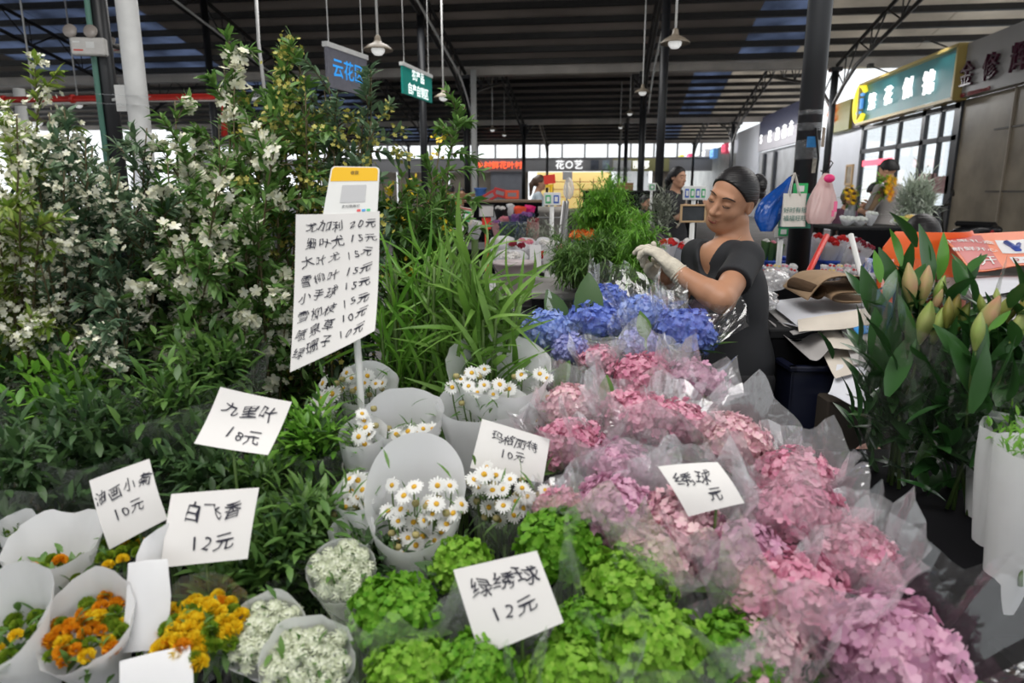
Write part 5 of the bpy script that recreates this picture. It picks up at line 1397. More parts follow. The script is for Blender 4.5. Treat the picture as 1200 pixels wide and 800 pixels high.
    tp = Flesh(); torso(tp, .014); tp.ell(tors(0, 0, .93), np.array([.172, .137, .14]) * s, TR, .04)
    for q, sh, el, wr in arms:
        e = sh + (el - sh) * min(1, sleeves / .6) if sleeves <= .6 else el
        tp.cap(sh, e, .055 * s, .055 * s, .03, cut=0.0)
        if sleeves > .6: tp.cap(el, el + (wr - el) * .85, .052 * s, .042 * s, .02, cut=0.0)
    if coat: tp.ell(tors(0, 0, .85), np.array([.18, .145, .22]) * s, TR, .05)
    tp.plane(tors(0, 0, .83 - coat), -up); tp.cap(NB + up * .05, NB + up * .0 + fw * .02, .066 * s, .06 * s, .01, True)
    flesh_obj(tp, 'top', top_m, th, .012)
    lo = Flesh(); hips(lo, .018)
    if skirt: lo.cap(tors(0, 0, .88), L(0, .01, .45), .16 * s, .2 * s, .05, cut=0)
    else:
        for hp, kn, an in legs: lo.cap(hp, kn, .093 * s, .07 * s, .04); lo.cap(kn, an, .068 * s, .056 * s, .03, cut=0)
    lo.plane(tors(0, 0, .93), up); flesh_obj(lo, 'skirt' if skirt else 'trousers', low_m, th, .016)
    for hp, kn, an in legs:
        f = Flesh(); q = np.array([an[0], an[1], zfeet + .043]); f.cap(q - fw * .03, q + fw * .17 * s - UP * .01, .043, .034, .02); f.plane((0, 0, zfeet + .003), -UP); flesh_obj(f, 'shoe', M_black, th, .012)
    return th, L, HC, HR
M_top_black = mat('top_black', (.014, .014, .017), .85); M_top_grey = mat('top_grey', (.27, .25, .24), .8); M_top_dark = mat('top_darkgreen', (.02, .03, .03), .8); M_top_plum = mat('top_plum', (.07, .015, .04), .7)
M_top_lav = mat('top_lavender', (.42, .42, .62), .8); M_top_pale = mat('top_paleblue', (.5, .58, .64), .8); M_top_white = mat('top_white', (.75, .75, .75), .8); M_low = mat('dark_trousers', (.02, .02, .028), .8); M_low_grey = mat('grey_trousers', (.2, .19, .19), .8)
# woman in black holding a phone beyond the stall
th_, L, HC, HR = figure('woman in black dress with ponytail looking at a phone behind the four-code payment board', 789, 7.6, 1.62, 40, M_top_black, M_top_black, 'tail', ((-.05, .27, 1.2), (.1, .26, 1.24)), skirt=True, pitch=5, coat=.15)
mb = MB(); mb.box(L(.03, .34, 1.27), (.075, .012, .15), 0, VIEW @ rotz(.7) @ rotx(-.3), .004); single(mb, 'phone', M_black, 'dark phone held up by the woman in black', 'phone')
mb = MB(); mb.tube(bez(L(.1, .06, 1.42), L(.14, .12, 1.2), L(-.12, .14, 1.0), 8), .012, 6); mb.build('bag_strap', mat('strap_tan', (.35, .3, .24), .7), th_)
# man with sunflowers, man in dark jacket, woman in plum
sun_t, L, HC, HR = figure('man in grey shirt seen from behind carrying a sunflower bouquet', 1037, 7.6, 1.70, 205, M_top_grey, M_low_grey, 'short', ((.1, .24, 1.12), (-.12, .28, 1.16)), coat=.1, pitch=12, head_yaw=15)
rs = np.random.default_rng(71)
M_sunpet = petals_mat('sunflower_petal', (.85, .5, .01), (.9, .65, .03)); M_suncen = mat('sunflower_centre', (.06, .025, .01), .8, noise=.4, nscale=90)
def ray_flower(th, c, n, r, pm=None, cm=None, name='sunflower_head'):
    R = frame(n); mb = MB()
    for lay, k, sc in ((0, 15, 1.0), (1, 13, .85)):
        a = np.arange(k) * 2 * np.pi / k + lay * .2
        D = np.stack([np.cos(a), np.sin(a), np.full(k, .18 + .2 * lay)], 1) @ R.T
        mb.scatter(LEAF, c + D * r * .3, frames(D), r * .78 * sc)
    f = mb.build(name, pm or M_sunpet, th)
    mb = MB(); mb.lathe([(r * .4, -r * .03), (r * .38, r * .06), (r * .2, r * .1), (0, r * .08)], 12, c, R); o = mb.build('flower_centre', cm or M_suncen, None, np.array(th.location)); o.parent = f; o.location = (0, 0, 0)
M_sunc2 = mat('sunflower_centre_gold', (.6, .3, .01), .8)
c = at(1047, 222, 7.35); bq = thing('sunflower_bouquet', 'yellow and orange sunflower bouquet held over the arm of the man in grey', 'bouquet', c)
for px, py, mt_ in ((1043, 210, None), (1049, 213, None), (1044, 218, None), (1046, 225, 'o'), (1043, 231, 'o'), (1040, 222, None)):
    ray_flower(bq, at(px, py, 7.22), unit(-AHEAD + UP * .2 + RIGHT * rs.normal() * .4), .055, petals_mat('sun_orange', (.85, .32, .01), (.85, .42, .02)) if mt_ else M_sunpet, M_sunc2)
lf = MB(); Q = np.array([at(px, py, 7.3) for px, py in zip(rs.uniform(1028, 1044, 60), rs.uniform(207, 232, 60))]); lf.scatter(LEAF, Q, frames(rs.normal(size=(60, 3)) + UP * .3), .09); lf.build('leaves', M_leaf_bright, bq)
mb = MB(); P = [at(1036, 222, 7.33), at(1024, 240, 7.3), at(1013, 257, 7.28)]; mb.tube(P, [.05, .03, .02], 8); mb.build('stems', mat('stem_wrap', (.13, .08, .04), .8), bq)
figure('man in dark jacket sitting in front of the glass shopfront, facing the sunflower bouquet', 1017, 8.6, 1.66, 35, M_top_dark, M_low, 'short', seat=.62, sleeves=1.0, lean=.05)
figure('woman in plum top sitting beside vase of sunflowers', 986, 8.4, 1.55, 25, M_top_plum, M_low, 'bob', ((-.1, .3, 1.0), (-.02, .32, .98)), seat=.6, hair_m=M_hairb, lean=.08)
# seated man in orange chair (only head above chair), pair of seated heads, far customers
figure('man with cropped hair sitting in the bright orange chair, seen from behind', 1092, 3.35, 1.62, 170, M_top_black, M_low, 'short', seat=.42, lean=.12, pitch=20)
figure('far customer in lavender shirt seen from behind at the long table', 528, 12.5, 1.7, 170, M_top_lav, M_low, 'short', seat=.6)
figure('far customer in white top at the long table facing this way', 541, 13.2, 1.6, 10, M_top_white, M_low, 'short', seat=.6)
figure('woman with long brown hair in pale blue top beside the yellow lit shop', 630, 10.5, 1.6, 90, M_top_pale, mat('pale_skirt', (.45, .5, .55), .8), 'long', ((.1, .3, 1.1), (-.1, .3, 1.15)), skirt=True, hair_m=M_hairb)
figure('dark-clothed seller bending low behind the green fern heap', 792, 4.0, 1.6, -62, mat('top_charcoal', (.035, .028, .028), .8), M_low, 'short', ((.12, .5, .75), (-.12, .5, .75)), lean=1.25, pitch=55, sleeves=1.0)
figure('seated person with dark hair left of the post before the pale stall', 751, 9.5, 1.6, 30, M_top_black, M_low, 'short', seat=.5, lean=.1)
figure('seated person in a pale shirt next to the dark-haired one by the post', 760, 8.2, 1.45, -40, M_top_white, M_low, 'short', seat=.42, lean=.2)
# =================================================================== RIGHT SIDE OF THE STALL
rr = np.random.default_rng(91)
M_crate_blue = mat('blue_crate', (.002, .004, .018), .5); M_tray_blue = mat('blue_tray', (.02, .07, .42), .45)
def box_thing(name, label, cat, c, size, mt, R=None, bevel=.006, group=None, extra=None):
    R = VIEW if R is None else R; th = thing(name, label, cat, np.asarray(c) - UP * size[2] / 2, group)
    mb = MB(); mb.box(c, size, 0, R, bevel); mb.build('body', mt, th); return th
def tray(name, label, px, py, d, w, dep, h, mt, group=None, zb=None, cat='tray', wall=.008, R=None):
    """open box: floor, four walls, rim; c is the middle of the rim"""
    c = at(px, py, d); R = VIEW if R is None else R; th = thing(name, label, cat, c - UP * h, group)
    mb = MB(); Q = lambda x, y, z: c + R @ np.array([x, y, z])
    mb.box(Q(0, 0, -h + .005), (w, dep, .01), 0, R)
    for sx in (-1, 1): mb.box(Q(sx * w / 2, 0, -h / 2), (wall, dep + wall, h), 0, R)
    for sy in (-1, 1): mb.box(Q(0, sy * dep / 2, -h / 2), (w, wall, h), 0, R)
    mb.build('shell', mt, th)
    mb = MB()
    for sx in (-1, 1): mb.box(Q(sx * w / 2, 0, 0), (.025, dep + .025, .018), 0, R, .004)
    for sy in (-1, 1): mb.box(Q(0, sy * dep / 2, 0), (w + .025, .025, .018), 0, R, .004)
    mb.build('rim', mt, th)
    return th, c
TABLES = []
def pedestal(label, px, d, w, dep, z, mt, name='stall_table', cat='table', R=None, cover=None):
    """plain market table: top, skirted front and four legs"""
    p = at(px, 300, d); g = np.array([p[0], p[1], 0]); TABLES.append((g, w / 2, dep / 2, z)); R = VIEW if R is None else R; th = thing(name, label, cat, g)
    Q = lambda x, y, zz: g + R @ np.array([x, y, zz])
    mb = MB(); mb.box(Q(0, 0, z - .015), (w, dep, .03), 0, R, .005); mb.build('table_top', mt, th)
    for sx in (-1, 1):
        for sy in (-1, 1):
            mb = MB(); mb.box(Q(sx * (w / 2 - .04), sy * (dep / 2 - .04), (z - .03) / 2), (.045, .045, z - .03), 0, R); mb.build('leg', M_blacksteel, th)
    mb = MB(); n = 40; x = np.linspace(-w / 2, w / 2, n); G = []
    for zz in np.linspace(z - .03, .03, 6): G.append([Q(q, -dep / 2 - .004 - .012 * (1 - zz / z) * math.sin(i * 1.1), zz) for i, q in enumerate(x)])
    mb.grid(G); mb.build('cloth_skirt', cover or M_cloth, th); return th
# dark stand along the aisle that carries lilies and wrapped bunches
g = W(1.22, 1.05, 0); th = thing('aisle_stand', 'black cloth-covered stand on the right of the aisle', 'stand', g)
for i, (a, b, u0, u1, z) in enumerate(((.42, 1.02, .80, 1.9, .62), (1.02, 1.62, .72, 1.9, .72), (1.62, 1.66, .80, 2.0, .62))):
    mb = MB(); mb.box(W((u0 + u1) / 2, (a + b) / 2, z / 2), (u1 - u0, b - a, z), 0, VIEW, .008); mb.build('step', M_cloth, th)
STAND_R = lambda v: .62 if v < 1.02 else (.72 if v < 1.62 else .62)
mb = MB(); mb.box(W(1.1, 1.75, .011), (1.06, 2.7, .022), 0, VIEW); single(mb, 'shade_mat', mat('aisle_shade_black', (.012, .012, .012), .8), 'black rubber mat in the narrow aisle between flowers and lilies', 'mat')  # dark sheet added over the floor so the aisle reads as shaded
# odds and ends in the dark gap
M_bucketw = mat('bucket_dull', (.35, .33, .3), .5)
def bucket(label, px, py, d, r, h, mt, group=None, name='bucket', cat='bucket', n=24, taper=.78, zfix=None):
    c = at(px, py, d); th = thing(name, label, cat, c - UP * h, group)
    mb = MB(); mb.lathe([(0, -h), (r * taper, -h), (r * .99, -.012), (r * 1.05, -.012), (r * 1.06, 0), (r * .96, 0), (r * .93, -.02), (r * taper * .95, -h + .01), (0, -h + .01)], n, c); mb.build('shell', mt, th)
    mb = MB(); A = np.linspace(0, np.pi, 14); mb.tube([c + RIGHT * r * 1.04 * math.cos(t) - AHEAD * r * 1.05 * math.sin(t) * .8 - UP * (.01 + r * .55 * math.sin(t)) for t in A], .003, 6); mb.build('handle', M_blacksteel, th)
    return th, c
cr = at(940, 425, 2.2); h_ = cr[2] - .0
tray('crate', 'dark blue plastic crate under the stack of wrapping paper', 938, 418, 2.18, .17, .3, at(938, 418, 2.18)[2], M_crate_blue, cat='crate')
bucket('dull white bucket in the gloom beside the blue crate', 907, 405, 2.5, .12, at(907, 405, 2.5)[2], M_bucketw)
c = at(1018, 540, 1.75); mb = MB(); mb.lathe([(0, -.004), (.042, -.004), (.045, 0), (.042, .004), (0, .004)], 28, c, frame(-AHEAD + UP * .3)); mb.tube([c, np.array([c[0], c[1], 0]) + AHEAD * .05], .006, 6)
single(mb, 'round_tag', mat('tag_pink', (.42, .22, .17), .6), 'round dusty pink disc standing in the dark aisle', 'tag')
# table with the stack of wrapping paper
tz = .93
pedestal('black table carrying the stack of wrapping paper beside the pillar', 965, 2.32, .52, .5, tz, M_black)
M_kraft = mat('kraft_paper', (.36, .24, .14), .85, noise=.15, nscale=12, bump=.15); M_sheet = mat('white_sheet', (.68, .69, .74), .7, noise=.08, nscale=8, bump=.15); M_sheetc = mat('cream_sheet', (.66, .60, .52), .75, noise=.15, nscale=7, bump=.15); M_sheetg = mat('grey_sheet', (.45, .43, .42), .75, noise=.15, nscale=7, bump=.15)
def sheet(corners, ds, label, mt, seed, amp=.012, droop=None, group='loose wrapping papers beside the pillar', n=18):
    """crumpled sheet spanning four picture corners at their own distances"""
    r_ = np.random.default_rng(seed); C = [at(p[0], p[1], d_) for p, d_ in zip(corners, ds)]
    u, v = np.meshgrid(np.linspace(0, 1, n), np.linspace(0, 1, n), indexing='ij'); U, V = u[..., None], v[..., None]
    P = (1 - V) * ((1 - U) * C[0] + U * C[1]) + V * ((1 - U) * C[3] + U * C[2])
    wv = sum(r_.normal() * np.sin((i + 1) * 2.1 * u + r_.uniform(0, 6) + r_.normal() * 3 * v) / (i + 1) for i in range(5)) * amp
    P[..., 2] += wv; P += (AHEAD * .6)[None, None] * (np.roll(wv, 3, 0) * .5)[..., None]
    if droop: P[..., 2] -= droop * (v ** 3)
    mb = MB(); mb.grid(P); B = P - np.array([0, 0, .0016]); mb.grid(B[:, ::-1])
    for q in (np.stack([P[0], B[0]]), np.stack([B[-1], P[-1]]), np.stack([B[:, 0], P[:, 0]]), np.stack([P[:, -1], B[:, -1]])): mb.grid(q, 0, False)
    return single(mb, 'wrapping_paper', mt, label, 'paper', group)
for i, (cn, ds, lab, mt_, amp) in enumerate((
    ([(898, 352), (1024, 342), (1030, 362), (935, 384)], (2.45, 2.45, 2.1, 2.1), 'topmost broad white sheet of the wrapping paper stack', M_sheet, .006),
    ([(895, 358), (1024, 350), (1024, 372), (930, 392)], (2.45, 2.45, 2.08, 2.08), 'second white sheet just under the topmost one', M_sheetg, .006),
    ([(893, 365), (1020, 358), (1015, 384), (938, 384)], (2.42, 2.42, 2.06, 2.06), 'grey-white sheet in the middle of the paper stack', M_sheet, .007),
    ([(935, 372), (1030, 360), (1022, 380), (936, 388)], (2.12, 2.12, 2.03, 2.03), 'glossy cream edge sheet hanging over the stack front', M_sheetc, .008),
    ([(900, 378), (950, 384), (985, 412), (950, 416)], (2.2, 2.2, 2.0, 2.0), 'crumpled greyish sheet drooping at the left of the stack', M_sheetg, .014),
    ([(955, 388), (1035, 380), (1040, 408), (975, 412)], (2.15, 2.15, 1.98, 1.98), 'cream sheet drooping below the stack front', M_sheetc, .012),
    ([(985, 385), (1060, 378), (1060, 420), (1000, 424)], (2.1, 2.1, 1.95, 1.95), 'pale curled sheet beside the lily wrapper', M_sheetg, .014),
    ([(962, 408), (1060, 412), (1055, 440), (980, 440)], (2.05, 2.05, 1.93, 1.93), 'fanned cream sheets above the lowest white sheet', M_sheetc, .012),
    ([(980, 432), (1075, 425), (1060, 476), (970, 474)], (1.98, 1.98, 1.88, 1.88), 'lowest white sheet curling out over the dark aisle', M_sheet, .02),
    ([(1045, 440), (1085, 440), (1075, 478), (1040, 482)], (1.95, 1.95, 1.87, 1.87), 'torn white sheet tucked behind the lily stems', M_sheet, .016))):
    sheet(cn, ds, lab, mt_, 700 + i, amp)
# support block under the drooping sheets
mb = MB(); q = at(1010, 430, 2.06)
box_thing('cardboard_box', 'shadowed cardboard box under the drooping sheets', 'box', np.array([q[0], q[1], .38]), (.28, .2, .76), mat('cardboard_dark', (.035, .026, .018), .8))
# flattened blue and white packet
q = [at(1000, 384, 2.0), at(1034, 382, 2.0), at(1036, 390, 1.97), at(1006, 392, 1.97)]
mb = MB(); G = [[q[0] * (1 - t) + q[1] * t + UP * .006 * math.sin(t * 5) for t in np.linspace(0, 1, 8)], [q[3] * (1 - t) + q[2] * t + UP * .004 * math.sin(t * 6) for t in np.linspace(0, 1, 8)]]; mb.grid(G); mb.grid(np.array(G)[::-1] - UP * .003)
single(mb, 'packet', mat('packet_blue', (.04, .25, .6), .4, noise=.5, nscale=30), 'bright blue flattened packet between the sheets and the lilies', 'packet')
# folded kraft paper with a rolled end
kc = at(962, 334, 2.25); th = thing('kraft_paper_roll', 'folded brown kraft paper with rolled opening on top of the paper stack', 'paper roll', at(968, 346, 2.25))
prof = [(-.082, -.036), (-.06, .0), (-.03, .032), (.02, .04), (.08, .037), (.122, .026), (.13, .004), (.118, -.012), (.09, -.014), (.04, -.012), (.0, -.018), (-.012, -.034), (.02, -.045), (.08, -.045), (.125, -.04)]
pr = np.array(prof); tt = np.linspace(0, 1, len(pr)); t2 = np.linspace(0, 1, 50); pr = np.stack([np.interp(t2, tt, pr[:, 0]), np.interp(t2, tt, pr[:, 1])], 1)
for _ in range(3): pr[1:-1] = (pr[:-2] + 2 * pr[1:-1] + pr[2:]) / 4
G = [[kc + RIGHT * (x + .02 * e) + UP * (z * (1 - .25 * e) + .004) + AHEAD * (e * .26 - .1) for x, z in pr] for e in np.linspace(0, 1, 8)]
mb = MB(); mb.grid(G); mb.grid((np.array(G) - UP * .004)[::-1]); mb.build('folded_sheet', M_kraft, th)
mb = MB(); A = np.linspace(0, 4.2 * np.pi, 60); rad = np.linspace(.026, .014, 60)
G = [[kc + RIGHT * (-.045 + r_ * math.cos(a)) + UP * (-.012 + r_ * math.sin(a)) + AHEAD * (e - .09) for a, r_ in zip(A, rad)] for e in (0, .1, .2)]; mb.grid(G); mb.grid(np.array(G)[::-1]); mb.build('rolled_core', mat('kraft_dark', (.16, .09, .045), .85), th)
# scrunched clear bags
def crumple_blob(label, px, py, d, r, mt, seed, name='plastic_bag', cat='plastic bag', sq=(1, 1, .7), group=None, amp=.35):
    r_ = np.random.default_rng(seed); c = at(px, py, d); bm = bmesh.new(); bmesh.ops.create_icosphere(bm, subdivisions=4, radius=1)
    V = np.array([v.co[:] for v in bm.verts]); F = np.array([[v.index for v in f.verts] for f in bm.faces]); bm.free()
    k = 0
    for i in range(14):
        w = unit(r_.normal(size=3)); k = k + np.abs(np.sin((V @ w) * r_.uniform(2, 7) + r_.uniform(0, 6))) / 14
    V = V * (1 + amp * (k - .6) * 2.2)[:, None] * r * np.array(sq)
    mb = MB(); mb.add(c + V, F, 0, False); return single(mb, name, mt, label, cat, group)
M_bagclear = film('bag_cloudy', (1, 1, 1), .4, .2, .2, 20, .5)
crumple_blob('scrunched cloudy plastic bag between the woman and the paper stack', 905, 328, 2.45, .055, M_bagclear, 5)
crumple_blob('second cloudy plastic bag lower, by the left edge of the paper stack', 893, 352, 2.35, .05, M_bagclear, 6)
# sticks
def stick(label, pts, r, mt, name='stick', cat='stick', ground=False):
    mb = MB(); P_ = [at(*p) for p in pts]; P_ = P_ + [np.array([P_[-1][0], P_[-1][1], .023])] if ground else P_; mb.tube(P_, r, 8); return single(mb, name, mt, label, cat)
stick('red plastic stick leaning against the pillar foot behind the kraft paper', [(969, 276, 2.7), (948, 318, 2.6), (942, 342, 2.52)], .011, mat('red_stick', (.6, .03, .02), .4))
stick('thin white post right of the white roses', [(997, 275, 3.0), (1008, 318, 2.9), (1020, 350, 2.8)], .012, M_white, 'post', 'post', True)
stick('bamboo stick standing between the woman and the crumpled bags', [(892, 315, 2.5), (896, 340, 2.5), (899, 372, 2.5), (899, 420, 2.5)], .006, mat('bamboo', (.4, .24, .08), .5))
# ------------------------------------------------------------------ lilies
M_lil = mat('lily_bud_pink', (.55, .2, .17), .45, color2=(.3, .34, .1), noise=1, nscale=14); M_lilg = mat('lily_bud_green', (.22, .34, .06), .45, color2=(.38, .4, .14), noise=1, nscale=16); M_lilo = mat('lily_bud_olive', (.26, .19, .05), .45, color2=(.2, .26, .05), noise=1, nscale=14)
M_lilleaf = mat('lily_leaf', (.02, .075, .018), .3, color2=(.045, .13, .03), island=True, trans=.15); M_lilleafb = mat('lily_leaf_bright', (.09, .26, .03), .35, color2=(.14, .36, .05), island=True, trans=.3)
def bud(th, p, dv, L, mt):
    R = frame(dv); z = np.linspace(0, 1, 12); n = 12; V = []; ang = np.linspace(0, 2 * np.pi, n, endpoint=False)
    prof = np.array([.05, .075, .1, .125, .145, .155, .155, .145, .12, .09, .055, .018])
    for zi, w in zip(z, prof):
        rad = w * (1 + .14 * np.cos(3 * ang)) * L; V.append(np.stack([rad * np.cos(ang), rad * np.sin(ang), np.full(n, zi * L)], 1))
    mb = MB(); mb.grid(p + np.array(V) @ R.T, closed=True); return mb.build('bud', mt, th)
def lily_bouquet(label, buds, leaves, c_px, d, seed, wpx, hpx, back, lean=(0, 0), film_m=None, nlow=420, sp=4):
    r_ = np.random.default_rng(seed); c = at(*c_px, d); ax = axis_of(*lean); r = wpx / 2 * d / FOC
    th = thing('lily_bouquet', label, 'bouquet', np.array([c[0], c[1], STAND_R(c @ AHEAD)]), 'wrapped lily bouquets on the right')
    foot = np.array([c[0], c[1], STAND_R(c @ AHEAD)]); st = MB()
    for px, py, L, tx, kind, dd in buds:
        p = at(px, py, d + dd); s = L * d / FOC; dv = unit(UP + RIGHT * tx - AHEAD * r_.uniform(-.1, .35)); p0 = p - dv * s * .5
        bud(th, p0, dv, s * 1.0, {'p': M_lil, 'g': M_lilg, 'o': M_lilo}[kind])
        st.tube(bez(p0, p0 - UP * .08, c - ax * .2 + (p0 - c) * .25, 6), .003, 6)
    for k in range(5): st.tube([c - ax * .2 + r_.normal(size=3) * .012, foot + np.array([r_.normal(), r_.normal(), 0]) * .02], .004, 6)
    st.build('stems', M_stem, th)
    for px, py, L, tx, br, dd in leaves:
        p = at(px, py, d + dd); s = L * d / FOC; dv = unit(UP + RIGHT * tx + AHEAD * r_.uniform(-.2, .2)); mb = MB()
        mb.scatter(leaf_tpl(.3, .25, .12, 6), [p - dv * s * .5], frame(dv, unit(-AHEAD + RIGHT * r_.normal() * .5))[None], s); mb.build('leaf', M_lilleafb if br else M_lilleaf, th)
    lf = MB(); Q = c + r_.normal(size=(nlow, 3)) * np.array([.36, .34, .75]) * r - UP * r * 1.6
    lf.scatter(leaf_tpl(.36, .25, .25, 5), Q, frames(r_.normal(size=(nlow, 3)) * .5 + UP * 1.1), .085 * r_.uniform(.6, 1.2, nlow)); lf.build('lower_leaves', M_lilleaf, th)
    mb = MB(); P = cone_sheet(c, ax, r, hpx * d / FOC, r_, back=back * d / FOC, ragged=.3, crumple=.1, r0=.42, spikes=sp, n=52, rows=12)
    mb.grid(P, 0, False); mb.build('wrapper', film_m or M_filmA, th)
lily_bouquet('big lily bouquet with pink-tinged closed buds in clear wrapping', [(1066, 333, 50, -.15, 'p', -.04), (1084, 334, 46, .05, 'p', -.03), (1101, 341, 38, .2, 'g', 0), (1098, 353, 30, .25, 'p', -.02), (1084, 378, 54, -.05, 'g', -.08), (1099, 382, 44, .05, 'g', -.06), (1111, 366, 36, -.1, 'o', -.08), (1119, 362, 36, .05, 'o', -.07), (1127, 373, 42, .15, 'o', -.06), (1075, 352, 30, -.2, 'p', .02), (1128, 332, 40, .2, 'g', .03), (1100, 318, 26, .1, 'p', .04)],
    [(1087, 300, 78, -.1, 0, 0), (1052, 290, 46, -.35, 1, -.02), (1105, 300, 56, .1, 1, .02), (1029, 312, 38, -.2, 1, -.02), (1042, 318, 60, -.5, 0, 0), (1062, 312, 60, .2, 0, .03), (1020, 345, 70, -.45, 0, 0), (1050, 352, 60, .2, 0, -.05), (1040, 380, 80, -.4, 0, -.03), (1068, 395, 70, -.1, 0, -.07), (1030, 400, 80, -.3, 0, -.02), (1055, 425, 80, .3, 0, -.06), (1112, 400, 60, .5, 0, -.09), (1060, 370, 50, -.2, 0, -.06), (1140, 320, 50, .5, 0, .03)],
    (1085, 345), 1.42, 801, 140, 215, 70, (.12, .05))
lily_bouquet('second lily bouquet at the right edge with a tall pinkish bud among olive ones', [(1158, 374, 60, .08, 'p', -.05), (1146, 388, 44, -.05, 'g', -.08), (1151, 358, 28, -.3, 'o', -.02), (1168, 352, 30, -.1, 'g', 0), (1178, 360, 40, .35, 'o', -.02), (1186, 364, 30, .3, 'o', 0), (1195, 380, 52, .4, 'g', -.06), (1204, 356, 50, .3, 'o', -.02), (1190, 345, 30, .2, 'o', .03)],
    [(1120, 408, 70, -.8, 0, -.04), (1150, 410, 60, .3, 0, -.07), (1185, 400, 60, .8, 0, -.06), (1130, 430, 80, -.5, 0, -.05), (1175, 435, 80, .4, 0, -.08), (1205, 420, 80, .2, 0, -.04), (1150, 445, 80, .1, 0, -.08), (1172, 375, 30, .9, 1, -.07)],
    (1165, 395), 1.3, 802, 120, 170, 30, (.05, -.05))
big = at(1085, 505, 1.5)
# drooping single leaf over the dark stand
c = at(1082, 475, 1.5); th = thing('drooping_leaf', 'single lily leaf drooping down over the black stand', 'leaf', at(1074, 560, 1.42))
mb = MB(); mb.scatter(leaf_tpl(.33, .2, .1, 6), [at(1088, 510, 1.46)], frame(at(1074, 568, 1.42) - at(1088, 510, 1.46), -AHEAD)[None], .1); mb.build('blade', M_lilleafb, th)
mb = MB(); mb.tube([at(1078, 430, 1.5), at(1084, 470, 1.48), at(1088, 512, 1.46)], .0025, 6); mb.build('stalk', M_stem, th)
# white paper wrapped greens at the right edge
def wrapped_greens(label, px, py, d, wpx, hpx, seed, mt=M_paper):
    r_ = np.random.default_rng(seed); c = at(px, py, d); r = wpx / 2 * d / FOC; ax = axis_of(.03, -.02)
    th = thing('wrapped_greens', label, 'bouquet', np.array([c[0], c[1], STAND_R(c @ AHEAD)]), 'paper wrapped greens at the right edge')
    mb = MB(); P = cone_sheet(c, ax, r, hpx * d / FOC, r_, back=.01, ragged=.12, crumple=.05, r0=.45, n=40, rows=9); mb.grid(P); mb.build('wrapper', mt, th)
    N = 90; a = r_.uniform(0, 6.3, N); q = np.sqrt(r_.random(N)) * r * .8; lf = MB()
    Q = c + np.stack([q * np.cos(a), q * np.sin(a), r_.normal(size=N) * .012 - .004], 1); lf.scatter(LEAF, Q, frames(r_.normal(size=(N, 3)) * .8 + UP), .02 * r_.uniform(.6, 1.2, N)); lf.build('leaves', M_leaf_bright, th)
    stems_down(th, c - ax * .05, ax, r, r_, 4, zfloor=STAND_R(c @ AHEAD))
wrapped_greens('paper wrapped greens at the right edge, backmost of three', 1186, 472, 1.3, 84, 170, 811)
wrapped_greens('paper wrapped greens at the right edge, middle of three', 1196, 502, 1.2, 80, 190, 812)
wrapped_greens('paper wrapped greens at the right edge, front of three', 1212, 525, 1.1, 80, 210, 813)
# ------------------------------------------------------------------ orange chair
M_orange = mat('orange_plastic', (.85, .12, .01), .4)
oc = at(1088, 300, 3.1); og = np.array([oc[0], oc[1], 0]); th = thing('plastic_chair', 'bright orange plastic chair with rounded back behind the lilies', 'chair', og)
CR = VIEW @ rotz(.15); Q = lambda x, y, z: og + CR @ np.array([x, y, z])
G = []
for z in np.linspace(.42, at(1088, 270, 3.1)[2], 12):
    t = (z - .42) / (at(1088, 270, 3.1)[2] - .42); hw = .2 * (1 + .28 * t) * (1 if t < .82 else math.sqrt(max(.02, 1 - ((t - .82) / .18) ** 2 * .45)))
    G.append([Q(x * hw, -.02 - .06 * (t) + .10 * (1 - x * x) * -1 * .5 + .05 * x * x * 1.2, z) for x in np.linspace(-1, 1, 15)])
G = np.array(G); mb = MB(); mb.grid(G); mb.grid((G + AHEAD * .012)[::-1])
for s_ in (G[-1], G[:, 0], G[:, -1]): mb.grid(np.stack([s_, s_ + AHEAD * .012]), 0, False)
mb.build('backrest', M_orange, th)
mb = MB(); mb.box(Q(0, .2, .42), (.42, .42, .025), 0, CR, .01); mb.build('seat', M_orange, th)
for sx in (-1, 1):
    for y in (.02, .38):
        mb = MB(); mb.tube([Q(sx * .18, y, .41), Q(sx * .22, y + (.03 if y > .2 else -.03), 0)], [.022, .016], 8); mb.build('leg', M_orange, th)
# ------------------------------------------------------------------ advertising sheet and papers on a table at right
pedestal('table under the orange advertising sheet at right', 1225, 2.75, .9, .6, .98, mat('table_grey', (.3, .29, .28), .6))
M_adred = mat('ad_red', (.5, .03, .02), .4); M_ador = mat('ad_orange', (.85, .16, .02), .4); M_adw = mat('ad_white', (.78, .76, .76), .4)
def onsheet(u, v, off=0): 
    u = np.asarray(u, float)[..., None]; v = np.asarray(v, float)[..., None]
    A, B, C_, D_ = at(1098, 279, 3.1), at(1235, 272, 3.1), at(1240, 316, 2.45), at(1138, 319, 2.45)
    p = (1 - v) * ((1 - u) * A + u * B) + v * ((1 - u) * D_ + u * C_); n = unit(np.cross(B - A, A - D_)); n = n * np.sign(n[2]) 
    return p + n * (.012 * np.sin(u * 6 + 1) * np.sin(v * 4) + .012 + off)
th = thing('advertising_sheet', 'glossy orange and red advertising sheet spread at the right edge', 'poster', onsheet(.5, .5, -.02))
uu, vv = np.meshgrid(np.linspace(0, 1, 20), np.linspace(0, 1, 12), indexing='ij')
mb = MB(); A = onsheet(uu, vv); B = onsheet(uu, vv, -.003); mb.grid(A[:, ::-1]); mb.grid(B); mb.build('sheet', M_ador, th)
def patch(u0, u1, v0, v1, mt, name, off=.0015):
    a, b = np.meshgrid(np.linspace(u0, u1, 8), np.linspace(v0, v1, 8), indexing='ij'); mb = MB(); mb.grid(onsheet(a, b, off)[:, ::-1]); mb.build(name, mt, th)
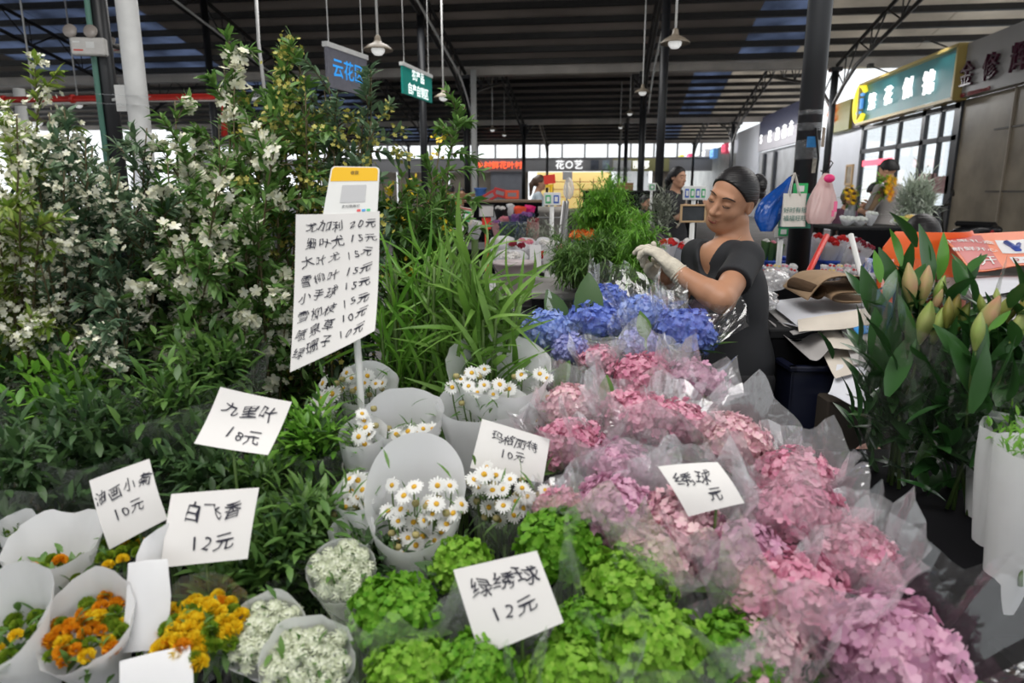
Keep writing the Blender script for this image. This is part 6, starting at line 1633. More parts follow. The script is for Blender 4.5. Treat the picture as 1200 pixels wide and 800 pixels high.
patch(.02, .36, .08, .98, M_adred, 'red_field'); patch(.46, .98, .22, .62, M_adw, 'white_field'); patch(.5, .98, .74, .95, M_adw, 'white_strip')
for t, u, v, s_, m_ in (('水果礼盒', .2, .32, .075, M_white), ('新鲜开心', .2, .56, .07, M_white), ('开', .25, .82, .13, M_white), ('0-9.9', .72, .845, .09, M_adred), ('特价', .85, .4, .09, M_ador)):
    lettering(t, s_, None, None, m_, th, bold=.008, mapper=lambda V, u=u, v=v: onsheet(u + V[:, 0] / .62, v - V[:, 1] / .66, .004))
mb = MB(); mb.tube([onsheet(.55, .3, .004), onsheet(.6, .42, .004), onsheet(.63, .55, .004)], .012, 6); mb.tube([onsheet(.66, .36, .004), onsheet(.62, .5, .004)], .01, 6); mb.build('blue_print', mat('ad_blue', (.03, .07, .35), .4), th)
for i, (cn, ds, lab, mt_) in enumerate((([(1128, 326), (1230, 316), (1240, 340), (1140, 346)], (2.5, 2.5, 2.2, 2.2), 'white paper spread below the advertising sheet', M_sheet), ([(1130, 340), (1230, 334), (1245, 356), (1150, 360)], (2.4, 2.4, 2.1, 2.1), 'grey-white paper under the white one at the right edge', M_sheetg), ([(1120, 352), (1240, 346), (1240, 372), (1140, 378)], (2.3, 2.3, 2.0, 2.0), 'dull paper lowest at the right edge behind the lily buds', M_sheetg))):
    sheet(cn, ds, lab, mt_, 740 + i, .014, group='papers at the right edge')
pedestal('low dark table under the papers at the right edge', 1190, 2.1, .6, .5, .86, M_black)
# ------------------------------------------------------------------ bags hanging on the pillar
def hook_wire(th, pts): mb = MB(); mb.tube([at(*p) for p in pts], .0035, 6); mb.build('hook', M_blacksteel, th)
def bag(label, px, py_top, py_bot, d, prof, mt, seed, name='plastic_bag', lean=0.0, depth=.6):
    """hanging bag: outline half-widths (px) from top to bottom; pleated, closed"""
    r_ = np.random.default_rng(seed); n = 36; rows = len(prof); A = np.linspace(0, 2 * np.pi, n, endpoint=False); G = []
    for i, (cx, w) in enumerate(prof):
        py = py_top + (py_bot - py_top) * i / (rows - 1); c = at(cx, py, d); rad = w * d / FOC
        pl = 1 + .16 * np.sin(9 * A + i * .35 + seed) * (1 - .7 * i / rows) + .1 * np.sin(4 * A + i * .8 + seed * 2)
        G.append([c + RIGHT * rad * q * math.cos(a) + AHEAD * rad * depth * q * math.sin(a) for a, q in zip(A, pl)])
    th = thing(name, label, 'bag', at(prof[-1][0], py_bot, d)); mb = MB(); mb.grid(np.array(G), closed=True)
    mb.add([G[-1][i] for i in range(n)], [list(range(n))], 0, False); mb.build('sack', mt, th); return th
M_bagblue = mat('bag_blue', (.01, .09, .42), .22, noise=.3, nscale=14, bump=.5, trans=.15); M_bagpink = mat('bag_pinkwhite', (.8, .58, .56), .35, noise=.1, nscale=8, bump=.4, trans=.35)
b_ = bag('full blue plastic bag hanging on the left of the black pillar', 908, 207, 271, 3.5, [(926, 1.5), (922, 5), (916, 9), (910, 12.5), (905, 14.5), (901, 15), (899, 14.5), (898.5, 12), (898, 7)], M_bagblue, 3)
hook_wire(b_, [(926, 207, 3.5), (931, 204, 3.55), (936, 206, 3.62)])
b_ = bag('pink-white plastic bag hanging from a wire hook on the right of the pillar', 965, 203, 262, 3.42, [(968, 2.5), (967, 6), (966, 9), (965, 11.5), (964.5, 13.5), (964, 15), (963, 16), (962, 16.5), (961, 16), (960, 12)], M_bagpink, 5)
hook_wire(b_, [(962, 200, 3.45), (968, 203, 3.42), (973, 196, 3.42), (976, 191, 3.43), (974, 188.5, 3.43), (970, 192, 3.43)])
mb = MB(); q = at(972, 209, 3.36); mb.lathe([(0, -.02), (.02, -.016), (.024, 0), (.018, .014), (0, .018)], 10, q, frame(-AHEAD) @ np.diag([1.2, .9, .5])); mb.build('pink_knot', mat('bag_magenta', (.75, .03, .18), .4), b_)
mb = MB(); q = at(979, 242, 3.36); mb.box(q, (.016, .004, .05), 0, VIEW); mb.box(at(976, 250, 3.355), (.012, .004, .03), 0, VIEW); mb.build('pink_print', mat('bag_print_pink', (.8, .15, .3), .4), b_)
# shopping bags: white printed one in front of a green one
def shopping_bag(label, px, py, d, w, h, dep, mt, rows=None, tm=None, hnd=True, hm=None, ytop=0):
    c = at(px, py, d); W_, H_ = w * d / FOC, h * d / FOC; R = VIEW @ rotz(.06); th = thing('shopping_bag', label, 'bag', c - UP * H_ / 2)
    Qb = lambda x, y, z: c + R @ np.array([x, y, z]); mb = MB()
    for y0, y1 in ((-dep, -dep * .35),): pass
    k = 9; G = []
    for z in np.linspace(-.5, .5, 7):
        dd = dep * (1 - .75 * (z + .5)) ; row = []
        for x in np.linspace(-.5, .5, k): row.append(Qb(x * W_ * (1 - .03 * math.sin((z + .5) * 3)), -dd / 2 - .004 * math.sin(x * 9 + z * 5), z * H_))
        for x in np.linspace(.5, -.5, k): row.append(Qb(x * W_ * (1 - .03 * math.sin((z + .5) * 3)), dd / 2, z * H_))
        G.append(row)
    mb.grid(np.array(G), 0, True, True); mb.add(np.array(G[0]), [list(range(2 * k))], 0, False); mb.build('pouch', mt, th)
    if hnd:
        for y in (-.02, .02):
            a = Qb(-W_ * .26, y * .5, H_ / 2 - .01); b = Qb(W_ * .2, y * .5, H_ / 2 - .01); top = Qb(-W_ * .02, y * .3 + .02, H_ / 2 + .1)
            mb = MB(); mb.tube(np.concatenate([bez(a, (a + top) / 2 - RIGHT * .004, top, 6), bez(top, (b + top) / 2 + RIGHT * .004, b, 6)[1:]]), .006, 6, squash=.35); mb.build('handle', hm or mt, th)
    if rows:
        RT = R @ np.stack([[1., 0, 0], [0, 0, 1.], [0, -1., 0]], 1)
        for t, dz, s_ in rows: lettering(t, s_, RT, Qb(0, -dep * (1 - .75 * (dz / H_ + .5)) / 2 - .007, dz), tm, th, bold=.006, name='printed_line')
    return th
shopping_bag('green shopping bag behind the white printed one', 932, 247, 3.5, 36, 40, .03, mat('bag_green', (.01, .2, .12), .5), hnd=False)
shopping_bag('white cotton shopping bag with two printed green lines hanging on the pillar', 930, 246, 3.42, 27, 38, .035, mat('bag_cotton', (.68, .64, .58), .8, noise=.06, nscale=12), [('好时有报', .0, .03), ('福福旺旺', -.04, .03)], mat('print_green', (.03, .16, .13), .6))
mb = MB(); q = at(938, 221, 3.56); mb.box(q, (.075, .006, .055), 0, VIEW); th = single(mb, 'green_code_card', mat('card_green', (.03, .42, .12), .5), 'green card with blank white panel behind the cotton bag handles', 'card'); mb = MB(); mb.box(q - AHEAD * .004, (.035, .004, .03), 0, VIEW); mb.build('panel', M_white, th)
# =================================================================== STALLS BEYOND
def petal_heap(mb, c, r, n, R, rng, size, lo=.0, sq=.6, tpl=FLORET5):
    nn = ball_points(rng, n, lo); mb.scatter(tpl, c + (nn * r * np.array([1, 1, sq])) @ R.T, np.einsum('ij,njk->nik', R, frames(nn + rng.normal(size=(n, 3)) * .3, rng.uniform(0, 6, n))), size)
def mini_bouquet(label, px, py, d, wpx, hpx, wrap, flower, seed, lean=(0, -.15), back=.3, cat='bouquet', name='wrapped_bouquet', group=None, n=26, zfoot=None, fsize=.22, heads=5):
    """small wrapped bunch with its flowers showing at the mouth"""
    rng = np.random.default_rng(seed); c = at(px, py, d); r = wpx / 2 * d / FOC; h = hpx * d / FOC; ax = axis_of(*lean)
    under = [z for g, hw, hd, z in TABLES if abs((c - ax * h - g) @ RIGHT) < hw and abs((c - ax * h - g) @ AHEAD) < hd and z < c[2] - r * .5]
    zt = max(under) if under else 0.0
    if (c - ax * h)[2] < zt + .004: h = (c[2] - zt - .004) / ax[2]
    th = thing(name, label, cat, c - ax * h, group)
    P = cone_sheet(c, ax, r, h, rng, back=r * back, ragged=.25, crumple=.08, r0=.4, n=26, rows=6); mb = MB(); mb.grid(P); mb.build('wrapper', wrap, th)
    foot = c - ax * h
    if foot[2] > zt + .01:
        mb = MB(); mb.lathe([(0, 0), (r * .34, 0), (r * .4, foot[2] - zt + .02), (0, foot[2] - zt + .02)], 14, (foot[0], foot[1], zt)); mb.build('bucket' if not under else 'stems', M_black if not under else M_stem, th)
    if flower is not None:
        R = frame(ax)
        for k in range(heads):
            q = math.sqrt((k + .5) / heads) * .62 * r; a = k * 2.4 + rng.uniform(0, .5); mb = MB()
            petal_heap(mb, c + R @ np.array([q * math.cos(a), q * math.sin(a), r * .1 * rng.uniform(-.6, .8)]), r * .3, n, R, rng, r * .16, -.1, .8); mb.build('flower', flower, th)
    return th
F_red = petals_mat('rose_red', (.5, .012, .015), (.62, .03, .03)); F_pink = petals_mat('rose_pink', (.75, .2, .3), (.8, .4, .45)); F_white = petals_mat('rose_white', (.8, .78, .74), (.82, .8, .8)); F_yel = petals_mat('rose_yellow', (.85, .6, .15), (.8, .7, .35)); F_pur = petals_mat('rose_purple', (.25, .08, .3), (.4, .2, .5)); F_or = petals_mat('lily_orange', (.75, .12, .02), (.8, .28, .05)); F_lime = petals_mat('mum_limegreen', (.3, .5, .08), (.5, .6, .2)); F_maroon = petals_mat('rose_dark', (.2, .01, .03), (.3, .03, .05))
M_wrapw = mat('wrap_white', (.74, .74, .76), .6, trans=.3, noise=.08, nscale=9); M_wrapgrey = mat('wrap_grey', (.4, .42, .46), .6, trans=.2); M_wrappur = mat('wrap_purple', (.16, .08, .3), .6); M_wrapnavy = mat('wrap_navy', (.02, .035, .08), .6); M_wrappink = mat('wrap_pink', (.6, .32, .33), .6); M_wrapblk = mat('wrap_black', (.01, .01, .012), .6); M_wrapred = mat('wrap_red', (.5, .03, .03), .6); M_wraporg = mat('wrap_orangered', (.8, .1, .04), .6); M_wrapmag = mat('wrap_magenta', (.7, .02, .2), .6)
# ---- fern heap in front of the boxes
rng = np.random.default_rng(51)
def ground(px, d, z): p = at(px, 300, d); return np.array([p[0], p[1], z])
pedestal('table in the aisle carrying the heap of feathery ferns', 708, 2.85, .62, .62, .98, mat('table_dull', (.25, .24, .23), .6))
def fern_heap(name, label, root, tips, seed, m, sprays=9, L=.06, leaf=.03):
    rng = np.random.default_rng(seed); th = thing(name, label, 'greenery', root); st = MB(); lf = MB()
    for tip in tips:
        b = root + rng.normal(size=3) * np.array([.05, .05, .005]); path = bez(b, b * .45 + tip * .55 + UP * .12 + rng.normal(size=3) * .02, tip, 12); st.tube(path, np.linspace(.004, .001, 12), 4)
        for k in range(sprays):
            t = rng.uniform(.12, 1.0); i = min(int(t * 11), 10); p = path[i] + (path[i + 1] - path[i]) * (t * 11 - i); dv = unit(unit(path[i + 1] - path[i]) * .6 + rng.normal(size=3) * .8 - UP * .15)
            q = p + dv * L * rng.uniform(.7, 1.5); n = 24; tt = np.linspace(.05, 1, n)[:, None]; pos = p + (q - p) * tt - UP * .012 * tt ** 2
            lf.scatter(LEAF_THIN, pos, frames(rng.normal(size=(n, 3)) * .75 + dv * .8), leaf * rng.uniform(.6, 1.3, n))
    st.build('stems', M_stem, th); lf.build('fronds', m, th)
root = at(705, 318, 2.8); root[2] = .985
tips = [at(718, 205, 2.95), at(712, 212, 2.95), at(725, 222, 2.9)] + [at(rng.uniform(690 - (t * 22), 722 + t * 30), 212 + t * 95, rng.uniform(2.7, 2.95)) for t in np.linspace(.05, 1, 70)]
fern_heap('fern_bunch', 'tall heap of feathery bright green fern fronds tapering to a point', root, tips, 61, M_leaf_bright, 14)
root = at(700, 325, 2.6); root[2] = .985
fern_heap('fern_bunch', 'low spreading fern bunch in front of the tall fern heap', root, [at(rng.uniform(648, 765), rng.uniform(285, 318), rng.uniform(2.35, 2.7)) for _ in range(44)], 62, M_leaf_mid, 14)
root = at(745, 318, 2.5); root[2] = .985
fern_heap('fern_bunch', 'fern fronds being bundled in the gloved hands', root, [at(rng.uniform(735, 766), rng.uniform(250, 322), rng.uniform(2.15, 2.5)) for _ in range(20)], 63, M_leaf_bright, 12)
mini_bouquet('bouquet in orange and blue printed wrap sticking out of the fern heap', 688, 276, 2.75, 44, 50, mat('print_wrap', (.75, .1, .03), .6, color2=(.03, .12, .55), noise=1, nscale=26), F_or, 64, zfoot=.98)
mini_bouquet('white bouquet of small blooms nested in the front of the fern heap', 700, 290, 2.68, 60, 40, M_wrapw, F_white, 65)
mini_bouquet('small pink bloom bunch high in the fern heap', 696, 236, 2.85, 10, 60, M_wrapgrey, F_pink, 66, n=14, heads=2)
# ---- white boxes and paper wrapped roses left of the ferns
zb = at(636, 330, 3.0)[2]
def carton(label, px, py_top, py_bot, d, wpx, mt, prints=True, seed=0):
    """open white flower carton with raised flaps"""
    a = at(px, py_top, d); h = (py_bot - py_top) * d / FOC; w = wpx * d / FOC; dep = .22; th = thing('flower_carton', label, 'carton', a - UP * h, 'white flower cartons')
    R = VIEW @ rotz(.05); Q = lambda x, y, z: a + R @ np.array([x, y, z]); mb = MB(); t = .006
    mb.box(Q(0, 0, -h / 2), (w, t, h), 0, R); mb.box(Q(0, dep, -h / 2), (w, t, h), 0, R)
    for s_ in (-1, 1): mb.box(Q(s_ * w / 2, dep / 2, -h / 2), (t, dep, h), 0, R)
    mb.box(Q(0, dep / 2, -h + t / 2), (w, dep, t), 0, R); mb.build('box', mt, th)
    for s_, x in ((-1, -w * .27), (1, w * .26)):
        mb = MB(); mb.box(Q(x, -.006 - .012, .045), (w * .44, .004, .1), 0, R @ rotx(.2 * s_)); mb.build('flap', mt, th)
    mb = MB(); mb.lathe([(0, -.002), (.012, 0), (0, .002)], 12, Q(0, -.006, -h * .3), R @ rotx(R_(90))); mb.build('hand_hole', M_black, th)
    if prints: lettering('鲜切花', .028, R @ np.stack([[1., 0, 0], [0, 0, 1.], [0, -1., 0]], 1), Q(-.0, -.007, -h * .62), mat('print_maroon', (.3, .03, .03), .6), th)
M_carton = mat('white_carton', (.66, .65, .66), .7, noise=.06, nscale=6)
pedestal('low table under the white flower cartons', 617, 3.1, .46, .5, at(636, 345, 3.0)[2], mat('table_pale', (.4, .4, .4), .6))
carton('white carton with printed mark directly left of the low fern bunch', 635, 312, 345, 3.0, 30, M_carton)
mini_bouquet('deep red roses in white paper standing in the white carton', 635, 298, 3.02, 26, 40, M_wrapw, F_red, 71, n=14, heads=3, lean=(0, -.3))
mini_bouquet('tall white paper wrapped roses behind the carton', 642, 285, 3.2, 30, 45, M_wrapw, F_white, 72, heads=3, lean=(0, -.1))
mini_bouquet('white wrapped bunch with a dark red rose left of the carton', 607, 288, 3.2, 26, 45, M_wrapw, F_maroon, 73, heads=2, lean=(0, -.3))
mini_bouquet('white wrapped bunch with a pink rose left of the carton', 617, 284, 3.3, 24, 45, M_wrapw, F_pink, 74, heads=2)
mini_bouquet('white paper bunch next to the tips of the long green blades', 598, 300, 3.0, 40, 45, M_wrapw, F_white, 75, heads=3)
mini_bouquet('crumpled white paper bunch over the long green blades', 588, 284, 3.3, 30, 40, M_wrapw, F_white, 76, heads=2, back=.6)
bucket('translucent pale bucket with pinkish wrap left of the white carton', 603, 306, 2.8, .085, .16, mat('pale_bucket', (.7, .62, .63), .35, trans=.4))
pedestal('dark table under the pale bucket', 600, 2.85, .35, .4, at(603, 306, 2.8)[2] - .16, M_black)
mini_bouquet('white paper bunch at the back right of the carton, under pale petals', 662, 292, 3.1, 26, 40, M_wrapw, F_pink, 77, heads=3)
# ---- signs, bins and bouquets in the middle distance
def code_board(label, px, py, d, wpx, hpx, cols, post=None, tilt=0.0, yaw=0.0, back=M_white, zfoot=0.0, strip=None):
    """payment board: white panel with coloured frames round blank panels (printed codes left out)"""
    c = at(px, py, d); s = d / FOC; R = VIEW @ rotz(yaw) @ roty(tilt); th = thing('payment_board', label, 'payment board', np.array([c[0], c[1], zfoot]))
    mb = MB(); mb.box(c, (wpx * s, .02, hpx * s), 0, R, .004); mb.build('board', back, th)
    n = len(cols)
    for i, col in enumerate(cols):
        x = (i - (n - 1) / 2) * wpx * s / n * .94; w = wpx * s / n * .62; h = hpx * s * .62
        mb = MB(); mb.box(c + R @ np.array([x, -.012, -.02 * hpx * s]), (w, .006, h), 0, R); f = mb.build('code_frame', mat('frame_' + col, dict(g=(.02, .38, .12), b=(.03, .1, .45), r=(.6, .04, .03))[col], .5), th)
        mb = MB(); mb.box(c + R @ np.array([x, -.016, -.02 * hpx * s]), (w * .6, .004, h * .6), 0, R); o = mb.build('blank_panel', M_white, None, np.array(th.location)); o.parent = f; o.location = (0, 0, 0)
    if strip: mb = MB(); mb.box(c + R @ np.array([0, -.012, hpx * s * .42]), (wpx * s * .9, .006, hpx * s * .06), 0, R); mb.build('red_strip', M_wrapred, th)
    mb = MB(); mb.tube([c - UP * hpx * s * .3 + AHEAD * .018, np.array([c[0], c[1], zfoot + .01]) + AHEAD * .018], .016, 8); mb.box(np.array([c[0], c[1], zfoot + .012]) + AHEAD * .018, (.22, .22, .024), 0, VIEW); mb.build('post', M_white, th)
code_board('tilted payment board with blue and green frames among the far bouquets', 541, 252, 5.6, 27, 19, 'bg', tilt=.18, strip=True, back=mat('board_cream', (.6, .52, .44), .6))
code_board('payment board with green and blue frames in front of the grey bin', 647, 233, 5.0, 20, 15, 'gb')
code_board('white payment board with four coloured frames right before the woman in black dress', 814, 226, 5.2, 28, 16, 'bgbg', yaw=.1)
code_board('small white payment board on the post beside the pale rose stall', 764, 219, 9.0, 9, 9, 'g')
code_board('white board with blank panel below the pillar bags', 917, 271, 3.9, 18, 15, 'g', back=mat('board_grey', (.5, .49, .47), .6))
# red sign above a board, yellow stand
c = at(644, 210, 5.1); th = thing('red_sign', 'tilted bright red blank sign on a yellow stand above the grey bin', 'sign', at(645, 232, 5.1)); R = VIEW @ roty(-.12)
mb = MB(); mb.box(c, (.085, .012, .065), 0, R); mb.build('plate', mat('sign_red', (.7, .03, .01), .5), th)
mb = MB(); mb.box(c - UP * .048, (.06, .014, .02), 0, R); mb.tube([c - UP * .05 + RIGHT * .01, at(646.5, 234, 5.08)], .012, 8); mb.build('yellow_stand', mat('stand_yellow', (.8, .5, .02), .5), th)
# tall grey bin
c = at(646, 242, 5.6); th = thing('bin', 'tall grey plastic bin behind the green and blue payment board', 'bin', np.array([c[0], c[1], 0]))
mb = MB(); h = c[2]; mb.lathe([(0, 0), (.075, 0), (.082, .05), (.1, h - .05), (.11, h - .05), (.11, h), (.1, h), (.09, h - .06), (0, h - .08)], 28, (c[0], c[1], 0)); mb.build('body', mat('bin_grey', (.4, .37, .33), .5), th)
mb = MB(); mb.lathe([(.106, h - .09), (.112, h - .085), (.106, h - .08)], 28, (c[0], c[1], 0)); mb.build('band', M_grey, th)
# folded steps / tubes
for i, (px, lab) in enumerate(((661, 'left steel tube leaning by the grey bin'), (665, 'right steel tube leaning by the grey bin'))):
    a, b = at(px, 236, 5.4), at(px - 4, 272, 5.3); e = b + (b - a) * 3; e = a + (b - a) * ((a[2] - .01) / (a[2] - b[2])); mb = MB(); mb.tube([a, e], .014, 8); single(mb, 'steel_tube', mat('steel', (.5, .5, .5), .3, metal=.7), lab, 'tube')
# framed grey panel on red base
c = at(570, 247, 5.2); s = 5.2 / FOC; th = thing('menu_board', 'small blank silver board with dark frame on a red stand', 'board', np.array([c[0], c[1], 0]))
mb = MB(); mb.box(c, (17 * s, .02, 13 * s), 0, VIEW); mb.build('panel', mat('silver_panel', (.55, .52, .5), .4), th)
mb = MB()
for dx, dz, w, h in ((0, 6.8, 18, .8), (0, -6.8, 18, .8), (-8.7, 0, .8, 14), (8.7, 0, .8, 14)): mb.box(c + VIEW @ np.array([dx * s, -.005, dz * s]), (w * s, .03, h * s), 0, VIEW)
mb.build('frame', M_darkpaint, th)
mb = MB(); 
for dx in (-3, 3): mb.box(c + VIEW @ np.array([dx * s, .01, -14 * s]), (4.6 * s, .02, 14 * s), 0, VIEW)
mb.tube([c - UP * 8 * s, np.array([c[0], c[1], .02])], .014, 8); mb.box((c[0], c[1], .012), (.25, .25, .024), 0, VIEW); mb.build('red_stand', mat('stand_red', (.65, .04, .02), .5), th)
# chalkboard
c = at(812, 250, 4.4); s = 4.4 / FOC; th = thing('chalkboard', 'small blank blackboard with wooden frame on a white post, left of the tying woman', 'chalkboard', np.array([c[0], c[1], 0]))
mb = MB(); mb.box(c, (27 * s, .012, 18 * s), 0, VIEW); mb.build('slate', mat('slate', (.045, .052, .058), .6, noise=.5, nscale=12), th)
mb = MB()
for dx, dz, w, h in ((0, 9.4, 30, 2), (0, -9.4, 30, 2), (-14, 0, 2, 20), (14, 0, 2, 20)): mb.box(c + VIEW @ np.array([dx * s, -.004, dz * s]), (w * s, .026, h * s), 0, VIEW, .002)
mb.build('frame', mat('frame_wood', (.55, .37, .2), .5), th)
mb = MB(); mb.tube([c - UP * 10 * s, np.array([c[0], c[1], .01])], .016, 8); mb.box((c[0], c[1], .012), (.2, .2, .024), 0, VIEW); mb.build('post', M_white, th)
# long trestles carrying the middle-distance flowers
pedestal('long dark trestle of the bouquet stall in the middle distance', 600, 6.6, 1.6, .9, .84, M_black)
pedestal('dark bench under the orange flowers further back', 518, 7.8, .9, .8, .8, M_black)
pedestal('grey trestle in front of the far bouquets', 560, 5.9, .8, .5, .62, M_grey)
for i, (px, py, d, w, h, wr, fl, lab, kw) in enumerate((
    (606, 254, 6.4, 20, 22, M_wrappur, F_pur, 'purple wrapped bouquet in the middle distance', {}), (618, 252, 6.3, 20, 24, M_wrapnavy, F_pur, 'navy wrapped bouquet right of the purple one', {}),
    (592, 256, 6.5, 16, 20, M_wrappink, F_pink, 'pink wrapped bouquet left of the purple one', {}), (582, 260, 6.4, 14, 18, M_wrappink, F_pur, 'mauve wrapped bouquet above the dark crate', {}),
    (627, 258, 6.2, 18, 22, M_wrappink, F_maroon, 'dusty rose wrapped bouquet beside the grey bin', {}), (587, 244, 6.9, 18, 18, M_wrapblk, F_white, 'black wrapped bouquet in front of the red boxes', {}),
    (609, 243, 6.8, 14, 22, M_wraporg, None, 'orange-red upright paper bag among the bouquets', dict(back=0)), (621, 242, 7.0, 13, 14, M_wrapmag, None, 'magenta wrap lying right of the orange-red bag', {}),
    (615, 262, 6.0, 14, 16, M_wrapred, F_maroon, 'dark red wrapped bouquet low beside the navy one', {}), (598, 240, 7.1, 10, 16, M_wrapw, F_white, 'slim white wrapped bouquet left of the orange-red bag', {}),
    (577, 246, 7.2, 14, 14, M_wrapw, F_lime, 'white wrap with greenery behind the silver board', {}), (556, 262, 5.8, 22, 18, M_wrapw, F_white, 'white wrapped bunch under the tilted payment board', {}),
    (532, 262, 5.9, 16, 16, M_wrapw, F_white, 'white wrapped bunch left below the tilted payment board', {}), (536, 240, 7.9, 10, 24, M_wrapw, F_white, 'pale wrapped bunch right of the orange flowers', {}))):
    mini_bouquet(lab, px, py, d, w, h, wr, fl, 900 + i, n=12, heads=3, group='far wrapped bouquets', **kw)
for i in range(9):
    px = 506 + i * 3.6; py = 238 + (i % 3) * 3 - i * .4; d = 7.7 + (i % 2) * .25; c = at(px, py, d); foot = np.array([c[0], c[1], .8]); r_ = np.random.default_rng(950 + i)
    th = thing('orange_flower', 'upright orange-red flower stems in the far row', 'flower', foot, 'row of orange-red flowers')
    mb = MB(); petal_heap(mb, c, .035, 22, np.eye(3), r_, .03, -.4, 1.3); mb.build('flower_head', F_or, th); mb = MB(); mb.tube([c, foot], .012, 6); mb.build('stem', M_stem, th)
# crates, boxes, barrel
box_thing('cardboard_box', 'brown cardboard box left of the rain pipe, far back', 'box', at(546, 233, 11.5), (.3, .25, .18), mat('box_brown', (.28, .15, .07), .8), bevel=.003)
box_thing('cardboard_box', 'brown cardboard box on the dark counter beside the banded post', 'box', at(732, 219, 10.0), (.22, .2, .12), mat('box_brown', (.28, .15, .07), .8), bevel=.003)
pedestal('dark counter at the far right of the yellow shop', 745, 10.2, 1.6, .6, at(732, 223, 10)[2], M_black)
pedestal('long table of the seated far customers', 540, 11.8, 1.3, .6, at(546, 240, 11.5)[2], mat('table_wood', (.2, .13, .08), .6))
for px, py, lab in ((586, 226, 'red printed box tilted on the stack of the far stall'), (600, 228, 'orange-red box beside the tilted red box'), (574, 230, 'red framed picture card leaning by the rain pipe')):
    q = at(px, py, 8.0); th = thing('red_box', lab, 'box', q - UP * .06); R = VIEW @ roty({586: .25, 600: 0, 574: -.5}[px])
    mb = MB(); mb.box(q, (.16, .1, .1), 0, R, .004); mb.build('body', M_wrapred if px != 600 else M_wraporg, th); mb = MB(); mb.box(q - AHEAD * .052, (.1, .004, .045), 0, R); mb.build('label_panel', mat('dull_panel', (.25, .2, .22), .5), th)
pedestal('rear bench stacked with red boxes', 590, 8.2, .9, .5, at(590, 234, 8)[2], mat('table_wood', (.2, .13, .08), .6))
pedestal('narrow bench under the blue barrel', 563, 11.0, .4, .3, at(563, 220, 11.0)[2] - .14, M_grey)
bucket('blue and white barrel behind the rain pipe', 563, 220, 11.0, .1, .14, mat('barrel_blue', (.08, .2, .55), .4), name='barrel', cat='barrel')
tray('crate', 'dark blue crate in front of the purple bouquets', 601, 262, 5.4, .2, .3, at(601, 262, 5.4)[2], M_wrapnavy, cat='crate')
# grey-green foliage pots
def fine_bush(label, px, py, d, wpx, hpx, m, seed, pot=True, n=700, leaf=.03, zf=0.0):
    r_ = np.random.default_rng(seed); c = at(px, py, d); s = d / FOC; th = thing('foliage_pot', label, 'potted foliage', np.array([c[0], c[1], zf]))
    Q = c + r_.normal(size=(n, 3)) * np.array([wpx * s * .26, wpx * s * .26, hpx * s * .27]); lf = MB(); lf.scatter(LEAF_THIN, Q, frames((Q - c) / (hpx * s) + UP * .7 + r_.normal(size=(n, 3)) * .5), leaf * r_.uniform(.6, 1.4, n)); lf.build('foliage', m, th)
    b = c - UP * hpx * s * .45; rad = wpx * s * .3; mb = MB(); mb.lathe([(0, zf), (rad * .8, zf), (rad, b[2]), (rad * .9, b[2]), (rad * .85, b[2] - .03), (0, b[2] - .03)], 18, (c[0], c[1], 0)); mb.build('pot', M_black, th)
M_sage = mat('sage_leaf', (.2, .23, .17), .7, color2=(.34, .36, .29), island=True); M_deep = mat('deep_leaf', (.03, .07, .03), .5, color2=(.07, .12, .05), island=True)
fine_bush('grey-green foliage left of the grey bin', 621, 276, 4.8, 28, 30, M_sage, 81); fine_bush('grey-green foliage right in front of the grey bin', 642, 278, 4.6, 34, 30, M_sage, 82)
fine_bush('dark leafy greenery left of the grey bin foliage', 597, 278, 4.7, 26, 30, M_deep, 83); fine_bush('dark leafy bush above the far counter', 728, 208, 10.2, 30, 22, M_deep, 84, zf=at(732, 223, 10)[2]); fine_bush('dark leafy bush right behind the fern heap', 748, 250, 5.6, 34, 44, M_deep, 85)
fine_bush('pale grassy stems in buckets left of the woman in black dress', 775, 250, 6.0, 26, 40, M_sage, 86, n=500, leaf=.07)
fine_bush('airy pale gypsophila bush in front of the glass doors', 1073, 238, 6.4, 28, 40, mat('gyp_leaf', (.4, .48, .36), .7, color2=(.62, .66, .58), island=True), 87, n=3200, leaf=.075)
crumple_blob('white plastic bag hanging above the fern heap', 666.5, 221, 5.7, .055, M_bagclear, 31, sq=(.8, .6, 1.5)); 
c = at(665, 206, 5.7); th = thing('small_board', 'blank grey board on a thin pole above the fern heap', 'board', np.array([c[0], c[1], 0])); mb = MB(); mb.box(c, (.08, .012, .065), 0, VIEW); mb.build('panel', M_grey, th); mb = MB(); mb.tube([c + AHEAD * .012, np.array([c[0], c[1], 0]) + AHEAD * .012], .008, 6); mb.box((c[0], c[1], .01), (.2, .2, .02)); mb.build('pole', M_grey, th)
# ---- white wrapped roses right behind the gloves, blue tray
pedestal('table with white wrapped roses behind the tying woman', 800, 3.6, .7, .6, at(800, 312, 3.5)[2], mat('table_dull', (.25, .24, .23), .6))
tray('tray', 'bright blue tray under the white wrapped roses behind the gloves', 800, 305, 3.5, .3, .35, .07, M_tray_blue)
for i, (px, py, w, wr, fl) in enumerate(((783, 284, 26, M_wrapw, F_red), (797, 288, 24, M_wrapgrey, F_red), (810, 284, 24, M_wrapw, F_white))):
    mini_bouquet(('leftmost' if i == 0 else 'middle' if i == 1 else 'rightmost') + ' white wrapped rose bunch between gloves and black shirt', px, py, 3.55, w, 36, wr, fl, 970 + i, heads=3, n=14)
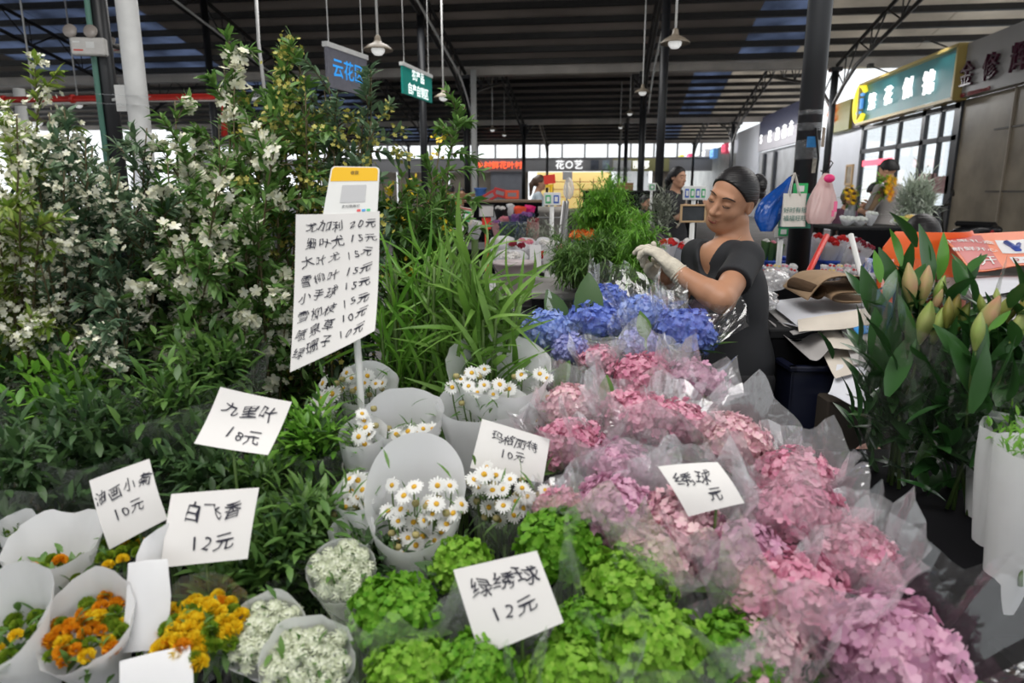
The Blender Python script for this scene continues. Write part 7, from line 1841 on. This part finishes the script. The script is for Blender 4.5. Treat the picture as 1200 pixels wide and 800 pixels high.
# ---- flower rows right of the woman
pedestal('table with carnations and roses behind the black pillar', 950, 4.17, 1.1, .56, at(950, 325, 4.1)[2], mat('table_dull', (.25, .24, .23), .6))
tray('tray', 'blue tray of carnations left of the black pillar', 907, 304, 4.15, .22, .34, .06, M_tray_blue); tray('tray', 'blue tray of red roses right of the black pillar', 985, 304, 4.12, .34, .34, .06, M_tray_blue)
for i, (px, py, fl, lab) in enumerate(((898, 282, F_white, 'white'), (906, 284, F_pink, 'pink'), (914, 287, F_lime, 'pale green'))):
    mini_bouquet(lab + ' carnation bunch left of the black pillar', px, py, 4.1, 11, 30, M_leaf_dark, fl, 980 + i, heads=4, n=14)
for i, (px, py, w) in enumerate(((960, 278, 18), (975, 283, 24), (988, 280, 20))):
    mini_bouquet(('left' if i == 0 else 'front middle' if i == 1 else 'right') + ' bunch of red roses in white paper behind the red stick', px, py, 3.95, w, 34, M_wrapw, F_red, 985 + i, heads=4, n=16, lean=(0, -.35))
for i, (px, py, w, lab) in enumerate(((1006, 282, 20, 'dusky roses in cloudy wrap beside the orange chair'), (1016, 288, 20, 'dusky roses in cloudy wrap touching the orange chair'), (1000, 292, 18, 'low dusky rose bunch in cloudy wrap'))):
    mini_bouquet(lab, px, py, 3.8, w, 32, M_bagclear, F_maroon, 990 + i, heads=3, n=14, lean=(.3, -.3))
k = 0
for row in range(2):
    for i in range(13):
        px = 893 + i * 9.2; 
        if 930 < px < 958 or px > 1012: continue
        py = 312 + row * 5; fl = (F_white, F_pink, F_yel, F_red)[(i * 7 + row * 3) % 4]; d = 3.40 - row * .12
        mini_bouquet('small rose bunch in the low front row behind the paper stack', px, py, d, 10, 14, M_wrapw, fl, 1000 + k, heads=2, n=12, group='low row of small rose bunches', lean=(0, -.4)); k += 1
pedestal('low table of small rose bunches behind the paper stack', 962, 3.27, .66, .16, at(950, 326, 3.4)[2], M_black)
# ---- gypsophila trays in front of the shop
pedestal('dark counter with white gypsophila before the shopfront', 1003, 6.3, .66, .6, at(1005, 264, 6.2)[2], M_black)
M_gyp = petals_mat('gyp_white', (.75, .78, .72), (.82, .84, .82))
for i, (px, py, w, fl, lab) in enumerate(((993, 256, 18, M_gyp, 'white gypsophila bunch below the woman in plum'), (1008, 257, 18, M_gyp, 'white gypsophila bunch left of the man in grey'), (1056, 258, 22, F_lime, 'yellow-green bunch right of the man in grey'), (1068, 255, 18, F_yel, 'yellow bunch left of the scooter'), (1022, 250, 14, M_gyp, 'white gypsophila bunch just behind the sunflower stems'))):
    mini_bouquet(lab, px, py, 6.1, w, 18, M_wrapw, fl, 1040 + i, heads=6, n=20, lean=(0, -.2))
pedestal('pale table with green and yellow bunches left of the scooter', 1062, 6.1, .26, .4, at(1060, 270, 6.1)[2], M_grey)
c = at(997, 240, 7.6); th = thing('sunflower_vase', 'vase of sunflowers beside the woman in plum', 'vase', c - UP * .22)
mb = MB(); mb.lathe([(0, -.22), (.05, -.22), (.06, -.1), (.045, 0), (.04, 0), (.05, -.1), (0, -.2)], 16, c); mb.build('vase', mat('vase_grey', (.3, .32, .35), .3), th)
for px, py in ((992, 223), (998, 221), (1001, 227), (994, 230), (1000, 235)): ray_flower(th, at(px, py, 7.5), unit(-AHEAD + UP * .3 + RIGHT * rr.normal() * .3), .05)
lf = MB(); Q = c + rr.normal(size=(50, 3)) * np.array([.05, .05, .06]) + UP * .06; lf.scatter(LEAF, Q, frames(rr.normal(size=(50, 3)) + UP * .4), .08); lf.build('leaves', M_leaf_mid, th)
pedestal('side table under the sunflower vase', 997, 7.65, .4, .35, c[2] - .22, M_black)
# small wooden frame on the white wall
q = atX(995, 205, XS - .03); mb = MB(); th = thing('picture_frame', 'small wooden frame on the white shop wall', 'picture', q - UP * .3)
for dy, dz, w, h in ((0, .3, .62, .07), (0, -.3, .62, .07), (.28, 0, .07, .6), (-.28, 0, .07, .6)): mb.box(q + np.array([0, dy, dz]), (.05, w, h))
mb.build('frame', mat('frame_wood', (.55, .37, .2), .5), th); mb = MB(); mb.box(q + np.array([.01, 0, 0]), (.02, .5, .55)); mb.build('picture', mat('picture_tan', (.4, .34, .27), .6, noise=.4, nscale=5), th)
# ---- scooter
sc = at(1122, 268, 12.0); sg = np.array([sc[0], sc[1], 0]); th = thing('scooter', 'black and red motor scooter parked before the brown tin wall', 'scooter', sg)
SR_ = VIEW @ rotz(-1.15); Q = lambda x, y, z: sg + SR_ @ np.array([x, y, z])   # x: rear is +x
for x in (-.55, .55):
    mb = MB(); A = np.linspace(0, 2 * np.pi, 28); mb.tube([Q(x + .2 * math.cos(a), 0, .255 + .2 * math.sin(a)) for a in A], .05, 10, caps=False); mb.lathe([(0, -.04), (.12, -.03), (.14, 0), (.12, .03), (0, .04)], 20, Q(x, 0, .255), SR_ @ rotx(R_(90))); mb.build('wheel', M_black, th)
b_ = Flesh(); b_.ell(Q(.3, 0, .62), (.42, .14, .16), SR_, .05); b_.ell(Q(.5, 0, .72), (.25, .13, .1), SR_, .05); b_.cap(Q(-.3, 0, .32), Q(.25, 0, .35), .1, .12, .06); b_.cap(Q(-.42, 0, .95), Q(-.32, 0, .35), .1, .13, .05); b_.ell(Q(-.45, 0, 1.0), (.12, .14, .1), SR_, .05); b_.cap(Q(-.5, 0, .5), Q(-.55, 0, .3), .07, .06, .04)
flesh_obj(b_, 'body', mat('scooter_black', (.015, .015, .017), .25), th, .02, None, 2)
mb = MB(); mb.box(Q(.62, 0, .68), (.14, .2, .12), 0, SR_, .03); mb.box(Q(.62, -.1, .68), (.1, .012, .08), 0, SR_); mb.build('tail_light', mat('scooter_red', (.45, .01, .015), .25), th)
mb = MB(); mb.box(Q(.3, 0, .8), (.62, .24, .09), 0, SR_, .035); mb.build('seat', M_black, th)
mb = MB(); mb.tube([Q(-.42, -.33, 1.12), Q(-.45, -.1, 1.08), Q(-.45, .1, 1.08), Q(-.42, .33, 1.12)], .018, 8); mb.build('handlebar', M_blacksteel, th)
mb = MB(); mb.lathe([(0, -.02), (.06, -.015), (.065, .0), (.05, .012), (0, .014)], 18, Q(-.5, 0, 1.06), SR_ @ roty(-.8)); mb.build('headlamp', mat('lamp_pale', (.6, .6, .58), .2), th)
for y in (-.22, .22):
    mb = MB(); a = Q(-.44, y, 1.1); b = Q(-.4, y * 1.5, 1.3); mb.tube([a, b], .007, 6); mb.lathe([(0, -.008), (.05, -.006), (.055, 0), (.05, .006), (0, .008)], 16, b + UP * .04, SR_ @ roty(R_(70)) @ np.diag([1.5, 1, 1])); mb.build('mirror', M_blacksteel, th)
# white cloth bag hung near the foot of the drain pipe
b_ = bag('small white cloth bag tied to the foot of the white drain pipe', 165, 190, 218, 4.9, [(166, 1.5), (166, 2.5), (165.5, 4), (165, 6), (164.5, 8), (164, 9.5), (163, 10), (163, 8)], mat('bag_white', (.75, .77, .82), .6), 9, depth=.5)
hook_wire(b_, [(166, 191, 4.9), (165, 184, 5.0), (164, 178, 5.18)])
